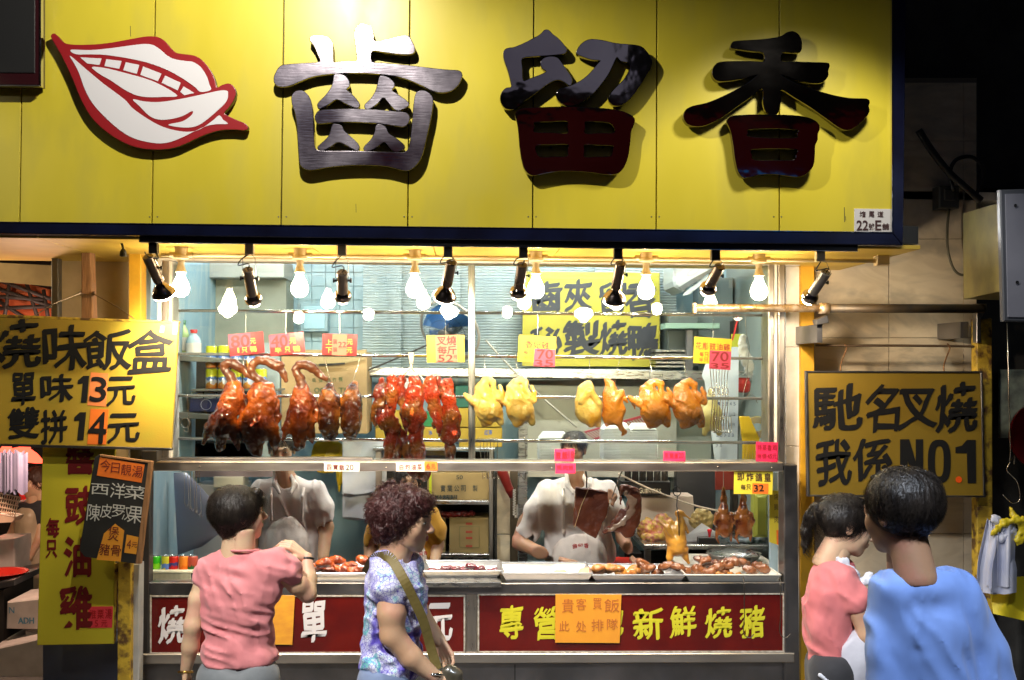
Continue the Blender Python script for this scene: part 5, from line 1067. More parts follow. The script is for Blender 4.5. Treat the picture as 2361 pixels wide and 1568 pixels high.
for k in range(22):
    t = k/21; a, b = lerp(L0, L1, t), lerp(L3, L2, t); e_ = .018; c_, d_ = lerp(L0, L1, min(t+e_, 1.02)), lerp(L3, L2, min(t+e_, 1.02)); MB().slab([q(*a), q(*c_), q(*d_), q(*b)], 7.63, .008).build('slat', redb, bk)
cal = thing('calendar', 'white paper calendar hanging behind the steel hooks', 'calendar', at(1680, 1060, 7.3))
pw = mat('calendar_paper', (.60, .68, .78), .6)
MB().slab([(1690, 800), (1704, 800), (1700, 1064), (1648, 1062), (1625, 880), (1618, 866), (1640, 800)], 7.3, .004).build('sheet', pw, cal)
num = []
for r in range(5):
    for c in range(5):
        d_ = [1, 2, 3, 4, 5][c]+7*r
        if d_ < 31: num.append((str(d_), 1655+c*9-(r*1.2), 965-38+r*24, 1660+c*9-(r*1.2), 965-30+r*24))
glyphs('lettering', num, 7.3, mat('calendar_ink', (.05, .08, .2), .6), cal)
pxbox('paper_note', 'lime paper note above the calendar', 'note', (1686, 770, 1718, 830), 7.6, .003, mat('lime_note', (.42, .45, .03), .6), c=0)
tag(MB().tube([at(1702, 728, 7.5), at(1694, 765, 7.5), at(1688, 785, 7.5)], .006, 6).build('red_ribbon', mat('red_rib', (.5, .01, .01), .5)), 'red ribbon knot above the lime note', 'ribbon')
pxbox('red_cloth', 'dark red cloth below the calendar', 'cloth', (1650, 1064, 1700, 1130), 7.7, .02, mat('redcloth', (.25, .03, .015), .8))
# yellow folded bags at right
yb_ = thing('bag_roll', 'roll of yellow plastic bags skewered on a hook at the right jamb', 'bag roll', at(1735, 1062, 6.9))
ybm = mat('canary_plastic', (.80, .55, .03), .4, col2=(.72, .48, .02), ns=7, bump=.3, bs=12)
for k in range(7):
    def fn(u, v, k=k):
        a = u*4.6; r = 14+k*3.2+v*2; return at(1746+r*math.cos(a-2.2)*.9, 985+r*math.sin(a-2.2)*.7, 6.85+.02*v)
    MB().grid(fn, 18, 4, thick=(0, .002, 0)).build('fold', ybm, yb_, True)
MB().slab([(1705, 960), (1728, 960), (1752, 1012), (1748, 1020), (1712, 1018)], 6.82, .02, .002).build('flap', ybm, yb_)
for k in range(7): MB().slab([(1712+k*6, 1018), (1718+k*6, 1018), (1716+k*6, 1063), (1711+k*6, 1063)], 6.84+.006*(k % 3), .004).build('tail', ybm, yb_)
MB().tube([at(1724, 868, 6.7), at(1714, 905, 6.7), at(1712, 925, 6.7), at(1730, 905, 6.7), at(1741, 915, 6.7), at(1746, 930, 6.7)], .0022, 6).build('hook', wire, yb_)
MB().tube([at(1718, 728, 6.55), at(1720, 765, 6.55), at(1728, 800, 6.6), at(1722, 868, 6.68)], .0018, 6).build('hook', wire, yb_)
o = Org((1700, 770, -10), (1740, 880, 10), 1.6); o.path([(1714, 776, 6), (1712, 800, 9), (1722, 830, 12), (1728, 855, 10)], 4, .6); o.noise(2, 8)
tag(org_obj('clear_bag', o, Frame(6.9, 1715, 820), mat('cloudy_plastic', (.6, .62, .62), .3)), 'cloudy white plastic bag hanging by the right jamb', 'plastic bag')
# hanging duck hooks bundle in front of the calendar
hk = thing('hook_bundle', 'bundle of long steel duck hooks hanging before the calendar', 'hooks', at(1655, 1000, 6.6))
for k in range(7):
    x = 1640+k*6; P = [at(1632+k*9, 800, 6.6), at(x, 880, 6.58), at(x+3, 920, 6.56), at(x-2, 985, 6.55), at(x+3, 996, 6.54), at(x+10, 994, 6.54), at(x+9, 960, 6.55)]
    MB().tube(catmull(P, 4, False), .0024, 6).build('hook', wire, hk, True)
for k in range(4): MB().tube([at(1640+k*11+7*math.cos(t*.5), 902+9*math.sin(t*.5), 6.56+k*.006) for t in range(14)], .0024, 6).build('ring', wire, hk, True)
hk = thing('hook_bundle', 'bunch of thin empty skewers on the third rod beside the mullion', 'hooks', at(1125, 1065, 6.45))
for k in range(6):
    x = 1102+k*8; xe = 1112+k*6+(k % 2)*4; P = [at(x-1, 1018, 6.465), at(x, 1010, 6.445), at(x+4, 1012, 6.435), at(x+5, 1024, 6.44), at(xe, 1095, 6.43), at(xe+2, 1103, 6.43), at(xe+6, 1100, 6.43)]
    MB().tube(catmull(P, 4, False), .0019, 6).build('skewer', wire, hk, True)
for (x, lab) in ((1208, 'single empty hook hanging on the third rod left of the cook'), (430, 'ring hook hanging at the left end before the navy beer box')):
    h = MB().tube(catmull([at(x-1, 1018 if x > 500 else 920, 6.465), at(x, 1010 if x > 500 else 910, 6.44), at(x+3, 1030 if x > 500 else 925, 6.435), at(x+4, 1095 if x > 500 else 985, 6.43), at(x+1, 1106 if x > 500 else 996, 6.43), at(x-6, 1098 if x > 500 else 992, 6.43)], 4, False), .002, 6).build('hook', wire, None, True); tag(h, lab, 'hook')
MB_ = None
tag(MB().tube([at(427+11*math.cos(t*.5), 975+11*math.sin(t*.5), 6.5) for t in range(14)], .0022, 6).build('ring', wire, None, True), 'round wire ring hanging at the left end behind the ducks', 'ring')
# work table, beer crate, food bags
tbl = thing('work_table', 'stainless work table behind the hanging yellow half chicken', 'table', at(1620, 1330, 7.5))
MB().slab([(1485, 1256), (1770, 1257), (1770, 1267), (1485, 1268)], 7.35, .6, .003).build('top', stain, tbl); MB().rect(1487, 1268, 1501, 1400, 7.37, .04, .003).build('leg', steel_v, tbl)
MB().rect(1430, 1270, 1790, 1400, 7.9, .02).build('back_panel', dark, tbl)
gk = mat('stout_black', (.010, .009, .009), .4); cr = mat('cream_letters', (.62, .55, .42), .5)
g = pxbox('beer_crate', 'black stout crate with cream lettering behind the pork slab', 'crate', (1434, 1110, 1546, 1142), 7.7, .3, gk)
glyphs('lettering', [('G', 1473, 1125, 1481, 1137)]+[(c, 1482+i*6.2, 1127, 1487+i*6.2, 1137) for i, c in enumerate('UINNESS')], 7.7, cr, g, .004, 0, .03)
g = pxbox('beer_crate', 'black stout crate standing under the work table', 'crate', (1440, 1275, 1480, 1325), 7.6, .3, gk)
glyphs('lettering', [('G', 1448, 1290, 1457, 1303), ('U', 1460, 1291, 1466, 1303), ('INESS', 1468, 1291, 1479, 1303)], 7.6, mat('dim_letters', (.12, .10, .08), .6), g)
for k in range(6): can(1440+k*17, 1085, 1455+k*17, 1110, 7.75, mat('dark_can', (.03, .025, .02), .25, .4), ORD[k]+' dark can from the left on the black stout crate', 'dark cans on the stout crate')
g = thing('white_carton', 'white carton with clear food bags in front of it', 'carton', at(1540, 1256, 7.65))
MB().slab([(1476, 1143), (1598, 1143), (1606, 1256), (1476, 1256)], 7.75, .2, .005).build('body', mat('warm_white_carton', (.60, .50, .42), .7), g)
pk = mat('pink_noodle_bag', (.55, .18, .14), .25, col2=(.62, .42, .08), ns=30, nlo=.4, nhi=.6, coat=.6, bump=.6, bs=30)
for k, (x, y, rx, ry, lb) in enumerate(((1490, 1222, 22, 26, 'clear bag of yellow and pink food behind the curved pork'), (1528, 1215, 24, 32, 'tall clear bag of pink food before the white carton'), (1505, 1240, 30, 14, 'flat clear bag of pink food at the table edge'), (1618, 1200, 28, 30, 'clear bag of dried yellow snacks right of the half chicken'))):
    o = Org((x-rx-8, y-ry-8, -24), (x+rx+8, y+ry+8, 24), 2); o.e(x, y, 0, rx, ry, 15, 4); o.noise(4, 10)
    b = org_obj('food_bag', o, Frame(7.6-.02*k, x, y), pk if k < 3 else mat('tan_snack_bag', (.36, .25, .08), .3, col2=(.5, .38, .15), ns=30, coat=.6, bump=.6, bs=30)); tag(b, lb, 'food bag')
pp = MB()
s_ = thing('paper_stack', 'fan of white paper sheets beside the red stamp', 'paper stack', at(1600, 1255, 7.45))
for k in range(7): MB().slab([(1560+k*5, 1254-k*1), (1618+k*2, 1206+k*5), (1650, 1226+k*4), (1640, 1256)], 7.46-k*.004, .002).build('sheet', mat('paper_white', (.62, .64, .66), .6), s_)
rs = thing('ink_stamp', 'red handled stamp on a black pad on the work table', 'stamp', at(1636, 1255, 7.4))
MB().lathe([(0, .06), (.014, .058), (.017, .05), (.010, .03), (.008, .01), (.014, 0)], at(1636, 1240, 7.4), (0, 0, 1), 14).build('handle', mat('stamp_red', (.6, .01, .02), .25, coat=.5), rs, True)
MB().rect(1611, 1240, 1658, 1256, 7.36, .06, .003).build('pad', black_paint, rs)
cl = thing('blue_cloth', 'crumpled pale cloth and dark bag on the right of the table', 'cloth', at(1720, 1255, 7.45))
o = Org((1670, 1215, -20), (1770, 1262, 20), 2); o.c(1690, 1250, 8, 1755, 1245, 14, k=6); o.noise(4, 12); org_obj('cloth', o, Frame(7.45, 1720, 1240), mat('pale_cloth', (.25, .30, .34), .7, col2=(.05, .08, .07), ns=16), cl)
bw = MB().lathe([(.10, 0), (.145, .03), (.175, .062), (.178, .064), (.172, .066), (.14, .034), (.095, .006), (0, .004)], at(1692, 1298, 7.0), (0, 0, 1), 36).build('metal_bowl', stain, None, True); tag(bw, 'wide shiny metal bowl above the right tray of meat', 'bowl')
tag(MB().slab([(1560, 1298), (1785, 1299), (1785, 1307), (1560, 1306)], 6.9, .35, .003).build('cutting_board', mat('board_white', (.62, .58, .50), .5)), 'white cutting board under the metal bowl', 'cutting board')
tag(MB().slab([(1400, 1302), (1480, 1304), (1480, 1330), (1400, 1330)], 6.95, .3, .003).build('red_tray', mat('red_tray', (.5, .02, .01), .4)), 'red plastic tray edge behind the cook\'s hand', 'tray')
tag(MB().rect(1740, 1140, 1772, 1240, 7.1, .1, .02).build('green_bag', mat('lime_plastic', (.35, .38, .06), .35, bump=.4, bs=10)), 'lime plastic bag hanging behind the narrow yellow strip', 'plastic bag')
tag(MB().rect(1776, 1090, 1800, 1330, 6.62, .03).build('inner_glass_edge', mat('pale_blue_edge', (.42, .55, .6), .3)), 'pale blue side panel inside the right jamb', 'panel')
# left counter end: soda cans in a basket
YK = 6.45
gb = thing('can_basket', 'white slotted plastic basket full of soda cans at the left counter end', 'basket', at(392, 1344, YK))
bw_ = mat('basket_white', (.55, .55, .42), .5)
MB().rect(342, 1317, 442, 1322, YK-.08, .2, .002).build('rim', bw_, gb); MB().rect(344, 1339, 440, 1344, YK-.075, .19, .002).build('base', bw_, gb)
for k in range(33): MB().rect(345+k*2.9, 1322, 346.4+k*2.9, 1339, YK-.078, .003).build('slat', bw_, gb)
MB().rect(345, 1322, 440, 1339, YK-.06, .004).build('inner_wall', mat('basket_inner', (.3, .3, .2), .6), gb)
for x0, cols, lb in ((346, [(.02, .35, .01), (.2, .6, .02), (.03, .4, .01)], 'lime green soda can at the left end of the basket'), (372, [(.55, .5, .02), (.1, .2, .6), (.6, .6, .05)], 'yellow and blue soda can second in the basket'), (387, [(.4, .01, .01), (.5, .02, .02), (.05, .05, .2), (.5, .02, .01)], 'red soda can in the middle of the basket'), (412, [(.6, .12, .01), (.65, .2, .02)], 'orange soda can near the customer\'s shoulder'), (432, [(.01, .08, .02), (.3, .05, .03)], 'dark green soda can beside the pink blouse')):
    can(x0, 1281, x0+24, 1322, YK, canmat('can_%d' % x0, cols), lb, None)
# ================================================================== hanging roast meats (implicit bodies, traced in photo units)
duck_m = mat('roast_duck_skin', (.26, .034, .006), .17, col2=(.56, .11, .012), ns=6, nlo=.34, nhi=.58, col3=(.15, .022, .006), n3=9, coat=.8, bump=1.2, bs=42, rvar=.06)
duck_d = mat('dark_roast_skin', (.16, .03, .006), .15, col2=(.56, .17, .02), ns=7, nlo=.4, nhi=.62, col3=(.05, .01, .005), n3=11, coat=.8, bump=1.3, bs=45, rvar=.06)
neck_m = mat('duck_neck_skin', (.10, .025, .01), .3, col2=(.20, .06, .02), ns=14, coat=.4, bump=.5, bs=40)
char_m = mat('char_siu_glaze', (.62, .05, .008), .14, col2=(.38, .022, .005), ns=9, nlo=.4, nhi=.62, col3=(.42, .11, .015), n3=7, coat=1, bump=2.2, bs=75, rvar=.05)
char_dk = mat('char_siu_burnt', (.30, .03, .008), .2, col2=(.03, .008, .006), ns=10, nlo=.42, nhi=.56, col3=(.36, .10, .015), n3=12, coat=.8, bump=.9, bs=60)
chick_m = mat('white_chicken_skin', (.80, .45, .08), .33, col2=(.82, .56, .18), ns=7, nlo=.35, nhi=.65, col3=(.80, .34, .02), n3=6, coat=.4, bump=.6, bs=70)
soy_m = mat('soy_chicken_skin', (.74, .25, .02), .25, col2=(.62, .17, .012), ns=6, coat=.8, bump=1.2, bs=65, rvar=.06)
pig_m = mat('fried_pigeon_skin', (.25, .06, .01), .2, col2=(.42, .16, .03), ns=12, col3=(.08, .015, .006), n3=16, coat=.7, bump=.3, bs=50)
YM = 6.42
def animal(name, label, cat, o, m, cx, cy, group, Y=YM, hook=None, extra=None, relax=1):
    fr = Frame(Y, cx, cy); t = thing(name, label, cat, fr.w(cx, cy), group)
    org_obj('body', o, fr, m, t, relax)
    if extra:
        for nm, oo, mm in extra: org_obj(nm, oo, fr, mm, t, relax)
    if hook:
        for h in hook:
            P = [fr.w(h[0]+2, rod_y(h[4] if len(h) > 4 else 1, h[0])+2, 14)+Vector((0, .012, 0)), at(h[0], rod_y(h[4] if len(h) > 4 else 1, h[0])-4, Y_ROD), at(h[0]-1, rod_y(h[4] if len(h) > 4 else 1, h[0])+3, Y_ROD-.012), at(h[2], h[1]-12, Y), at(h[2]+1, h[1]+4, Y)]
            MB().tube(P, .0016, 6).build('hook', wire, t, True)
    return t
G1 = 'roast ducks hanging by the neck'; h = 1.9
# duck one
o = Org((440, 870, -34), (600, 1045, 34), h)
o.e(532, 925, 0, 26, 50, 24, 12, 16).e(520, 965, -2, 27, 44, 26, 12, 16).c(536, 885, 10, 545, 925, 16, k=12)
o.path([(500, 965, 18, 2), (484, 990, 12, 0), (468, 1024, 4, 0)], 9).path([(540, 985, 15, -4), (546, 1012, 9, -3), (551, 1040, 3.5, -2)], 8)
o.path([(556, 925, 9, 4), (560, 960, 7, 4), (554, 985, 3, 4)], 6).path([(510, 1000, 18, -4), (508, 1030, 9, -3), (504, 1040, 4, -3)], 9)
o.c(526, 945, 2, 512, 1000, 2, -27, -22, 5, neg=True).noise(2.6, 10, 3)
n_ = Org((500, 825, -20), (590, 905, 20), 1.5)
n_.path([(541, 890, 11, 0), (532, 868, 8.5), (518, 852, 6.5), (517, 842, 6.5), (526, 836, 7), (540, 838, 9)], 4).e(548, 844, 0, 14, 9, 9, 5, 28).path([(558, 850, 6), (570, 862, 4), (581, 870, 3)], 4, .8).e(549, 841, -7, 2, 2, 3, 2, neg=True); n_.noise(1.2, 6); n_.d -= 2.4
animal('roast_duck', 'first roast duck from the left with its drumstick swung out sideways', 'roast duck', o, duck_m, 515, 1045, G1, hook=[(563, 862, 562)], extra=[('neck', n_, neck_m)])
# duck two
o = Org((535, 880, -40), (665, 1065, 40), h)
o.e(603, 925, 0, 34, 50, 28, 14, 4).e(596, 975, -3, 40, 48, 30, 14, 6).c(615, 893, 11, 610, 925, 22, k=14)
o.path([(580, 1000, 26, -4), (588, 1030, 15, -3), (598, 1052, 6, -2)], 10).path([(628, 990, 18, -2), (634, 1020, 10, -1), (632, 1046, 4)], 9).path([(634, 925, 10, 5), (641, 960, 7, 5), (636, 985, 3, 5)], 6).path([(565, 960, 14, 2), (552, 1000, 8, 0), (548, 1012, 3, 0)], 10)
o.c(600, 955, 2, 590, 1035, 2.5, -32, -22, 6, neg=True).noise(2.8, 11, 3)
n_ = Org((558, 818, -20), (672, 915, 20), 1.5)
n_.path([(616, 905, 14), (610, 888, 9), (598, 876, 7), (586, 868, 6.5), (579, 855, 6.5), (582, 840, 6.5), (596, 830, 7), (612, 831, 8), (626, 836, 9)], 4).e(636, 842, 0, 14, 10, 9, 5, 18).e(648, 840, 0, 6, 6, 6, 4).path([(646, 848, 6), (654, 862, 4), (660, 876, 2.5)], 4, .8); n_.noise(1.2, 6); n_.d -= 2.4
animal('roast_duck', 'big roast duck second from the left with a long looped neck', 'roast duck', o, duck_m, 600, 1062, G1, hook=[(577, 862, 573)], extra=[('neck', n_, neck_m)])
# duck three
o = Org((640, 880, -34), (770, 1045, 34), h)
o.e(696, 935, 0, 27, 50, 25, 12, -4).e(692, 965, -2, 26, 40, 25, 12, 4).c(697, 890, 11, 697, 925, 18, k=12)
o.path([(675, 950, 13, 3), (662, 985, 9, 1), (650, 1018, 3.5)], 9).path([(713, 975, 14, -3), (718, 1005, 8, -2), (721, 1022, 3)], 8).path([(720, 925, 10, 4), (732, 950, 6, 3), (734, 972, 3, 3)], 6).path([(691, 1005, 17, -4), (690, 1025, 12, -4), (684, 1036, 5, -4)], 8)
o.e(690, 1012, -18, 7, 6, 6, 4, neg=True).c(700, 930, 2, 692, 985, 2, -28, -24, 5, neg=True).noise(2.6, 10, 3)
n_ = Org((670, 830, -20), (760, 905, 20), 1.5)
n_.path([(697, 895, 11), (692, 872, 8), (685, 862, 6.5), (682, 850, 6.5), (690, 841, 7), (706, 841, 9)], 4).e(717, 846, 0, 14, 9, 9, 5, 26).path([(727, 854, 6), (740, 866, 4), (752, 874, 2.5)], 4, .8); n_.noise(1.2, 6); n_.d -= 2.4
animal('roast_duck', 'third roast duck hanging right in front of the cook with white collar', 'roast duck', o, duck_m, 692, 1038, G1, hook=[(707, 845, 690)], extra=[('neck', n_, neck_m)])
# headless ducks
for (cx, lab, fl) in ((757, 'dark headless roast duck left of the char siu pair', 1), (812, 'dark headless roast duck closest to the char siu strips', -1)):
    o = Org((cx-38, 870, -32), (cx+38, 1030, 32), h)
    o.c(cx+4, 888, 9, cx, 912, 18, k=12).e(cx, 935, 0, 24, 42, 24, 10, 4*fl).e(cx+2*fl, 975, -3, 24, 36, 23, 10).path([(cx-8, 955, 11, -14), (cx-5, 985, 8, -18), (cx-2, 1003, 3.5, -15)], 5).path([(cx+18*fl, 915, 9, 4), (cx+25*fl, 950, 7, 2), (cx+22*fl, 968, 3, 0)], 5).e(cx+6*fl, 1005, 0, 13, 12, 12, 6)
    o.c(cx+3, 925, 2, cx+5, 965, 2, -25, -25, 4, neg=True).noise(2.6, 10, 3)
    animal('roast_duck', lab, 'roast duck', o, duck_d, cx, 1015, 'headless roast ducks', hook=[(cx-9 if cx < 800 else cx+20, 885, cx+4)])
# char siu strips
fk = thing('meat_fork', 'wide two pronged steel fork holding the char siu', 'hook', at(948, 815, 6.42))
MB().tube(catmull([at(948, 812, 6.45), at(948, 838, 6.43), at(944, 850, 6.42), at(925, 868, 6.40), at(916, 884, 6.39), at(914, 905, 6.39)], 5, False), .0055, 8, flat=.6).build('prong', mat('cast_steel', (.6, .48, .38), .35, .9), fk, True)
MB().tube(catmull([at(949, 838, 6.428), at(952, 852, 6.42), at(968, 866, 6.40), at(977, 880, 6.39), at(974, 898, 6.39)], 5, False), .0055, 8, flat=.6).build('prong', MATS['cast_steel'], fk, True)
MB().slab([(940, 812), (955, 812), (953, 840), (944, 840)], 6.425, .012, .002).build('shank', MATS['cast_steel'], fk)
strips = [ # path of (x,y,r,d), material, label
 ([(883, 880, 9, 0), (880, 905, 13, 0), (874, 935, 14, 0), (869, 960, 10, 0), (863, 985, 4, 0)], char_dk, 'burnt edged char siu strip at the left end'),
 ([(888, 945, 8, 4), (896, 970, 8, 4), (892, 990, 4, 4)], char_dk, 'short char siu tail behind the left strip'),
 ([(905, 880, 13, -8), (906, 905, 15, -9), (903, 925, 13, -9)], char_m, 'thick upper char siu piece left of the fork'),
 ([(898, 940, 12, -4), (893, 965, 17, -6), (908, 985, 15, -6), (895, 975, 16, -6)], char_m, 'round char siu chunk below the left prong'),
 ([(924, 880, 12, -2), (927, 915, 12, 0), (930, 950, 9, 0), (934, 985, 5, 0)], char_dk, 'narrow dark char siu strip between the prongs'),
 ([(958, 880, 15, -8), (955, 910, 19, -9), (951, 950, 22, -10), (968, 960, 14, -10), (950, 985, 12, -10)], char_m, 'broad char siu slab under the right prong'),
 ([(991, 880, 13, -5), (996, 910, 15, -5), (1003, 945, 13, -5), (1014, 985, 8, -5)], char_m, 'char siu strip right of the fork tapering to a dark tip'),
 ([(1000, 940, 8, 3), (1008, 968, 7, 3), (1012, 990, 4, 3)], char_dk, 'thin char siu tail beside the tapered strip'),
 ([(1030, 885, 14, -8), (1034, 920, 15, -10), (1042, 960, 18, -12), (1040, 1000, 19, -12), (1036, 1006, 17, -12)], char_m, 'long char siu slab at the right end under the yellow tag'),
 ([(1016, 885, 9, 2), (1020, 905, 8, 2)], char_dk, 'small char siu lump behind the right end slab'),
 ([(903, 998, 10, 0), (899, 1025, 12, 0), (893, 1062, 13, 0)], char_m, 'lower char siu strip at the left of the second tier'),
 ([(912, 1000, 8, 2), (918, 1030, 9, 2), (914, 1060, 9, 2)], char_dk, 'lower slim char siu strip beside the second tier one'),
 ([(925, 1000, 10, 0), (936, 1025, 12, 0), (944, 1058, 12, 0)], char_dk, 'lower dark char siu strip crossing diagonally'),
 ([(965, 985, 13, 2), (958, 1015, 15, 0), (965, 1040, 16, 0), (958, 1066, 15, 0)], char_m, 'lower thick char siu piece above the woman\'s hair'),
 ([(1036, 1010, 14, -4), (1038, 1040, 11, -4), (1036, 1062, 9, -4)], char_dk, 'orange brown char siu end below the right slab'),
 ([(955, 1085, 14, 0), (975, 1092, 13, 0), (985, 1085, 8, 0)], char_m, 'char siu end showing under the middle rail over the woman\'s face'),
]
for P, m, lab in strips:
    xs = [p[0] for p in P]; ys = [p[1] for p in P]; o = Org((min(xs)-28, min(ys)-24, -38), (max(xs)+28, max(ys)+24, 30), 1.9)
    o.path(P, 8, .62)
    for _ in range(7):
        p = random.choice(P); o.e(p[0]+random.uniform(-p[2], p[2])*.8, p[1]+random.uniform(-12, 12), (p[3])+random.uniform(-8, 2), random.uniform(3, 6), random.uniform(6, 12), 5, 5)
    o.noise(2.4, 8, 3, (1, .45, 1))
    fr = Frame(6.40, 950, 950); b = org_obj('char_siu', o, fr, m, None, 1); tag(b, lab, 'roast pork', 'char siu strips hanging from the rods')
# white and soy chickens
def chicken(x, y, fl=1, sc=1, tall=1, wings=True):
    o = Org((x-62*sc, y-8, -44), (x+62*sc, y+125*tall, 44), 1.9)
    X = lambda a: x+a*fl*sc; Yy = lambda b: y+b*tall
    o.path([(X(-5), Yy(14), 10*sc, 4), (X(-12), Yy(30), 16*sc, 2), (X(-8), Yy(50), 22*sc, 0)], 10)
    o.e(X(-2), Yy(62), 0, 30*sc, 34*tall, 27, 12, -10*fl).e(X(6), Yy(82), -2, 34*sc, 27*tall, 29, 12)
    o.path([(X(-6), Yy(12), 10*sc, -2), (X(6), Yy(8), 9*sc, -4), (X(17), Yy(14), 8*sc, -12), (X(16), Yy(27), 6*sc, -14)], 3)       # folded neck over the hook
    if wings:
        o.path([(X(-22), Yy(40), 10*sc, -4), (X(-30), Yy(60), 10*sc, -8), (X(-45), Yy(50), 8*sc, -6), (X(-54), Yy(43), 5*sc, -2)], 2.5).path([(X(-45), Yy(52), 5*sc, 6), (X(-40), Yy(72), 3*sc, 8)], 4)
        o.path([(X(16), Yy(32), 8*sc, -12), (X(28), Yy(48), 9*sc, -14), (X(38), Yy(55), 8*sc, -10), (X(39), Yy(38), 6*sc, -10), (X(33), Yy(22), 4*sc, -8)], 2.5)
    o.path([(X(-4), Yy(95), 15*sc, -2), (X(2), Yy(104), 12*sc, -4), (X(-6), Yy(112), 9*sc, -2)], 7).path([(X(30), Yy(96), 13*sc, -2), (X(34), Yy(108), 9*sc, 0)], 7)
    o.e(X(6), Yy(25), -20, 5, 5, 9, 3, neg=True).c(X(-16), Yy(34), 2, X(-22), Yy(66), 2, -26, -20, 5, neg=True).c(X(14), Yy(60), 2, X(6), Yy(98), 2, -31, -30, 6, neg=True).noise(1.3, 10, 3).wrinkle(1.6, 12, 30, 3, 3); return o
for x, y, fl, m, lab, gr in ((1122, 868, 1, chick_m, 'white poached chicken hanging in front of the mullion', 'pale chickens'), (1195, 868, 1, chick_m, 'white poached chicken second in the pair under the 35 sticker', 'pale chickens'),
        (1505, 872, 1, soy_m, 'glossy soy sauce chicken third from the right rack end', 'soy chickens'), (1583, 872, 1, soy_m, 'glossy soy sauce chicken nearest the steel hook bundle', 'soy chickens')):
    o = chicken(x, y, fl, .92 if m is chick_m else 1.0, .98)
    animal('chicken', lab, 'chicken', o, m, x, y+115, gr+' with folded necks', hook=[(x-6, y+8, x-1)])
o = Org((1320, 870, -40), (1392, 985, 40), 1.9)
o.path([(1358, 886, 8), (1352, 900, 18), (1350, 925, 24)], 12).e(1354, 945, 0, 28, 34, 24, 10).e(1366, 950, -8, 20, 30, 20, 10).path([(1338, 925, 7, -20), (1354, 903, 8, -22), (1360, 902, 8, -22)], 4).path([(1360, 902, 8, -22), (1378, 930, 8, -20), (1382, 938, 6, -18)], 4).path([(1352, 960, 10, -12), (1362, 978, 8, -12)], 6).path([(1376, 965, 9, -6), (1378, 980, 6, -6)], 6)
o.noise(.8, 12, 2); animal('chicken', 'half white chicken with crossed wings left of the soy chickens', 'chicken', o, chick_m, 1355, 980, 'chicken halves', hook=[(1360, 886, 1360)])
o = Org((1385, 862, -40), (1460, 1005, 40), 1.9)
o.path([(1400, 876, 7), (1408, 890, 10), (1408, 910, 17), (1412, 935, 22)], 10).e(1414, 945, 0, 24, 36, 22, 10, 6).path([(1430, 905, 8, -14), (1416, 925, 8, -20)], 5).path([(1432, 903, 6, -10), (1440, 920, 4, -8), (1446, 928, 2.5, -6)], 4).path([(1400, 960, 12, 0), (1399, 980, 5, 0)], 6).path([(1430, 945, 12, -8), (1424, 972, 9, -10), (1432, 988, 5, -8), (1440, 995, 4, -8), (1433, 1003, 2.5, -8)], 5)
o.noise(.8, 12, 2); animal('chicken', 'half soy sauce chicken with one dangling foot', 'chicken', o, soy_m, 1415, 1000, 'chicken halves', hook=[(1430, 884, 1418)])
o = Org((1610, 890, -30), (1690, 1020, 30), 2.2)
o.e(1640, 960, 0, 26, 34, 22, 10).path([(1638, 900, 5), (1640, 925, 14)], 8).path([(1622, 930, 7), (1616, 945, 6)], 4).path([(1628, 985, 10), (1624, 1000, 6)], 5).path([(1655, 985, 10), (1658, 1000, 6)], 5).noise(1, 12)
animal('chicken', 'pale plucked chicken hanging deeper in the shop behind the hooks', 'chicken', o, mat('raw_chicken', (.42, .36, .12), .4, col2=(.5, .42, .2), ns=8), 1640, 1005, None, Y=6.9)
# pork slab and curved slab below the rail
q = Z(2100, 1750, 2.623)
pork_m = mat('braised_pork_skin', (.085, .018, .008), .4, col2=(.16, .04, .012), ns=8, nlo=.3, nhi=.7, col3=(.06, .012, .006), n3=3, bump=.35, bs=90, coat=.2)
fr = Frame(6.5, 1390, 1180)
o = Org((1315, 1110, -16), (1455, 1245, 16), 1.9); o.d[:] = -50
def halfplane(o, a, b, k=4):
    nx, ny = (b[1]-a[1]), -(b[0]-a[0]); return o.plane(a[0], a[1], 0, nx, ny, 0, k)
PG = [q(198, 240), q(420, 262), q(600, 300), q(520, 480), q(490, 800), q(175, 620)]
for a, b in zip(PG, PG[1:]+PG[:1]): halfplane(o, a, b)
o.plane(0, 0, -9, 0, .0, -1, 4).plane(0, 0, 9, 0, 0, 1, 4); o.noise(1.6, 14, 3)
pk_ = thing('pork_slab', 'square slab of braised pork with rind hanging before the cook', 'roast pork', fr.w(1380, 1230))
org_obj('meat', o, fr, pork_m, pk_)
o = Org((1400, 1120, -22), (1465, 1185, 8), 1.5); o.path([q(425, 320)+(9, -10), q(520, 300)+(11, -12), q(560, 330)+(9, -10)], 5).path([q(500, 290)+(8, -10), q(505, 380)+(5, -10)], 5).path([q(590, 320)+(5, -8), q(560, 410)+(4, -6)], 4).noise(1.5, 6)
org_obj('fat', o, fr, mat('pork_fat', (.60, .38, .24), .4, col2=(.50, .25, .14), ns=14, coat=.3), pk_)
MB().tube([fr.w(*q(325, 250), -11), fr.w(*q(250, 420), -12), fr.w(*q(185, 640), -11)], .0022, 5).build('string', mat('string', (.6, .42, .2), .7), pk_)
MB().tube([at(1349, 1080, 6.47), fr.w(1353, 1100, 0), fr.w(1352, 1135, 0)], .004, 6).build('hook', black_metal, pk_)
o = Org((1385, 1115, -18), (1480, 1250, 18), 1.7)
P = [q(690, 270), q(740, 330), q(760, 420), q(720, 540), q(620, 620), q(500, 680)]
o.path([(*P[0], 13), (*P[1], 20), (*P[2], 21), (*P[3], 19), (*P[4], 13), (*P[5], 6)], 8, .5); o.path([(*q(760, 560), 17), (*q(720, 680), 15)], 8, .5); o.e(*q(690, 370), 0, 8, 22, 20, 4, neg=True); o.noise(1.6, 10, 3)
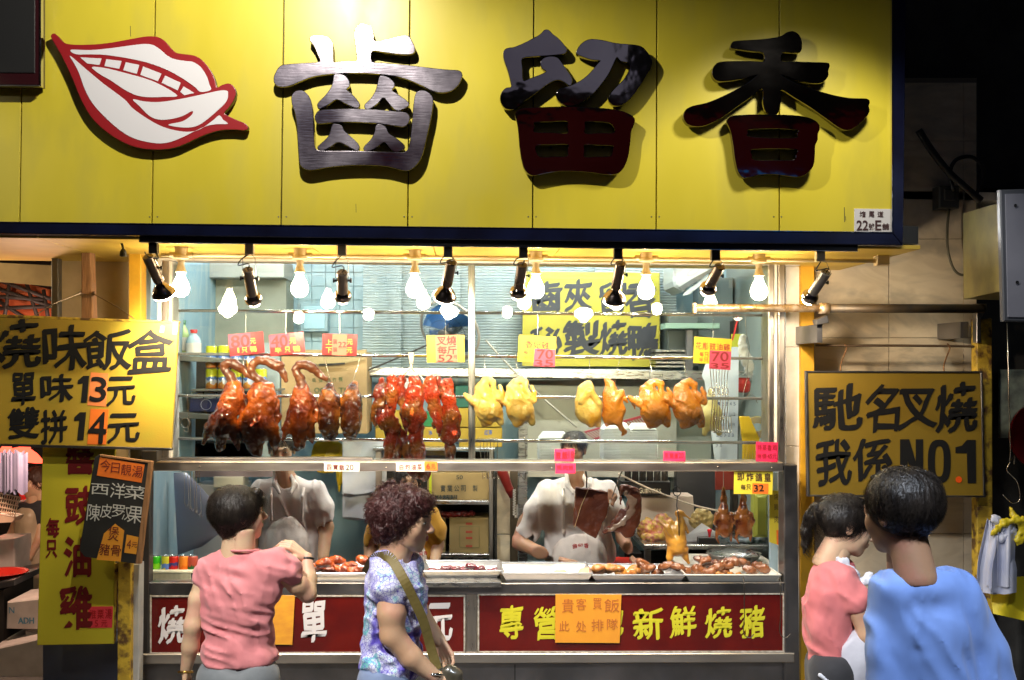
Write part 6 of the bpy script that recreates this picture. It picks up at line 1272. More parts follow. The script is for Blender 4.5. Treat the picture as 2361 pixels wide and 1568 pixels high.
cs = thing('pork_slab', 'curved flap of dark pork rind on a steel hook', 'roast pork', fr.w(1440, 1240)); org_obj('meat', o, fr, pork_m, cs)
o = Org((1385, 1120, -24), (1480, 1240, 0), 1.7); P2 = [q(700, 300), q(760, 380), q(745, 480), q(660, 590), q(560, 650), q(490, 685)]
o.path([(*a, r, -10) for a, r in zip(P2, (6, 9, 8, 6, 5, 3))], 4, .5).noise(1.2, 8); org_obj('fat', o, fr, mat('grey_fat', (.34, .24, .17), .25, col2=(.22, .13, .08), ns=14, coat=.5), cs)
MB().tube([at(1436, 1084, 6.4), at(1431, 1092, 6.4), at(1410, 1150, 6.42), at(1408, 1162, 6.44), at(1414, 1168, 6.46)], .0035, 6).build('hook', wire, cs, True)
# half chicken on a black hook
o = Org((1505, 1165, -26), (1605, 1310, 26), 1.7)
o.path([(1567, 1190, 6), (1570, 1204, 9), (1562, 1222, 17), (1560, 1245, 21), (1562, 1262, 21)], 8).path([(1545, 1205, 8), (1540, 1222, 10), (1545, 1245, 10)], 6).path([(1524, 1205, 4, -6), (1536, 1215, 6, -12), (1550, 1236, 5, -14)], 2.5).path([(1550, 1265, 12), (1544, 1285, 7), (1542, 1303, 2.5)], 5).path([(1576, 1268, 12), (1581, 1286, 6), (1588, 1298, 2.5)], 5).path([(1580, 1210, 4), (1586, 1228, 3)], 3).e(1566, 1183, 0, 11, 9, 9, 4).path([(1574, 1185, 5), (1592, 1196, 2)], 3).noise(1, 10, 2)
t = animal('chicken', 'yellow brown half chicken hanging on a black hook above the trays', 'chicken', o, mat('yellow_roast_skin', (.55, .28, .04), .28, col2=(.36, .13, .02), ns=6, nlo=.4, nhi=.7, coat=.5, bump=.15, bs=40), 1560, 1300, None, Y=6.52)
MB().tube([at(1561, 1088, 6.5), at(1561, 1125, 6.5)], .002, 5).tube([at(1561+9*math.cos(a*.45), 1133+11*math.sin(a*.45), 6.5) for a in range(15)], .003, 6).tube([at(1562, 1144, 6.5), at(1560, 1165, 6.49), at(1565, 1200, 6.47), at(1566, 1236, 6.47)], .003, 6).build('hook', black_metal, t)
for cx, lab in ((1668, 'fried pigeon hanging head down, left of the pair'), (1713, 'fried pigeon hanging below the yellow card, right of the pair')):
    o = Org((cx-34, 1115, -20), (cx+34, 1262, 20), 1.7)
    o.path([(cx, 1125, 4), (cx+1, 1150, 6), (cx, 1175, 12)], 7).e(cx, 1205, 0, 18, 28, 15, 8).path([(cx-16, 1185, 6, -4), (cx-20, 1205, 4, -4), (cx-14, 1212, 3, -4)], 4).path([(cx+16, 1185, 6, -4), (cx+22, 1200, 4, -4), (cx+20, 1212, 2.5, -4)], 4).e(cx+4, 1228, -2, 13, 12, 11, 6).path([(cx-12, 1222, 7), (cx-16, 1240, 3), (cx-10, 1252, 2)], 4).path([(cx+16, 1220, 6), (cx+18, 1248, 2.5)], 4).noise(1, 8, 2)
    t = animal('pigeon', lab, 'roast pigeon', o, pig_m, cx, 1250, 'fried pigeons', Y=6.6)
    MB().tube([at(cx, 1088, 6.55), at(cx, 1128, 6.6)], .002, 5).build('hook', wire, t)
# ================================================================== trays on the counter
alu = mat('aluminium_tray', (.62, .62, .62), .3, .9, col2=(.5, .5, .5), ns=8); enamel = mat('white_enamel', (.62, .62, .58), .3, coat=.3)
def tray(x0, x1, y0, y1, Y, lab, m, rim=None):
    t = thing('tray', lab, 'tray', at((x0+x1)/2, y1, Y))
    A, B = at(x0, y0, Y), at(x1, y1, Y); d = .34; zt, zb = A.z, B.z; w_ = .03
    mb = MB(); a0, a1 = A.x, B.x
    out = [(a0, Y, zt), (a1, Y, zt), (a1, Y+d, zt), (a0, Y+d, zt)]; inn = [(a0+w_, Y+w_, zb), (a1-w_, Y+w_, zb), (a1-w_, Y+d-w_, zb), (a0+w_, Y+d-w_, zb)]
    for k in range(4): j = (k+1) % 4; mb.add([out[k], out[j], inn[j], inn[k]], [[0, 1, 2, 3]]); mb.add([Vector(v)-Vector((0, 0, .004)) for v in (out[k], out[j], inn[j], inn[k])], [[3, 2, 1, 0]])
    mb.add(inn, [[0, 1, 2, 3]]); mb.build('pan', m, t)
    P = [Vector(v) for v in out]+[Vector(out[0])]; mb = MB()
    for k in range(4): mb.tube([P[k], P[k+1]], .005, 8)
    mb.build('rim', rim or m, t); return t, zb
tray(718, 850, 1322, 1342, 6.28, 'aluminium tray of roast duck pieces behind the walking woman', alu)
tray(975, 1156, 1317, 1334, 6.28, 'shallow tray with dark glazed ribs at the middle of the counter', alu)
tray(1158, 1366, 1322, 1344, 6.26, 'empty dented aluminium tray left of the cook\'s hand', alu)
tray(1366, 1580, 1326, 1345, 6.25, 'dark tray of chicken pieces before the cook', mat('dark_tray', (.35, .35, .37), .35, .8), alu)
tray(1582, 1800, 1326, 1343, 6.24, 'white enamel tray heaped with roast pieces at the right end', enamel)
tag(MB().box((at(975, 1340, 6.2).x, 6.17, at(1000, 1352, 6.2).z), (at(1156, 1340, 6.2).x, 6.5, at(1000, 1340, 6.2).z), .004).build('steel_shelf', stain), 'bright steel ledge jutting out under the rib tray', 'steel ledge')
def chunks(rng, n, x0, x1, ya, yb, Y, m, lab, grp, rmin=6, rmax=12, name='meat_piece', yd=.16):
    for k in range(n):
        x = x0+(x1-x0)*(k+.5)/n+rng.uniform(-4, 4); y = rng.uniform(ya, yb); r = rng.uniform(rmin, rmax)
        o = Org((x-r*2.2, y-r*1.7, -r*2), (x+r*2.2, y+r*1.7, r*2), max(1.3, r/6)); an = rng.uniform(-25, 25)
        o.e(x, y, 0, r*1.3, r*.62, r, 3, an).e(x+rng.uniform(-r, r)*.6, y-r*.2, -r*.3, r*.7, r*.55, r*.7, 4, an+40).path([(x, y, r*.4), (x+rng.uniform(-1.6, 1.6)*r, y+rng.uniform(-.9, .3)*r, r*.22)], 3); o.noise(r*.14, r*.6, 3)
        b = org_obj(name, o, Frame(Y+rng.uniform(0, yd), x, y), m, None, 1); tag(b, ORD[k]+' from the left of the '+lab, 'meat', grp)
rr = random.Random(3)
chunks(rr, 9, 730, 850, 1292, 1322, 6.36, duck_m, 'roast duck pieces behind the walking woman', 'roast duck pieces', 12, 18)
chunks(rr, 9, 985, 1150, 1306, 1322, 6.38, mat('glazed_rib', (.18, .02, .03), .2, col2=(.06, .015, .03), ns=14, coat=.8, bump=.5, bs=50), 'dark glazed ribs in the shallow tray', 'glazed ribs', 9, 13)
gold = mat('golden_meat', (.45, .22, .04), .3, col2=(.25, .08, .015), ns=14, coat=.5, bump=.4, bs=40); brown = mat('brown_meat', (.11, .035, .015), .25, col2=(.22, .08, .03), ns=12, coat=.6, bump=.4, bs=40); purple = mat('braised_offal', (.07, .03, .035), .2, col2=(.16, .07, .04), ns=10, coat=.7)
chunks(rr, 11, 1375, 1500, 1306, 1326, 6.36, gold, 'golden chicken pieces in the dark tray', 'golden chicken pieces', 10, 15)
chunks(rr, 7, 1470, 1590, 1298, 1325, 6.38, brown, 'dark roast pieces right of the cook\'s hand', 'dark roast pieces', 11, 16)
chunks(rr, 13, 1590, 1765, 1290, 1326, 6.34, brown, 'dark roast pieces in the white enamel tray', 'roast pieces in the enamel tray', 12, 18)
chunks(rr, 6, 1600, 1720, 1284, 1300, 6.42, purple, 'purplish giblets on top of the heap', 'braised giblets', 10, 14)
chunks(rr, 6, 1600, 1740, 1322, 1334, 6.3, gold, 'yellow chicken bits at the front of the enamel tray', 'yellow chicken bits', 6, 9)
tag(org_obj('egg', Org((1270, 1300, -22), (1320, 1340, 22), 1.5).e(1292, 1321, 0, 17, 9, 13, 2), Frame(6.3, 1292, 1321), mat('tan_egg', (.50, .34, .20), .35)), 'tan braised egg lying in the dented tray', 'egg')
o = Org((1320, 1295, -26), (1420, 1350, 26), 1.6).c(1345, 1322, 13, 1385, 1315, 11, k=5).c(1385, 1312, 10, 1405, 1306, 7, k=5).e(1352, 1328, 0, 20, 10, 16, 5).noise(1.4, 9)
tag(org_obj('goose_piece', o, Frame(6.42, 1360, 1320), mat('pale_meat', (.52, .30, .20), .35, col2=(.40, .18, .10), ns=9, coat=.3)), 'pale boiled piece under the cook\'s cutting hand', 'meat')
# hooks dangling over the counter front
for x, lab in ((1716, 'black hook on a wire dangling over the red panel, second from the end'), (1800, 'black hook on a wire dangling at the right end of the red panel')):
    P = catmull([at(x-2, 1330, 6.16), at(x, 1350, 6.13), at(x, 1400, 6.13), at(x+1, 1415, 6.13), at(x-2, 1450, 6.13), at(x+2, 1466, 6.13), at(x+14, 1470, 6.12), at(x+22, 1462, 6.12)], 5, False)
    tag(MB().tube(P, .0028, 6).build('hook', mat('dark_wire', (.10, .09, .08), .35, .8), None, True), lab, 'hook')
# ================================================================== people
skin = mat('skin', (.64, .43, .27), .45, col2=(.55, .33, .20), ns=5, col3=(.60, .33, .22), n3=11, sss=.12, bump=.06, bs=90)
skin_pale = mat('skin_pale', (.70, .50, .32), .45, col2=(.61, .40, .25), ns=5, col3=(.66, .38, .27), n3=11, sss=.12, bump=.06, bs=90)
skin_dk = mat('skin_tan', (.42, .24, .14), .45, col2=(.35, .19, .11), ns=5, col3=(.42, .20, .13), n3=11, sss=.1, bump=.06, bs=90)
hair_b = mat('black_hair', (.012, .009, .008), .38, col2=(.035, .026, .02), ns=40, stretch=(1, 1, .25), bump=.6, bs=110, bstretch=(1, 1, .15))
hair_r = mat('reddish_hair', (.045, .012, .012), .42, col2=(.085, .025, .024), ns=30, bump=.7, bs=70)
eye_w = mat('eye_white', (.6, .57, .52), .25); eye_d = mat('dark_iris', (.012, .007, .005), .1, coat=.5); lip_m = mat('lips', (.34, .10, .08), .4); brow_m = mat('eyebrow', (.02, .013, .01), .7)
def rotm(yaw, pitch, roll=0):
    y, p, r = map(math.radians, (yaw, pitch, roll))
    Ry = np.array([[math.cos(y), 0, -math.sin(y)], [0, 1, 0], [math.sin(y), 0, math.cos(y)]])      # (x, y-down, d); face (0,0,-1)->(sin,0,-cos)
    Rx = np.array([[1, 0, 0], [0, math.cos(p), -math.sin(p)], [0, math.sin(p), math.cos(p)]])
    Rz = np.array([[math.cos(r), -math.sin(r), 0], [math.sin(r), math.cos(r), 0], [0, 0, 1]])
    return Rz @ Ry @ Rx
def place(V, R, pos, sc):
    W = (V*sc/1000) @ R.T; return np.stack([pos[0]+W[:, 0], pos[1]+W[:, 2], pos[2]-W[:, 1]], 1)
def relaxed(o, n=1):
    V, Fc = o.mesh()
    for _ in range(n):
        acc = np.zeros_like(V); w_ = np.zeros(len(V))
        for a, b in ((0, 1), (1, 2), (2, 3), (3, 0)): np.add.at(acc, Fc[:, a], V[Fc[:, b]]); np.add.at(w_, Fc[:, a], 1)
        V = V*.5+acc/np.maximum(w_, 1)[:, None]*.5
    return V, Fc
def head_org(h=4.2, fem=0):
    o = Org((-98, -130, -125), (98, 190, 120), h)
    o.e(0, -32, 14, 75, 84, 93, 10).e(0, 18, -24, 62, 82, 64, 22).e(0, 66, -34, 46-fem*3, 40, 50, 26).e(0, 92, -66, 17, 15, 14, 26)
    for s_ in (-1, 1):
        o.e(s_*36, 26, -60, 24, 26, 20, 24).c(s_*12, -20, -82 and 9, s_*40, -18, 8, -88, -76, 16)
        o.e(s_*31, -4, -98, 17, 11, 13, 14, neg=True)
        o.e(s_*31, -3, -80, 15, 9, 9, 6).e(s_*76, 6, 6, 9, 29, 17, 6).e(s_*84, 4, 2, 5, 17, 9, 4, neg=True)
        o.e(s_*11, 28, -97, 8, 7, 8, 7)
    o.c(0, -8, 8, 0, 22, 10, -88, -108, 12).e(0, 25, -107, 10, 9, 9, 6)
    o.c(-17, 50, 6, 17, 50, 6, -86, -86, 8).c(-13, 58, 6, 13, 58, 6, -85, -85, 8).c(-20, 54, 2.2, 20, 54, 2.2, -95, -95, 3, neg=True)
    o.c(0, 60, 50, 0, 175, 55, 18, 36, 26)
    return o
def hair_org(kind, h=4.2):
    o = Org((-125, -160, -130), (125, 200, 175), h)
    if kind == 'short':
        o.e(0, -30, 22, 86, 92, 100, 12).e(0, 30, 52, 66, 62, 50, 24).c(-60, -5, 16, -66, 30, 9, -8, 6, 12).c(60, -5, 16, 66, 30, 9, -8, 6, 12)
        o.e(0, 22, -92, 68, 84, 72, 10, neg=True).c(-30, -88, 16, 30, -84, 16, -68, -72, 12)
    elif kind == 'crop':
        o.e(0, -36, 20, 81, 86, 97, 12).e(0, 8, 50, 60, 56, 42, 20); o.e(0, 22, -84, 80, 76, 78, 8, neg=True).e(-84, 24, 6, 26, 34, 26, 6, neg=True).e(84, 24, 6, 26, 34, 26, 6, neg=True)
    elif kind == 'curly':
        o.e(0, -30, 26, 96, 92, 110, 14).e(0, 30, 56, 84, 66, 62, 24).e(0, -70, -40, 74, 50, 60, 16).e(0, 40, -96, 74, 86, 78, 8, neg=True)
        r = random.Random(4)
        for _ in range(150):
            t = r.uniform(0, 2*math.pi); v = r.uniform(-1, .75); q_ = math.sqrt(1-v*v*.9); x, d, y = 94*q_*math.cos(t), 26+106*q_*math.sin(t), -30+v*93
            if d < -30 and y > -60: continue
            o.e(x, y, d, r.uniform(8, 16), r.uniform(8, 14), r.uniform(8, 16), 6)
        o.noise(7, 12, 3)
    elif kind == 'pony':
        o.e(0, -32, 18, 80, 88, 98, 12).e(0, 20, 50, 62, 52, 48, 18).e(0, 26, -86, 72, 82, 76, 8, neg=True)
        o.path([(0, -30, 16, 112), (0, -20, 24, 140), (0, 20, 26, 152), (0, 80, 22, 148), (0, 130, 14, 138), (0, 165, 5, 128)], 8)
    elif kind == 'bob':
        o.e(0, -26, 18, 92, 96, 102, 14).e(0, 40, 40, 84, 72, 62, 20).e(0, 34, -100, 66, 80, 84, 8, neg=True)
    if kind != 'curly': o.noise(3.4, 13, 3, (1, .25, 1)).wrinkle(2.5, 12, 90, 4, 5)
    return o
def strands(V, F_, n, L, curl, seed, width=.0011, up=(0, 0, 1), flow=None):
    """thin ribbons of hair lying over a hair body: V world verts"""
    r = np.random.default_rng(seed); c = V.mean(0); idx = r.integers(0, len(V), n); vs, fs = [], []; top = V[:, 2].max()
    crown = np.array([c[0], c[1], top]); R_ = np.linalg.norm(V-c, axis=1).mean()
    for i in idx:
        p = V[i].copy(); nrm = (p-c)/(np.linalg.norm(p-c)+1e-9); t = p-crown; t[2] -= .04+ (0 if flow is None else 0); t = t-nrm*t.dot(nrm)
        t /= (np.linalg.norm(t)+1e-9); pts = [p+nrm*.001]; k = 5
        jit = r.normal(0, .25+curl, 3)
        for s_ in range(k):
            t2 = t+jit*.35+r.normal(0, curl*.9, 3); t2 = t2-nrm*t2.dot(nrm)*.9; t2 /= np.linalg.norm(t2); q_ = pts[-1]+t2*L/k
            nr = (q_-c); d0 = np.linalg.norm(nr); nr /= d0; q_ = q_+nr*(.0036*(1-s_/k)-.0008) if curl < .3 else q_+nr*r.normal(.001, .003)
            pts.append(q_); nrm = nr; t = t2
        side = np.cross(t, nrm); side /= np.linalg.norm(side)+1e-9; b = len(vs)
        for j, q_ in enumerate(pts): w_ = width*(1-j/len(pts)*.8); vs += [q_-side*w_, q_+side*w_]
        fs += [[b+2*j, b+2*j+1, b+2*j+3, b+2*j+2] for j in range(len(pts)-1)]
    return np.array(vs), fs
def hand_mesh(wrist, fdir, palm_n, curl=35, flip=1, sc=1, spread=1, h=2.3):
    o = Org((-62, -30, -40), (62, 190, 90), h)
    fx = (-30, -10, 10, 29); L = ((40, 25, 20), (45, 28, 22), (41, 26, 21), (32, 20, 18)); r0 = (9.5, 10, 9.5, 8.3)
    o.c(0, -20, 22, 0, 8, 23, k=8, sy=.75)
    for i in range(4):
        o.c(fx[i]*.6, 8, 13, fx[i], 84, 11.5, k=7, sy=.85); a = math.radians(6*(fx[i]/25)*spread); x, y, d = fx[i], 86, 0; th = 0
        for j in range(3):
            th += math.radians(curl*(.7, 1, .7)[j]+i*2); l = L[i][j]; nx, ny, nd = x+math.sin(a)*l*math.cos(th), y+math.cos(a)*l*math.cos(th), d+l*math.sin(th)
            o.c(x, y, r0[i]-j*.9, nx, ny, r0[i]-(j+1)*.9, d, nd, 2.5); x, y, d = nx, ny, nd
    o.path([(-18, 12, 14, 4), (-38, 40, 12, 12), (-46, 66, 10, 20), (-40, 88, 8, 30)], 5)
    V, Fc = o.mesh(); V = V*sc/1000
    if flip < 0: V[:, 0] *= -1; Fc = Fc[:, ::-1]
    f = Vector(fdir).normalized(); n = Vector(palm_n); n = (n-f*n.dot(f)).normalized(); x_ = f.cross(n)
    M = np.array([tuple(x_), tuple(f), tuple(n)])
    return np.array(tuple(wrist))+V @ M, Fc
def person(label, cx, cy, Y, body, skinm, head=None, hands=(), clothes=(), hair='short', hairm=None, face=True, group=None, nstr=2600, parts=()):
    fr = Frame(Y, cx, cy); t = thing('person', label, 'person', (fr.w(cx, cy).x, Y, 0), group)
    pieces = [body] if isinstance(body, Org) else list(body)
    hx, hy, hd, yaw, pitch, roll, hs = head; R = rotm(yaw, pitch, roll); pos = fr.w(hx, hy, hd)
    V, Fc = relaxed(head_org()); pieces.append((place(V, R, pos, hs), Fc))
    for hnd in hands: pieces.append(hnd)
    org_obj('body', pieces, fr, skinm, t)
    V, Fc = relaxed(hair_org(hair)); Vh = place(V, R, pos, hs); ho = raw('hair', Vh, Fc, hairm or hair_b, t, True)
    if nstr:
        sv, sf = strands(Vh, Fc, nstr, .07 if hair != 'curly' else .035, .2 if hair != 'curly' else .6, 3); so = raw('loose_strands', sv, sf, hairm or hair_b, ho); so['kind'] = 'stuff'
    if face:
        def loc(x, y, d): return Vector(place(np.array([[x, y, d]], float), R, pos, hs)[0])
        for s_ in (-1, 1):
            o = Org((s_*31-22, -20, -104), (s_*31+22, 16, -60), 2.0).e(s_*31, -3, -79, 13.5, 6, 11.5, 2); V, Fc = o.mesh(); e = raw('eye', place(V, R, pos, hs), Fc, eye_w, t, True)
            o = Org((s_*31-14, -14, -104), (s_*31+14, 10, -70), 1.5).e(s_*31, -3, -82, 5.6, 5.6, 10.5, 1); V, Fc = o.mesh(); raw('iris', place(V, R, pos, hs), Fc, eye_d, e, True)
            o = Org((s_*31-26, -40, -116), (s_*31+26, -6, -60), 2.0).path([(s_*14, -24, 3, -92), (s_*30, -29, 3.4, -88), (s_*46, -23, 2, -74)], 3); V, Fc = o.mesh(); raw('eyebrow', place(V, R, pos, hs), Fc, brow_m, t, True)
            o = Org((s_*31-22, -20, -106), (s_*31+22, 16, -60), 1.6).path([(s_*17, -3, 1.5, -90), (s_*31, -9.5, 1.9, -92), (s_*46, -3, 1.3, -80)], 2); V, Fc = o.mesh(); raw('eyelid', place(V, R, pos, hs), Fc, brow_m, t, True)
        o = Org((-30, 38, -108), (30, 72, -70), 2.0).path([(-17, 53, 3, -88), (0, 50, 5, -93), (17, 53, 3, -88)], 4).path([(-13, 56, 3, -88), (0, 59, 5.5, -91), (13, 56, 3, -88)], 4); V, Fc = o.mesh(); raw('mouth', place(V, R, pos, hs), Fc, lip_m, t, True)
    for nm, oo, mm, *lb in clothes:
        c = org_obj(nm, oo, fr, mm, t, 1)
        if lb: c['label'] = lb[0]
    return t, fr
def cloth(name, c1, c2, **k): return mat(name, c1, k.pop('rough', .85), col2=c2, ns=k.pop('ns', 7), sheen=.2, bump=k.pop('bump', .55), bs=k.pop('bs', 11), **k)
def folds(o, amp, sc, st=(1, .35, 1)): return o.noise(amp, sc, 3, st)

# ---- customer in the pink blouse, seen from behind
pinkc = cloth('pink_cotton', (.74, .27, .29), (.66, .22, .24), bstretch=(1, 1, .35))
h = 4.2
b = Org((395, 1215, -85), (740, 1640, 130), h)
b.c(563, 1225, 26, 556, 1295, 32, -4, 2, 10).e(550, 1400, 0, 76, 120, 42, 14).e(548, 1550, 0, 78, 80, 44, 14)
b.path([(474, 1322, 20, 0), (459, 1380, 21, -6), (448, 1440, 20, -10), (440, 1490, 19, -2), (428, 1545, 13.5, 6)], 10)
b.path([(643, 1310, 22, 0), (682, 1352, 24, 24), (704, 1378, 20, 40), (702, 1345, 20, 62), (695, 1300, 14, 84)], 8)
s = Org((395, 1235, -95), (740, 1570, 95), h)
s.c(488, 1306, 32, 632, 1298, 34, k=22, sy=1.1).e(552, 1352, 0, 97, 76, 56, 26).e(546, 1425, 2, 86, 92, 52, 26).e(548, 1512, 2, 92, 70, 58, 26)
s.c(636, 1302, 36, 664, 1318, 34, 4, 12, 10).c(478, 1312, 33, 464, 1338, 27, k=10)
s.c(566, 1205, 28, 563, 1248, 30, -10, -4, 6, neg=True); folds(s, 4.2, 42, (1, .3, 1))
s.wrinkle(5, 26, 70, 5, 1).wrinkle(4, 18, 15, 5, 2)
s.plane(0, 1548, 0, .03, 1, 0, 6)
pants = Org((430, 1520, -90), (680, 2030, 100), 7)
for sx in (-1, 1): pants.path([(550+sx*38, 1560, 56, 0), (550+sx*42, 1700, 44, 4), (550+sx*44, 1960, 28, 0)], 16)
pants.e(550, 1570, 0, 94, 56, 60, 14)
fr_ = Frame(4.3, 550, 1400)
hl = hand_mesh(fr_.w(427, 1548, 7), (-.1, .05, -1), (1, .2, 0), 22, 1, .92)
hr = hand_mesh(fr_.w(694, 1300, 86), (-.75, -.15, .62), (-.2, .3, -1), 42, -1, .92)
P1, fr = person('short haired woman in a pink cap sleeve blouse facing the counter', 550, 1400, 4.3, b, skin_pale, (551, 1186, 6, 116, -4, 0, .93), (hl, hr), [('blouse', s, pinkc), ('trousers', pants, cloth('grey_denim', (.22, .24, .26), (.16, .18, .20)))], 'short', nstr=8000)
lo_ = MB().tube([fr.w(427+16*math.cos(a*.42), 1551+4*math.sin(a*.42), 6+14*math.sin(a*.42)) for a in range(16)], .0045, 8).build('bracelet', mat('gold', (.75, .45, .10), .25, 1), P1, True)
MB().tube([fr.w(695+15*math.cos(a*.42), 1303+4*math.sin(a*.42), 84+14*math.sin(a*.42)) for a in range(16)], .006, 8).build('watch_strap', black_paint, P1, True)
for kx in range(0): MB().tube([fr.w(467+kx*21, 1537-kx*.8, -62+6*math.sin(kx)), fr.w(478+kx*21, 1541-kx*.8, -64)], .002, 5).build('hem_ruffle', pinkc, P1, True) if kx % 2 else None

MB().tube([fr.w(562+35*math.cos(a*.3), 1268+4*math.sin(a*.3), 2+38*math.sin(a*.3)) for a in range(22)], .0042, 8).build('neck_band', pinkc, P1, True)
# ---- walking woman with curly hair
pat = mat('patterned_blouse', (.62, .64, .80), .75, bump=.15, bs=14)
N = pat.node_tree.nodes; L = pat.node_tree.links; tc = N.new('ShaderNodeTexCoord')
def cn(c, *a):
    n = N.new(c); [L.new(x, n.inputs[i]) for i, x in a]; return n
vo = cn('ShaderNodeTexVoronoi', (0, tc.outputs['Object'])); vo.feature = 'DISTANCE_TO_EDGE'; vo.inputs['Scale'].default_value = 78
n1 = cn('ShaderNodeTexNoise', (0, tc.outputs['Object'])); n1.inputs['Scale'].default_value = 7; n1.inputs['Distortion'].default_value = 1.5; n1.inputs['Detail'].default_value = 5
r1 = N.new('ShaderNodeValToRGB'); L.new(n1.outputs[0], r1.inputs[0]); e = r1.color_ramp.elements
e[0].position = .30; e[0].color = (.04, .03, .24, 1); e[1].position = .40; e[1].color = (.10, .07, .50, 1)
for p_, c_ in ((.48, (.45, .45, .78, 1)), (.54, (.72, .76, .88, 1)), (.60, (.08, .48, .50, 1)), (.66, (.62, .72, .85, 1)), (.74, (.16, .05, .42, 1))): x = e.new(p_); x.color = c_
gtx = cn('ShaderNodeSeparateXYZ', (0, tc.outputs['Object'])); mr = cn('ShaderNodeMapRange', (0, gtx.outputs[2])); mr.inputs[1].default_value = 1.05; mr.inputs[2].default_value = 1.5
vr = cn('ShaderNodeMapRange', (0, vo.outputs[0])); vr.inputs[1].default_value = .01; vr.inputs[2].default_value = .08
mx = cn('ShaderNodeMixRGB', (0, mr.outputs[0]), (1, r1.outputs[0])); mx.inputs[2].default_value = (.66, .68, .82, 1)
mx.inputs[0].default_value = .5; mu = N.new('ShaderNodeMath'); mu.operation = 'MULTIPLY'; mu.inputs[1].default_value = .95; L.new(mr.outputs[0], mu.inputs[0]); L.new(mu.outputs[0], mx.inputs[0])
m2 = cn('ShaderNodeMixRGB', (0, vr.outputs[0]), (2, mx.outputs[0])); m2.inputs[1].default_value = (.12, .09, .50, 1)
L.new(m2.outputs[0], N['Principled BSDF'].inputs['Base Color'])
b = Org((815, 1235, -95), (1075, 1640, 110), h)
b.c(930, 1245, 32, 912, 1296, 30, 0, 4, 10).e(905, 1410, 6, 50, 116, 50, 14)
b.path([(896, 1322, 24, -36), (904, 1372, 29, -50), (907, 1400, 32, -56), (909, 1450, 28, -58), (950, 1500, 25, -56), (1002, 1544, 17, -48)], 10)
b.path([(930, 1330, 28, 52), (960, 1420, 24, 60), (1012, 1490, 15, 52)], 10)
s = Org((805, 1240, -115), (1020, 1600, 95), h)
s.c(905, 1300, 36, 940, 1305, 34, 0, 20, 22).e(905, 1350, 0, 68, 76, 74, 26).e(908, 1420, 4, 72, 90, 70, 26).e(900, 1520, 4, 74, 84, 72, 26).e(950, 1372, 6, 36, 44, 58, 24)
s.path([(890, 1310, 40, -30), (899, 1346, 43, -46)], 14); s.c(905, 1413, 33, 909, 1460, 34, -66, -72, 4, neg=True)
s.c(934, 1225, 40, 924, 1275, 36, -4, -2, 6, neg=True); folds(s, 4, 36, (1, .6, 1))
s.wrinkle(4.5, 24, 30, 4, 3).wrinkle(4, 22, -20, 5, 4)
s.plane(0, 1560, 0, 0, 1, 0, 5)
pants = Org((790, 1530, -100), (1040, 2110, 110), 7)
pants.path([(890, 1570, 66, -14), (930, 1760, 50, -20), (950, 2040, 30, -10)], 16).path([(900, 1570, 60, 30), (860, 1760, 48, 30), (810, 2030, 30, 30)], 16)
fr_ = Frame(3.95, 905, 1400)
hn = hand_mesh(fr_.w(1004, 1546, -48), (.7, -.1, -.7), (0, 1, .1), 40, 1, .95); hf = hand_mesh(fr_.w(1010, 1486, 52), (.45, -.3, -.8), (-.6, -.5, 0), 30, -1, .9)
P2, fr = person('woman with curly reddish hair walking past in a blue patterned blouse', 905, 1400, 3.95, b, skin, (932, 1198, 0, 76, 6, 0, .98), (hn, hf), [('blouse', s, pat), ('jeans', pants, cloth('light_denim', (.20, .27, .42), (.15, .2, .34)))], 'curly', hair_r, nstr=5000)
strap = mat('olive_strap', (.16, .12, .03), .6, bump=.2, bs=60)
P = catmull([fr.w(*p) for p in ((840, 1330, 40), (862, 1286, -20), (885, 1274, -52), (905, 1276, -60), (936, 1320, -84), (960, 1370, -78), (980, 1420, -66), (995, 1480, -52), (1010, 1530, -50))], 6, False)
bag = thing('shoulder_bag', 'small dark handbag on an olive strap at the walking woman\'s hip', 'handbag', fr.w(1040, 1600, -40))
mb = MB()
for i in range(len(P)-1):
    a, c_ = P[i], P[i+1]; d_ = (c_-a).normalized(); sd = Vector((.35, -.2, 0)) + Vector((d_.z, 0, -d_.x)); sd = (sd-d_*sd.dot(d_)).normalized()*.017; nn = Vector((0, -.002, 0)); mb.add([a-sd, a+sd, c_+sd, c_-sd], [[0, 1, 2, 3]]); mb.add([a-sd-nn, a+sd-nn, c_+sd-nn, c_-sd-nn], [[3, 2, 1, 0]])
mb.build('strap', strap, bag)
o = Org((990, 1500, -85), (1100, 1660, 0), 4); o.c(1040, 1548, 28, 1046, 1620, 38, -42, -42, 8, .6); o.noise(2, 14); org_obj('pouch', o, fr, mat('dark_bag', (.05, .045, .03), .35, col2=(.12, .10, .07), ns=12, coat=.3), bag)
MB().tube([fr.w(1003+20*math.cos(a*.42), 1545+9*math.sin(a*.42), -48+18*math.sin(a*.42)) for a in range(16)], .005, 8).build('wristwatch', chrome, P2, True)

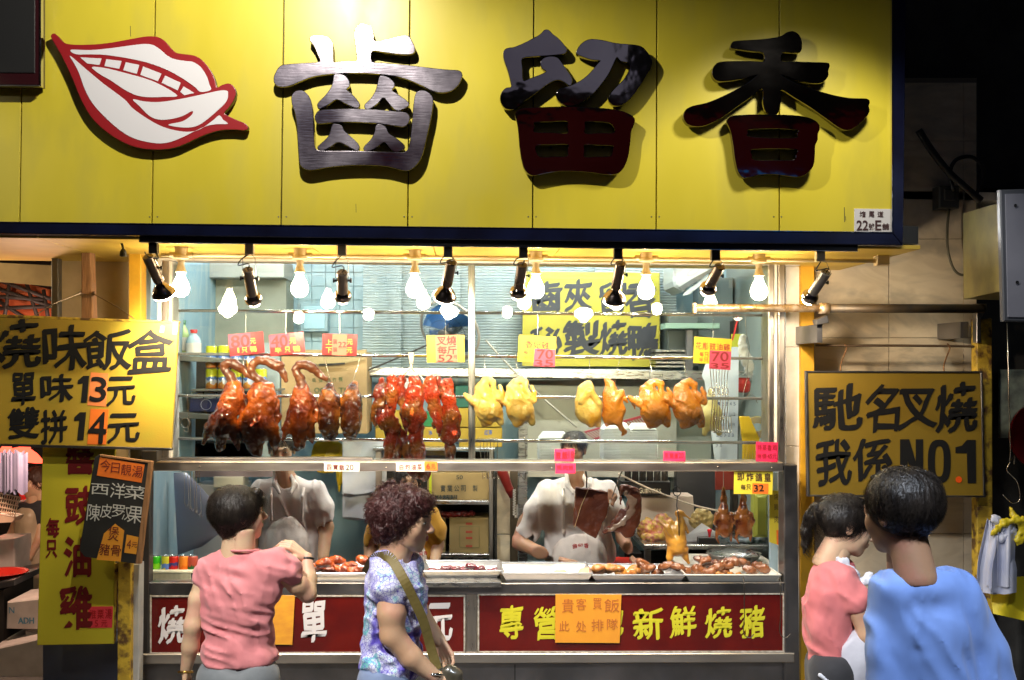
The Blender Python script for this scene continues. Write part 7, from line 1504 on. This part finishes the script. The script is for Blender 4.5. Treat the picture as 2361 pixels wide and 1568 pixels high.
# ---- staff woman with the ponytail
b = Org((1835, 1250, -90), (2060, 1640, 110), h)
b.c(1942, 1255, 25, 1925, 1304, 26, 2, 4, 10).e(1918, 1420, 4, 42, 100, 44, 14)
b.path([(1935, 1346, 20, -36), (1962, 1396, 22, -46), (1985, 1450, 24, -48), (2010, 1480, 20, -44), (2050, 1470, 16, -40)], 10)
s = Org((1830, 1260, -110), (2060, 1570, 95), h)
s.c(1915, 1320, 34, 1950, 1322, 32, 0, 14, 20).e(1918, 1370, 0, 62, 76, 66, 26).e(1912, 1445, 4, 58, 84, 62, 26).e(1925, 1520, 4, 52, 60, 58, 26)
s.path([(1930, 1330, 38, -30), (1954, 1372, 36, -46)], 12); s.c(1976, 1424, 26, 1996, 1464, 28, -60, -56, 4, neg=True)
s.c(1948, 1235, 34, 1940, 1286, 33, -4, 0, 6, neg=True); folds(s, 4, 36, (1, .45, 1))
s.wrinkle(4, 26, 70, 5, 5).wrinkle(3, 20, 35, 4, 6)
ap_ = Org((1850, 1400, -90), (2040, 1700, 90), h); ap_.e(1962, 1520, -20, 56, 90, 52, 10).e(1925, 1620, 0, 66, 100, 66, 20).plane(1962, 1440, 0, -.72, -.72, 0, 4).plane(1880, 1500, 0, -1, -.2, 0, 4); folds(ap_, 3, 26)
pants = Org((1850, 1500, -90), (2030, 2100, 100), 7); pants.path([(1915, 1540, 56, -20), (1930, 1760, 42, -20), (1930, 2020, 28, -10)], 14).path([(1920, 1540, 56, 24), (1915, 1760, 42, 24), (1900, 2020, 28, 24)], 14)
stp = Org((1890, 1260, -60), (2040, 1340, 60), 2.2); stp.path([(1908, 1270, 7, 10), (1935, 1290, 8, -30), (1962, 1318, 8, -40)], 4, .5).e(1978, 1334, -38, 20, 11, 12, 5).e(1992, 1326, -36, 12, 16, 10, 5).noise(2, 8)
P3, fr = person('woman with a ponytail in a coral shirt and white apron bending right', 1925, 1420, 4.25, b, skin, (1958, 1210, 2, 80, 18, 0, .98), (), [('shirt', s, cloth('coral_cotton', (.70, .20, .20), (.62, .16, .16), bstretch=(1, 1, .35))), ('apron', ap_, cloth('grey_white_cotton', (.52, .52, .58), (.44, .44, .5))), ('neck_strap', stp, cloth('white_tie', (.62, .64, .7), (.55, .57, .64))), ('trousers', pants, cloth('black_cotton', (.02, .02, .025), (.03, .03, .035)))], 'pony', nstr=7000)
org_obj('hair_tie', Org((1885, 1155, -20), (1920, 1190, 20), 1.8).e(1903, 1174, 2, 8, 8, 8, 2).noise(1.5, 4), fr, mat('lilac_tie', (.45, .30, .45), .7), P3)
kb = Org((1865, 1525, -90), (1920, 1600, -30), 2.2).path([(1872, 1540, 5, -58), (1890, 1552, 6, -62), (1912, 1548, 5, -60)], 3).path([(1890, 1552, 5, -62), (1885, 1580, 5, -62)], 3).e(1890, 1552, -62, 8, 7, 7, 3); org_obj('apron_knot', kb, fr, MATS['white_tie'], P3)

# ---- man in the blue shirt, nearest the camera
h = 6
b = Org((1960, 1230, -140), (2360, 1700, 160), h)
b.c(2088, 1262, 40, 2094, 1326, 42, 6, 14, 14).e(2155, 1520, 0, 100, 150, 56, 20)
b.path([(2048, 1450, 24, -4), (2040, 1560, 26, -12), (2040, 1680, 30, -20)], 14).path([(2250, 1450, 24, 0), (2280, 1560, 26, -6), (2296, 1690, 30, -14)], 14)
s = Org((1960, 1260, -170), (2370, 1700, 170), h)
s.c(2074, 1362, 62, 2214, 1360, 56, k=40, sy=1.1).e(2120, 1345, 8, 74, 48, 58, 20).e(2140, 1450, 0, 130, 120, 104, 40).e(2160, 1580, 0, 140, 160, 98, 40)
s.path([(2052, 1398, 52, -4), (2044, 1500, 50, -10), (2040, 1580, 52, -16)], 22).path([(2236, 1400, 54, 0), (2272, 1500, 52, -2), (2290, 1590, 52, -8)], 22)
s.e(2106, 1348, -14, 88, 44, 74, 30); folds(s, 3.5, 60, (1, .35, 1))
s.path([(2092, 1415, 7, -100), (2082, 1480, 10, -98), (2086, 1600, 12, -96)], 16, neg=True).path([(2212, 1410, 7, -94), (2232, 1490, 10, -92), (2246, 1600, 12, -90)], 16, neg=True).wrinkle(9, 58, 60, 5, 7).wrinkle(5, 30, 78, 6, 8)
tr_ = Org((2000, 1640, -130), (2340, 2560, 140), 12)
for sx in (-1, 1): tr_.path([(2165+sx*55, 1690, 82, 0), (2165+sx*62, 2000, 66, 0), (2165+sx*66, 2440, 44, 0)], 20)
P4, fr = person('man in a pale blue shirt seen from behind, nearest the camera', 2140, 1450, 2.75, b, skin_dk, (2074, 1181, 0, -150, 6, 0, .93), (), [('shirt', s, cloth('blue_cotton', (.22, .35, .74), (.16, .28, .66), bstretch=(1, 1, .35), ns=3, bs=7)), ('trousers', tr_, cloth('dark_navy', (.02, .022, .04), (.03, .03, .05)))], 'crop', nstr=10000)

# ---- cooks inside
wht = cloth('white_uniform', (.80, .77, .74), (.74, .71, .68), bs=14, bump=.3); apr = cloth('white_apron', (.76, .71, .66), (.70, .65, .60), bs=10, rough=.6)
redem = mat('red_embroidery', (.50, .02, .02), .7)
h = 2.6
def cook(label, cx, cy, Y, head, arms, hands, shirt_e, sleeves, apron, shm, letters, hair='short', skn=skin, lw=9, straps=None, neck=None, glove=None, hrm=None):
    b = Org((cx-150, cy-125, -60), (cx+160, cy+150, 60), h); hx, hy = head[0], head[1]
    b.c(hx, hy+24, 19, cx, cy-62, 22, head[2], 4, 8).e(cx, cy, 8, 50, 90, 26, 10)
    for a in arms: b.path(a, 7)
    s = Org((cx-150, cy-125, -70), (cx+160, cy+150, 70), h)
    for e_ in shirt_e: s.e(*e_)
    for sl in sleeves:
        s.path(sl, 10); q_, p_ = sl[-1], sl[-2]; dx, dy = q_[0]-p_[0], q_[1]-p_[1]; n_ = math.hypot(dx, dy); s.c(q_[0]+dx/n_*q_[2]*.3, q_[1]+dy/n_*q_[2]*.3, q_[2]*.82, q_[0]+dx/n_*30, q_[1]+dy/n_*30, q_[2]*.9, q_[3], q_[3], 3, neg=True)
    s.c(hx, hy+40, 19, cx, cy-74, 20, head[2]-6, -8, 5, neg=True).c(cx, cy-80, 13, cx-1, cy-38, 3, -22, -36, 4, neg=True); folds(s, 1.6, 22, (1, .4, 1)).wrinkle(2.4, 15, 75, 4, 9)
    A = Org((cx-80, cy-60, -70), (cx+90, cy+150, 30), h); ax_, ay, aw = apron; A.e(ax_, ay+52, -12, aw, 76, 32, 4).plane(ax_, ay-18, 0, 0, -1, 0, 3); folds(A, 1.8, 20, (1, .4, 1))
    for (x0, x1) in straps or ((cx-34, ax_-aw*.62), (cx+30, ax_+aw*.6)): A.path([(x0, cy-66, 4, -14), ((x0+x1)/2, cy-40, 4, -36), (x1, ay-8, 4, -38)], 2, .6)
    cl = [('shirt', s, shm), ('apron', A, apr)]
    tr = Org((cx-70, cy+80, -50), (cx+70, cy+480, 50), 5)
    for sx in (-1, 1): tr.path([(cx+sx*22, cy+110, 34, 8), (cx+sx*24, cy+260, 26, 8), (cx+sx*24, cy+430, 18, 8)], 10)
    cl.append(('trousers', tr, MATS['black_cotton']))
    # collar flaps
    C_ = Org((cx-60, cy-110, -60), (cx+60, cy-30, 30), 2.0); C_.path([(hx-16, hy+52, 5, -4), (cx-24, cy-66, 6, -24), (cx-12, cy-48, 4, -34)], 3, .6).path([(hx+16, hy+52, 5, -4), (cx+22, cy-66, 6, -24), (cx+14, cy-48, 4, -34)], 3, .6); cl.append(('collar', C_, shm))
    t, fr = person(label, cx, cy, Y, b, skn, head, hands, cl, hair, hrm, nstr=1200)
    if letters:
        lx, ly = letters
        glyphs('apron_lettering', [(c, lx+i*(lw+2), ly-i*.6, lx+i*(lw+2)+lw, ly+lw-i*.6, -4) for i, c in enumerate('齒留香')], Y-.118, redem, t, nib=.02, lift=0)
    return t, fr
fr_ = Frame(7.05, 1330, 1180)
hL = hand_mesh(fr_.w(1290, 1274, -96), (.95, -.25, -.2), (0, .1, -1), 30, 1, .95); hR = hand_mesh(fr_.w(1448, 1276, -90), (.6, -.3, -.55), (0, .1, -1), 34, -1, .95)
cook('cook in a white shirt looking down and chopping at the right counter', 1330, 1180, 7.05, (1322, 1036, -6, -24, 10, 0, .96),
     [[(1245, 1150, 19, 4), (1212, 1205, 17, 0), (1196, 1248, 17, -12), (1240, 1264, 14, -56), (1290, 1274, 10, -96)], [(1412, 1145, 19, 4), (1426, 1200, 16, 0), (1432, 1236, 15, -30), (1448, 1276, 10, -90)]], (hL, hR),
     [(1330, 1150, 4, 92, 52, 32, 20), (1335, 1200, 4, 84, 74, 34, 20), (1338, 1270, 6, 84, 80, 36, 20)], [[(1262, 1132, 26, 4), (1236, 1180, 28, 2), (1216, 1226, 29, -2)], [(1400, 1132, 26, 4), (1418, 1178, 25, 2), (1426, 1205, 24, 0)]],
     (1336, 1232, 66), wht, (1320, 1254), 'crop', skn=skin_dk, lw=11)
MB().tube([at(1333+9*math.cos(a*.45), 1152, 6.9) for a in range(2)], .001, 3) if 0 else None
fr_ = Frame(7.0, 660, 1180)
cook('cook in an open necked white shirt behind the roast ducks', 662, 1180, 7.0, (650, 1036, -2, 4, 10, 0, 1.02),
     [[(590, 1150, 18, 4), (580, 1220, 16, 0), (590, 1290, 12, -30)], [(738, 1150, 18, 4), (752, 1215, 17, 0), (748, 1280, 13, -22)]], (hand_mesh(fr_.w(590, 1290, -30), (.2, -.5, -.8), (1, 0, 0), 30, 1, .95), hand_mesh(fr_.w(747, 1284, -24), (-.1, -.5, -.8), (-1, 0, 0), 30, -1, .95)),
     [(662, 1146, 4, 82, 50, 30, 20), (665, 1210, 4, 72, 76, 33, 20), (668, 1270, 6, 70, 70, 34, 20)], [[(600, 1130, 25, 4), (584, 1175, 25, 2), (578, 1205, 25, 0)], [(726, 1130, 25, 4), (744, 1170, 25, 2), (750, 1198, 25, 0)]],
     (665, 1202, 54), wht, (637, 1255), 'crop', skn=skin, lw=9, straps=((630, 633), (704, 702)))
fr_ = Frame(7.25, 940, 1230)
ylc = cloth('yellow_jersey', (.62, .33, .03), (.55, .28, .025))
redg = mat('red_rubber', (.42, .012, .02), .3, coat=.3)
cook('staff woman in a yellow shirt and white apron behind the walking woman', 940, 1232, 7.25, (943, 1107, -4, 2, 2, 0, .96),
     [[(876, 1215, 17, 4), (855, 1260, 15, 0), (850, 1312, 12, -20)], [(1002, 1210, 17, 4), (1008, 1255, 15, 0), (1002, 1300, 11, -24)]], (hand_mesh(fr_.w(1002, 1300, -24), (-.1, -.4, -.8), (-1, 0, 0), 30, -1, .9),),
     [(940, 1206, 4, 72, 44, 28, 20), (942, 1260, 4, 62, 60, 31, 20)], [[(884, 1192, 23, 4), (868, 1226, 24, 2), (862, 1248, 24, 0)], [(992, 1188, 23, 4), (1004, 1222, 23, 2), (1008, 1240, 22, 0)]],
     (945, 1248, 42), ylc, (955, 1272), 'bob', skn=skin, lw=9)
# ---- stall woman far left
fr_ = Frame(8.3, 78, 1230)
b = Org((5, 1060, -60), (150, 1400, 60), 2.6); b.c(78, 1128, 14, 76, 1160, 16, k=6).e(76, 1230, 4, 38, 80, 24, 8).path([(50, 1180, 13), (32, 1235, 12, -10), (28, 1275, 9, -20)], 6).path([(98, 1185, 13), (96, 1240, 11, -16), (82, 1280, 8, -34)], 6)
s = Org((5, 1130, -60), (150, 1290, 60), 2.6); s.e(77, 1185, 2, 40, 36, 26, 10).path([(52, 1170, 17), (42, 1205, 16)], 8).path([(98, 1170, 18), (106, 1210, 16)], 8).e(76, 1230, 2, 36, 50, 24, 10)
A = Org((10, 1140, -60), (140, 1430, 60), 2.6); A.e(68, 1200, -8, 30, 40, 26, 8).e(68, 1300, -6, 40, 100, 32, 16); folds(A, 3, 22, (1, .8, 1))
P8, fr = person('stall woman in a black shirt and cream rubber apron at the far left', 78, 1230, 8.3, b, skin, (82, 1112, 0, -52, 4, 0, .96), (), [('shirt', s, MATS['black_cotton']), ('apron', A, mat('rubber_apron', (.62, .50, .34), .35, col2=(.54, .42, .28), ns=6, coat=.2, bump=.3, bs=8))], 'short', hairm=mat('brown_hair', (.05, .018, .01), .5), nstr=1000)
for x, y, l in ((28, 1278, 30), (80, 1286, 34)):
    o = Org((x-22, y-30, -40), (x+22, y+l+22, 10), 1.8); o.path([(x-2, y-24, 9, -12), (x, y+2, 9, -18), (x, y+l*.4, 10, -18)], 4)
    for k in range(4): o.c(x-7+k*4.6, y+l*.4, 3, x-8+k*5, y+l*.85, 2.6, -18, -20, 1.5)
    org_obj('glove', o, fr, redg, P8)
# ================================================================== neighbouring stall at far left
tag(MB().box((-6.5, 10.2, 0), (-2.6, 10.3, 4.5)).build('stall_backdrop', dark), None, None, None, 'structure')
tag(MB().box((-6.5, 6.4, 3.0), (-2.6, 10.2, 3.05)).build('stall_ceiling', mat('tarpaulin_warm', (.30, .20, .09), .8)), None, None, None, 'structure')
tag(MB().slab([(-120, 600), (120, 612), (120, 660), (-120, 640)], 7.2, .02).build('awning_valance', mat('stall_canvas', (.38, .28, .13), .8, col2=(.28, .20, .09), ns=6)), 'dull yellow canvas valance hanging above the boxed rice sign', 'canvas')
ct = thing('striped_tarp', 'orange tarpaulin crossed by dark poles above the boxed rice sign', 'tarpaulin', at(55, 740, 7.6))
MB().slab([(-60, 625), (118, 668), (118, 738), (-60, 740)], 7.62, .01).build('sheet', mat('orange_tarp', (.45, .09, .02), .7, emit=None, col2=(.35, .06, .02), ns=8), ct)
for P in (((-40, 632), (118, 690)), ((-40, 655), (118, 706)), ((-40, 682), (100, 690)), ((-20, 712), (118, 706)), ((24, 640), (10, 736)), ((60, 650), (88, 736)), ((100, 668), (112, 740)), ((-10, 690), (60, 735))): MB().tube([at(*P[0], 7.55), at(*P[1], 7.55)], .014, 8).build('pole', mat('dark_pole', (.03, .02, .02), .6), ct, True)
redglow = mat('red_lamp_shade', (.75, .02, .02), .4, emit=(1, .08, .04), es=3.0)
for x, y, lb in ((52, 1046, 'glowing red market lamp shade nearest the yellow sign'), (8, 1050, 'glowing red market lamp shade cut by the left edge')):
    t = thing('lamp_shade', lb, 'lamp', at(x, y, 8.6)); o = at(x, y+10, 8.6)
    MB().lathe([(.16, 0), (.10, .05), (.04, .08), (.03, .12)], o, (.25, 0, 1), 24).build('shade', redglow, t, True); MB().lathe([(0, -.03), (.03, -.01), (.035, .02), (.02, .06)], o, (.25, 0, 1), 16).build('bulb', bulb_on, t, True)
lamp('stall_fill_light', 'POINT', at(60, 1000, 7.15), None, 40, (1, .62, .45), .08)  # fill light added in front of the bags, apart from the red shades
wbag = mat('grey_violet_bag', (.20, .20, .30), .5, col2=(.16, .16, .26), ns=10, bump=.3, bs=12)
bg_ = thing('bag_bunch', 'bunch of grey violet plastic bags hanging at the far left', 'plastic bags', at(55, 1130, 7.6))
for k in range(6):
    def fn(u, v, k=k): return at(0+k*8+(24 if k > 3 else 14)*u, 1040+92*v+4*math.sin(u*6+k)+(6 if k % 2 else 0), 7.6-.022*k+.008*math.sin(u*8+k*2))
    MB().grid(fn, 8, 8, thick=(0, .003, 0)).build('bag', wbag, bg_, True)
ow = thing('wire_basket', 'cream slotted plastic basket hanging at the far left', 'basket', at(35, 1190, 7.7))
cb_ = mat('cream_basket', (.62, .45, .32), .5)
for k in range(9): MB().slab([(0+k*5.4, 1136+k*1.5), (2+k*5.4, 1136+k*1.5), (-6+k*5, 1176+k*2), (-8+k*5, 1176+k*2)], 7.65, .006).build('slat', cb_, ow)
for k in range(5): MB().slab([(-2-k*2, 1136+k*10), (48-k*3, 1146+k*10), (48-k*3, 1149+k*10), (-2-k*2, 1139+k*10)], 7.645, .006).build('slat', cb_, ow)
MB().slab([(-8, 1186), (36, 1192), (28, 1204), (-10, 1206)], 7.66, .15).build('base', cb_, ow)
tag(MB().slab([(40, 1134), (84, 1136), (78, 1172), (50, 1176)], 8.6, .2, .02).build('red_bucket', mat('glowing_red_pail', (.6, .02, .02), .4, emit=(1, .05, .03), es=.15)), 'red bucket hanging behind the stall woman', 'bucket')  # faint red light put into the pail as emission
stf = mat('styrofoam', (.60, .55, .52), .7, col2=(.5, .46, .43), ns=10, bump=.1, bs=60)
def fbox(pts, Y, d, lab, letters=None):
    o = MB().slab(pts, Y, d, .008).build('styrofoam_box', stf); tag(o, lab, 'foam box')
    if letters: glyphs('lettering', letters, Y, mat('stencil_blue', (.10, .28, .42), .7), o, nib=.02)
    return o
fbox([(16, 1388), (110, 1378), (108, 1452), (14, 1450)], 7.3, .4, 'dirty styrofoam box with blue stencilled letters beside the tall sign', [('N', 21, 1400, 33, 1414), ('ADH', 42, 1424, 78, 1438)])
fbox([(58, 1455), (130, 1453), (130, 1500), (56, 1500)], 7.35, .3, 'small styrofoam block under the stencilled box')
fbox([(-30, 1500), (100, 1470), (98, 1800), (-30, 1800)], 7.1, .6, 'large grey white styrofoam chest at the bottom left corner')
fbox([(-30, 1246), (33, 1243), (34, 1322), (-30, 1324)], 7.9, .3, 'upright styrofoam sheet behind the red basin')
tt = thing('fish_counter', 'wet metal stall counter at the left edge', 'counter', at(0, 1400, 7.5))
MB().slab([(-60, 1352), (34, 1336), (34, 1350), (-60, 1372)], 7.4, .7, .004).build('top', steel_dk, tt); MB().slab([(-60, 1372), (8, 1360), (8, 1700), (-60, 1700)], 7.42, .5).build('front', dark, tt)
bsn = MB().lathe([(.10, 0), (.16, .06), (.175, .062), (.17, .066), (.15, .06), (.10, .008), (0, .006)], at(2, 1340, 7.6), (0, 0, 1), 28).build('red_basin', mat('red_basin', (.6, .03, .02), .35), None, True); tag(bsn, 'red plastic basin on the wet stall counter', 'basin')
# ================================================================== right edge
tub = MB().lathe([(0, 0), (.18, 0), (.20, .08), (.22, .09), (.22, .12)], at(2400, 1008, 6.6), (-.15, -1, .1), 36).build('red_tub', mat('dark_red_plastic', (.22, .008, .01), .35, col2=(.16, .006, .008), ns=4), None, True); tag(tub, 'dark red plastic tub hanging at the right edge', 'tub')
tag(MB().tube([at(2322, 745, 5.6), at(2326, 900, 5.6), at(2330, 1040, 5.6), at(2328, 1064, 5.6), at(2340, 1050, 5.6), at(2338, 1070, 5.6)], .003, 6).build('long_hook', wire, None, True), 'long thin steel hook hanging below the grey cabinet', 'hook')
tag(MB().tube(catmull([at(2330, 1066, 5.6), at(2322, 1085, 5.6), at(2345, 1110, 5.6), at(2352, 1150, 5.6), at(2335, 1160, 5.6), at(2312, 1140, 5.6)], 5, False), .003, 6).build('s_hook', wire, None, True), 'curved wire hook under the long thin hook', 'hook')
hb = thing('bag_bunch', 'bunch of white and yellow plastic bags hanging at the right edge', 'plastic bags', at(2320, 1420, 5.6))
wb2 = mat('lilac_white_bag', (.52, .54, .66), .4, col2=(.42, .46, .64), ns=7, bump=.3, bs=10); yb2 = mat('yellow_bag2', (.66, .54, .02), .4, col2=(.55, .42, .02), ns=6, bump=.3, bs=10)
for k in range(7):
    def fn(u, v, k=k): w_ = (12+60*min(1, v*1.6)) if k < 6 else 50; return at(2280+k*6-8*v*(1-k*.1)+w_*(u-.35)*.8, 1200+155*v-10*abs(u-.5)+(k % 3)*8, 5.6-.014*k+.022*math.sin(u*8+k)+.01*math.cos(v*6))
    MB().grid(fn, 10, 10, thick=(0, .003, 0)).build('bag', wb2, hb, True)
def fn(u, v): return at(2280+90*u+10*v, 1330+(85+20*u)*v, 5.66+.02*math.sin(u*7+v*3))
MB().grid(fn, 10, 8, thick=(0, .004, 0)).build('bag', yb2, hb, True)
o = Org((2262, 1165, -30), (2385, 1260, 30), 2.4); o.path([(2285, 1228, 7, -12), (2305, 1205, 8, -18), (2335, 1195, 9, -20), (2365, 1200, 8, -18)], 5, .6).path([(2345, 1195, 8, -10), (2355, 1225, 10, -14), (2340, 1245, 8, -14)], 5, .6).path([(2330, 1170, 4), (2335, 1195, 8, -6)], 4).noise(3, 9)
org_obj('bag_handles', o, Frame(5.55, 2320, 1210), yb2, hb)
o = Org((2265, 1185, -30), (2385, 1275, 30), 2.4); o.path([(2290, 1195, 9, -4), (2325, 1225, 12, -8), (2350, 1240, 12, -8)], 5, .6).path([(2300, 1240, 8, -12), (2320, 1225, 8, -12)], 4).noise(4, 8)
org_obj('bag_knot', o, Frame(5.55, 2320, 1210), wb2, hb)
flush_texts()
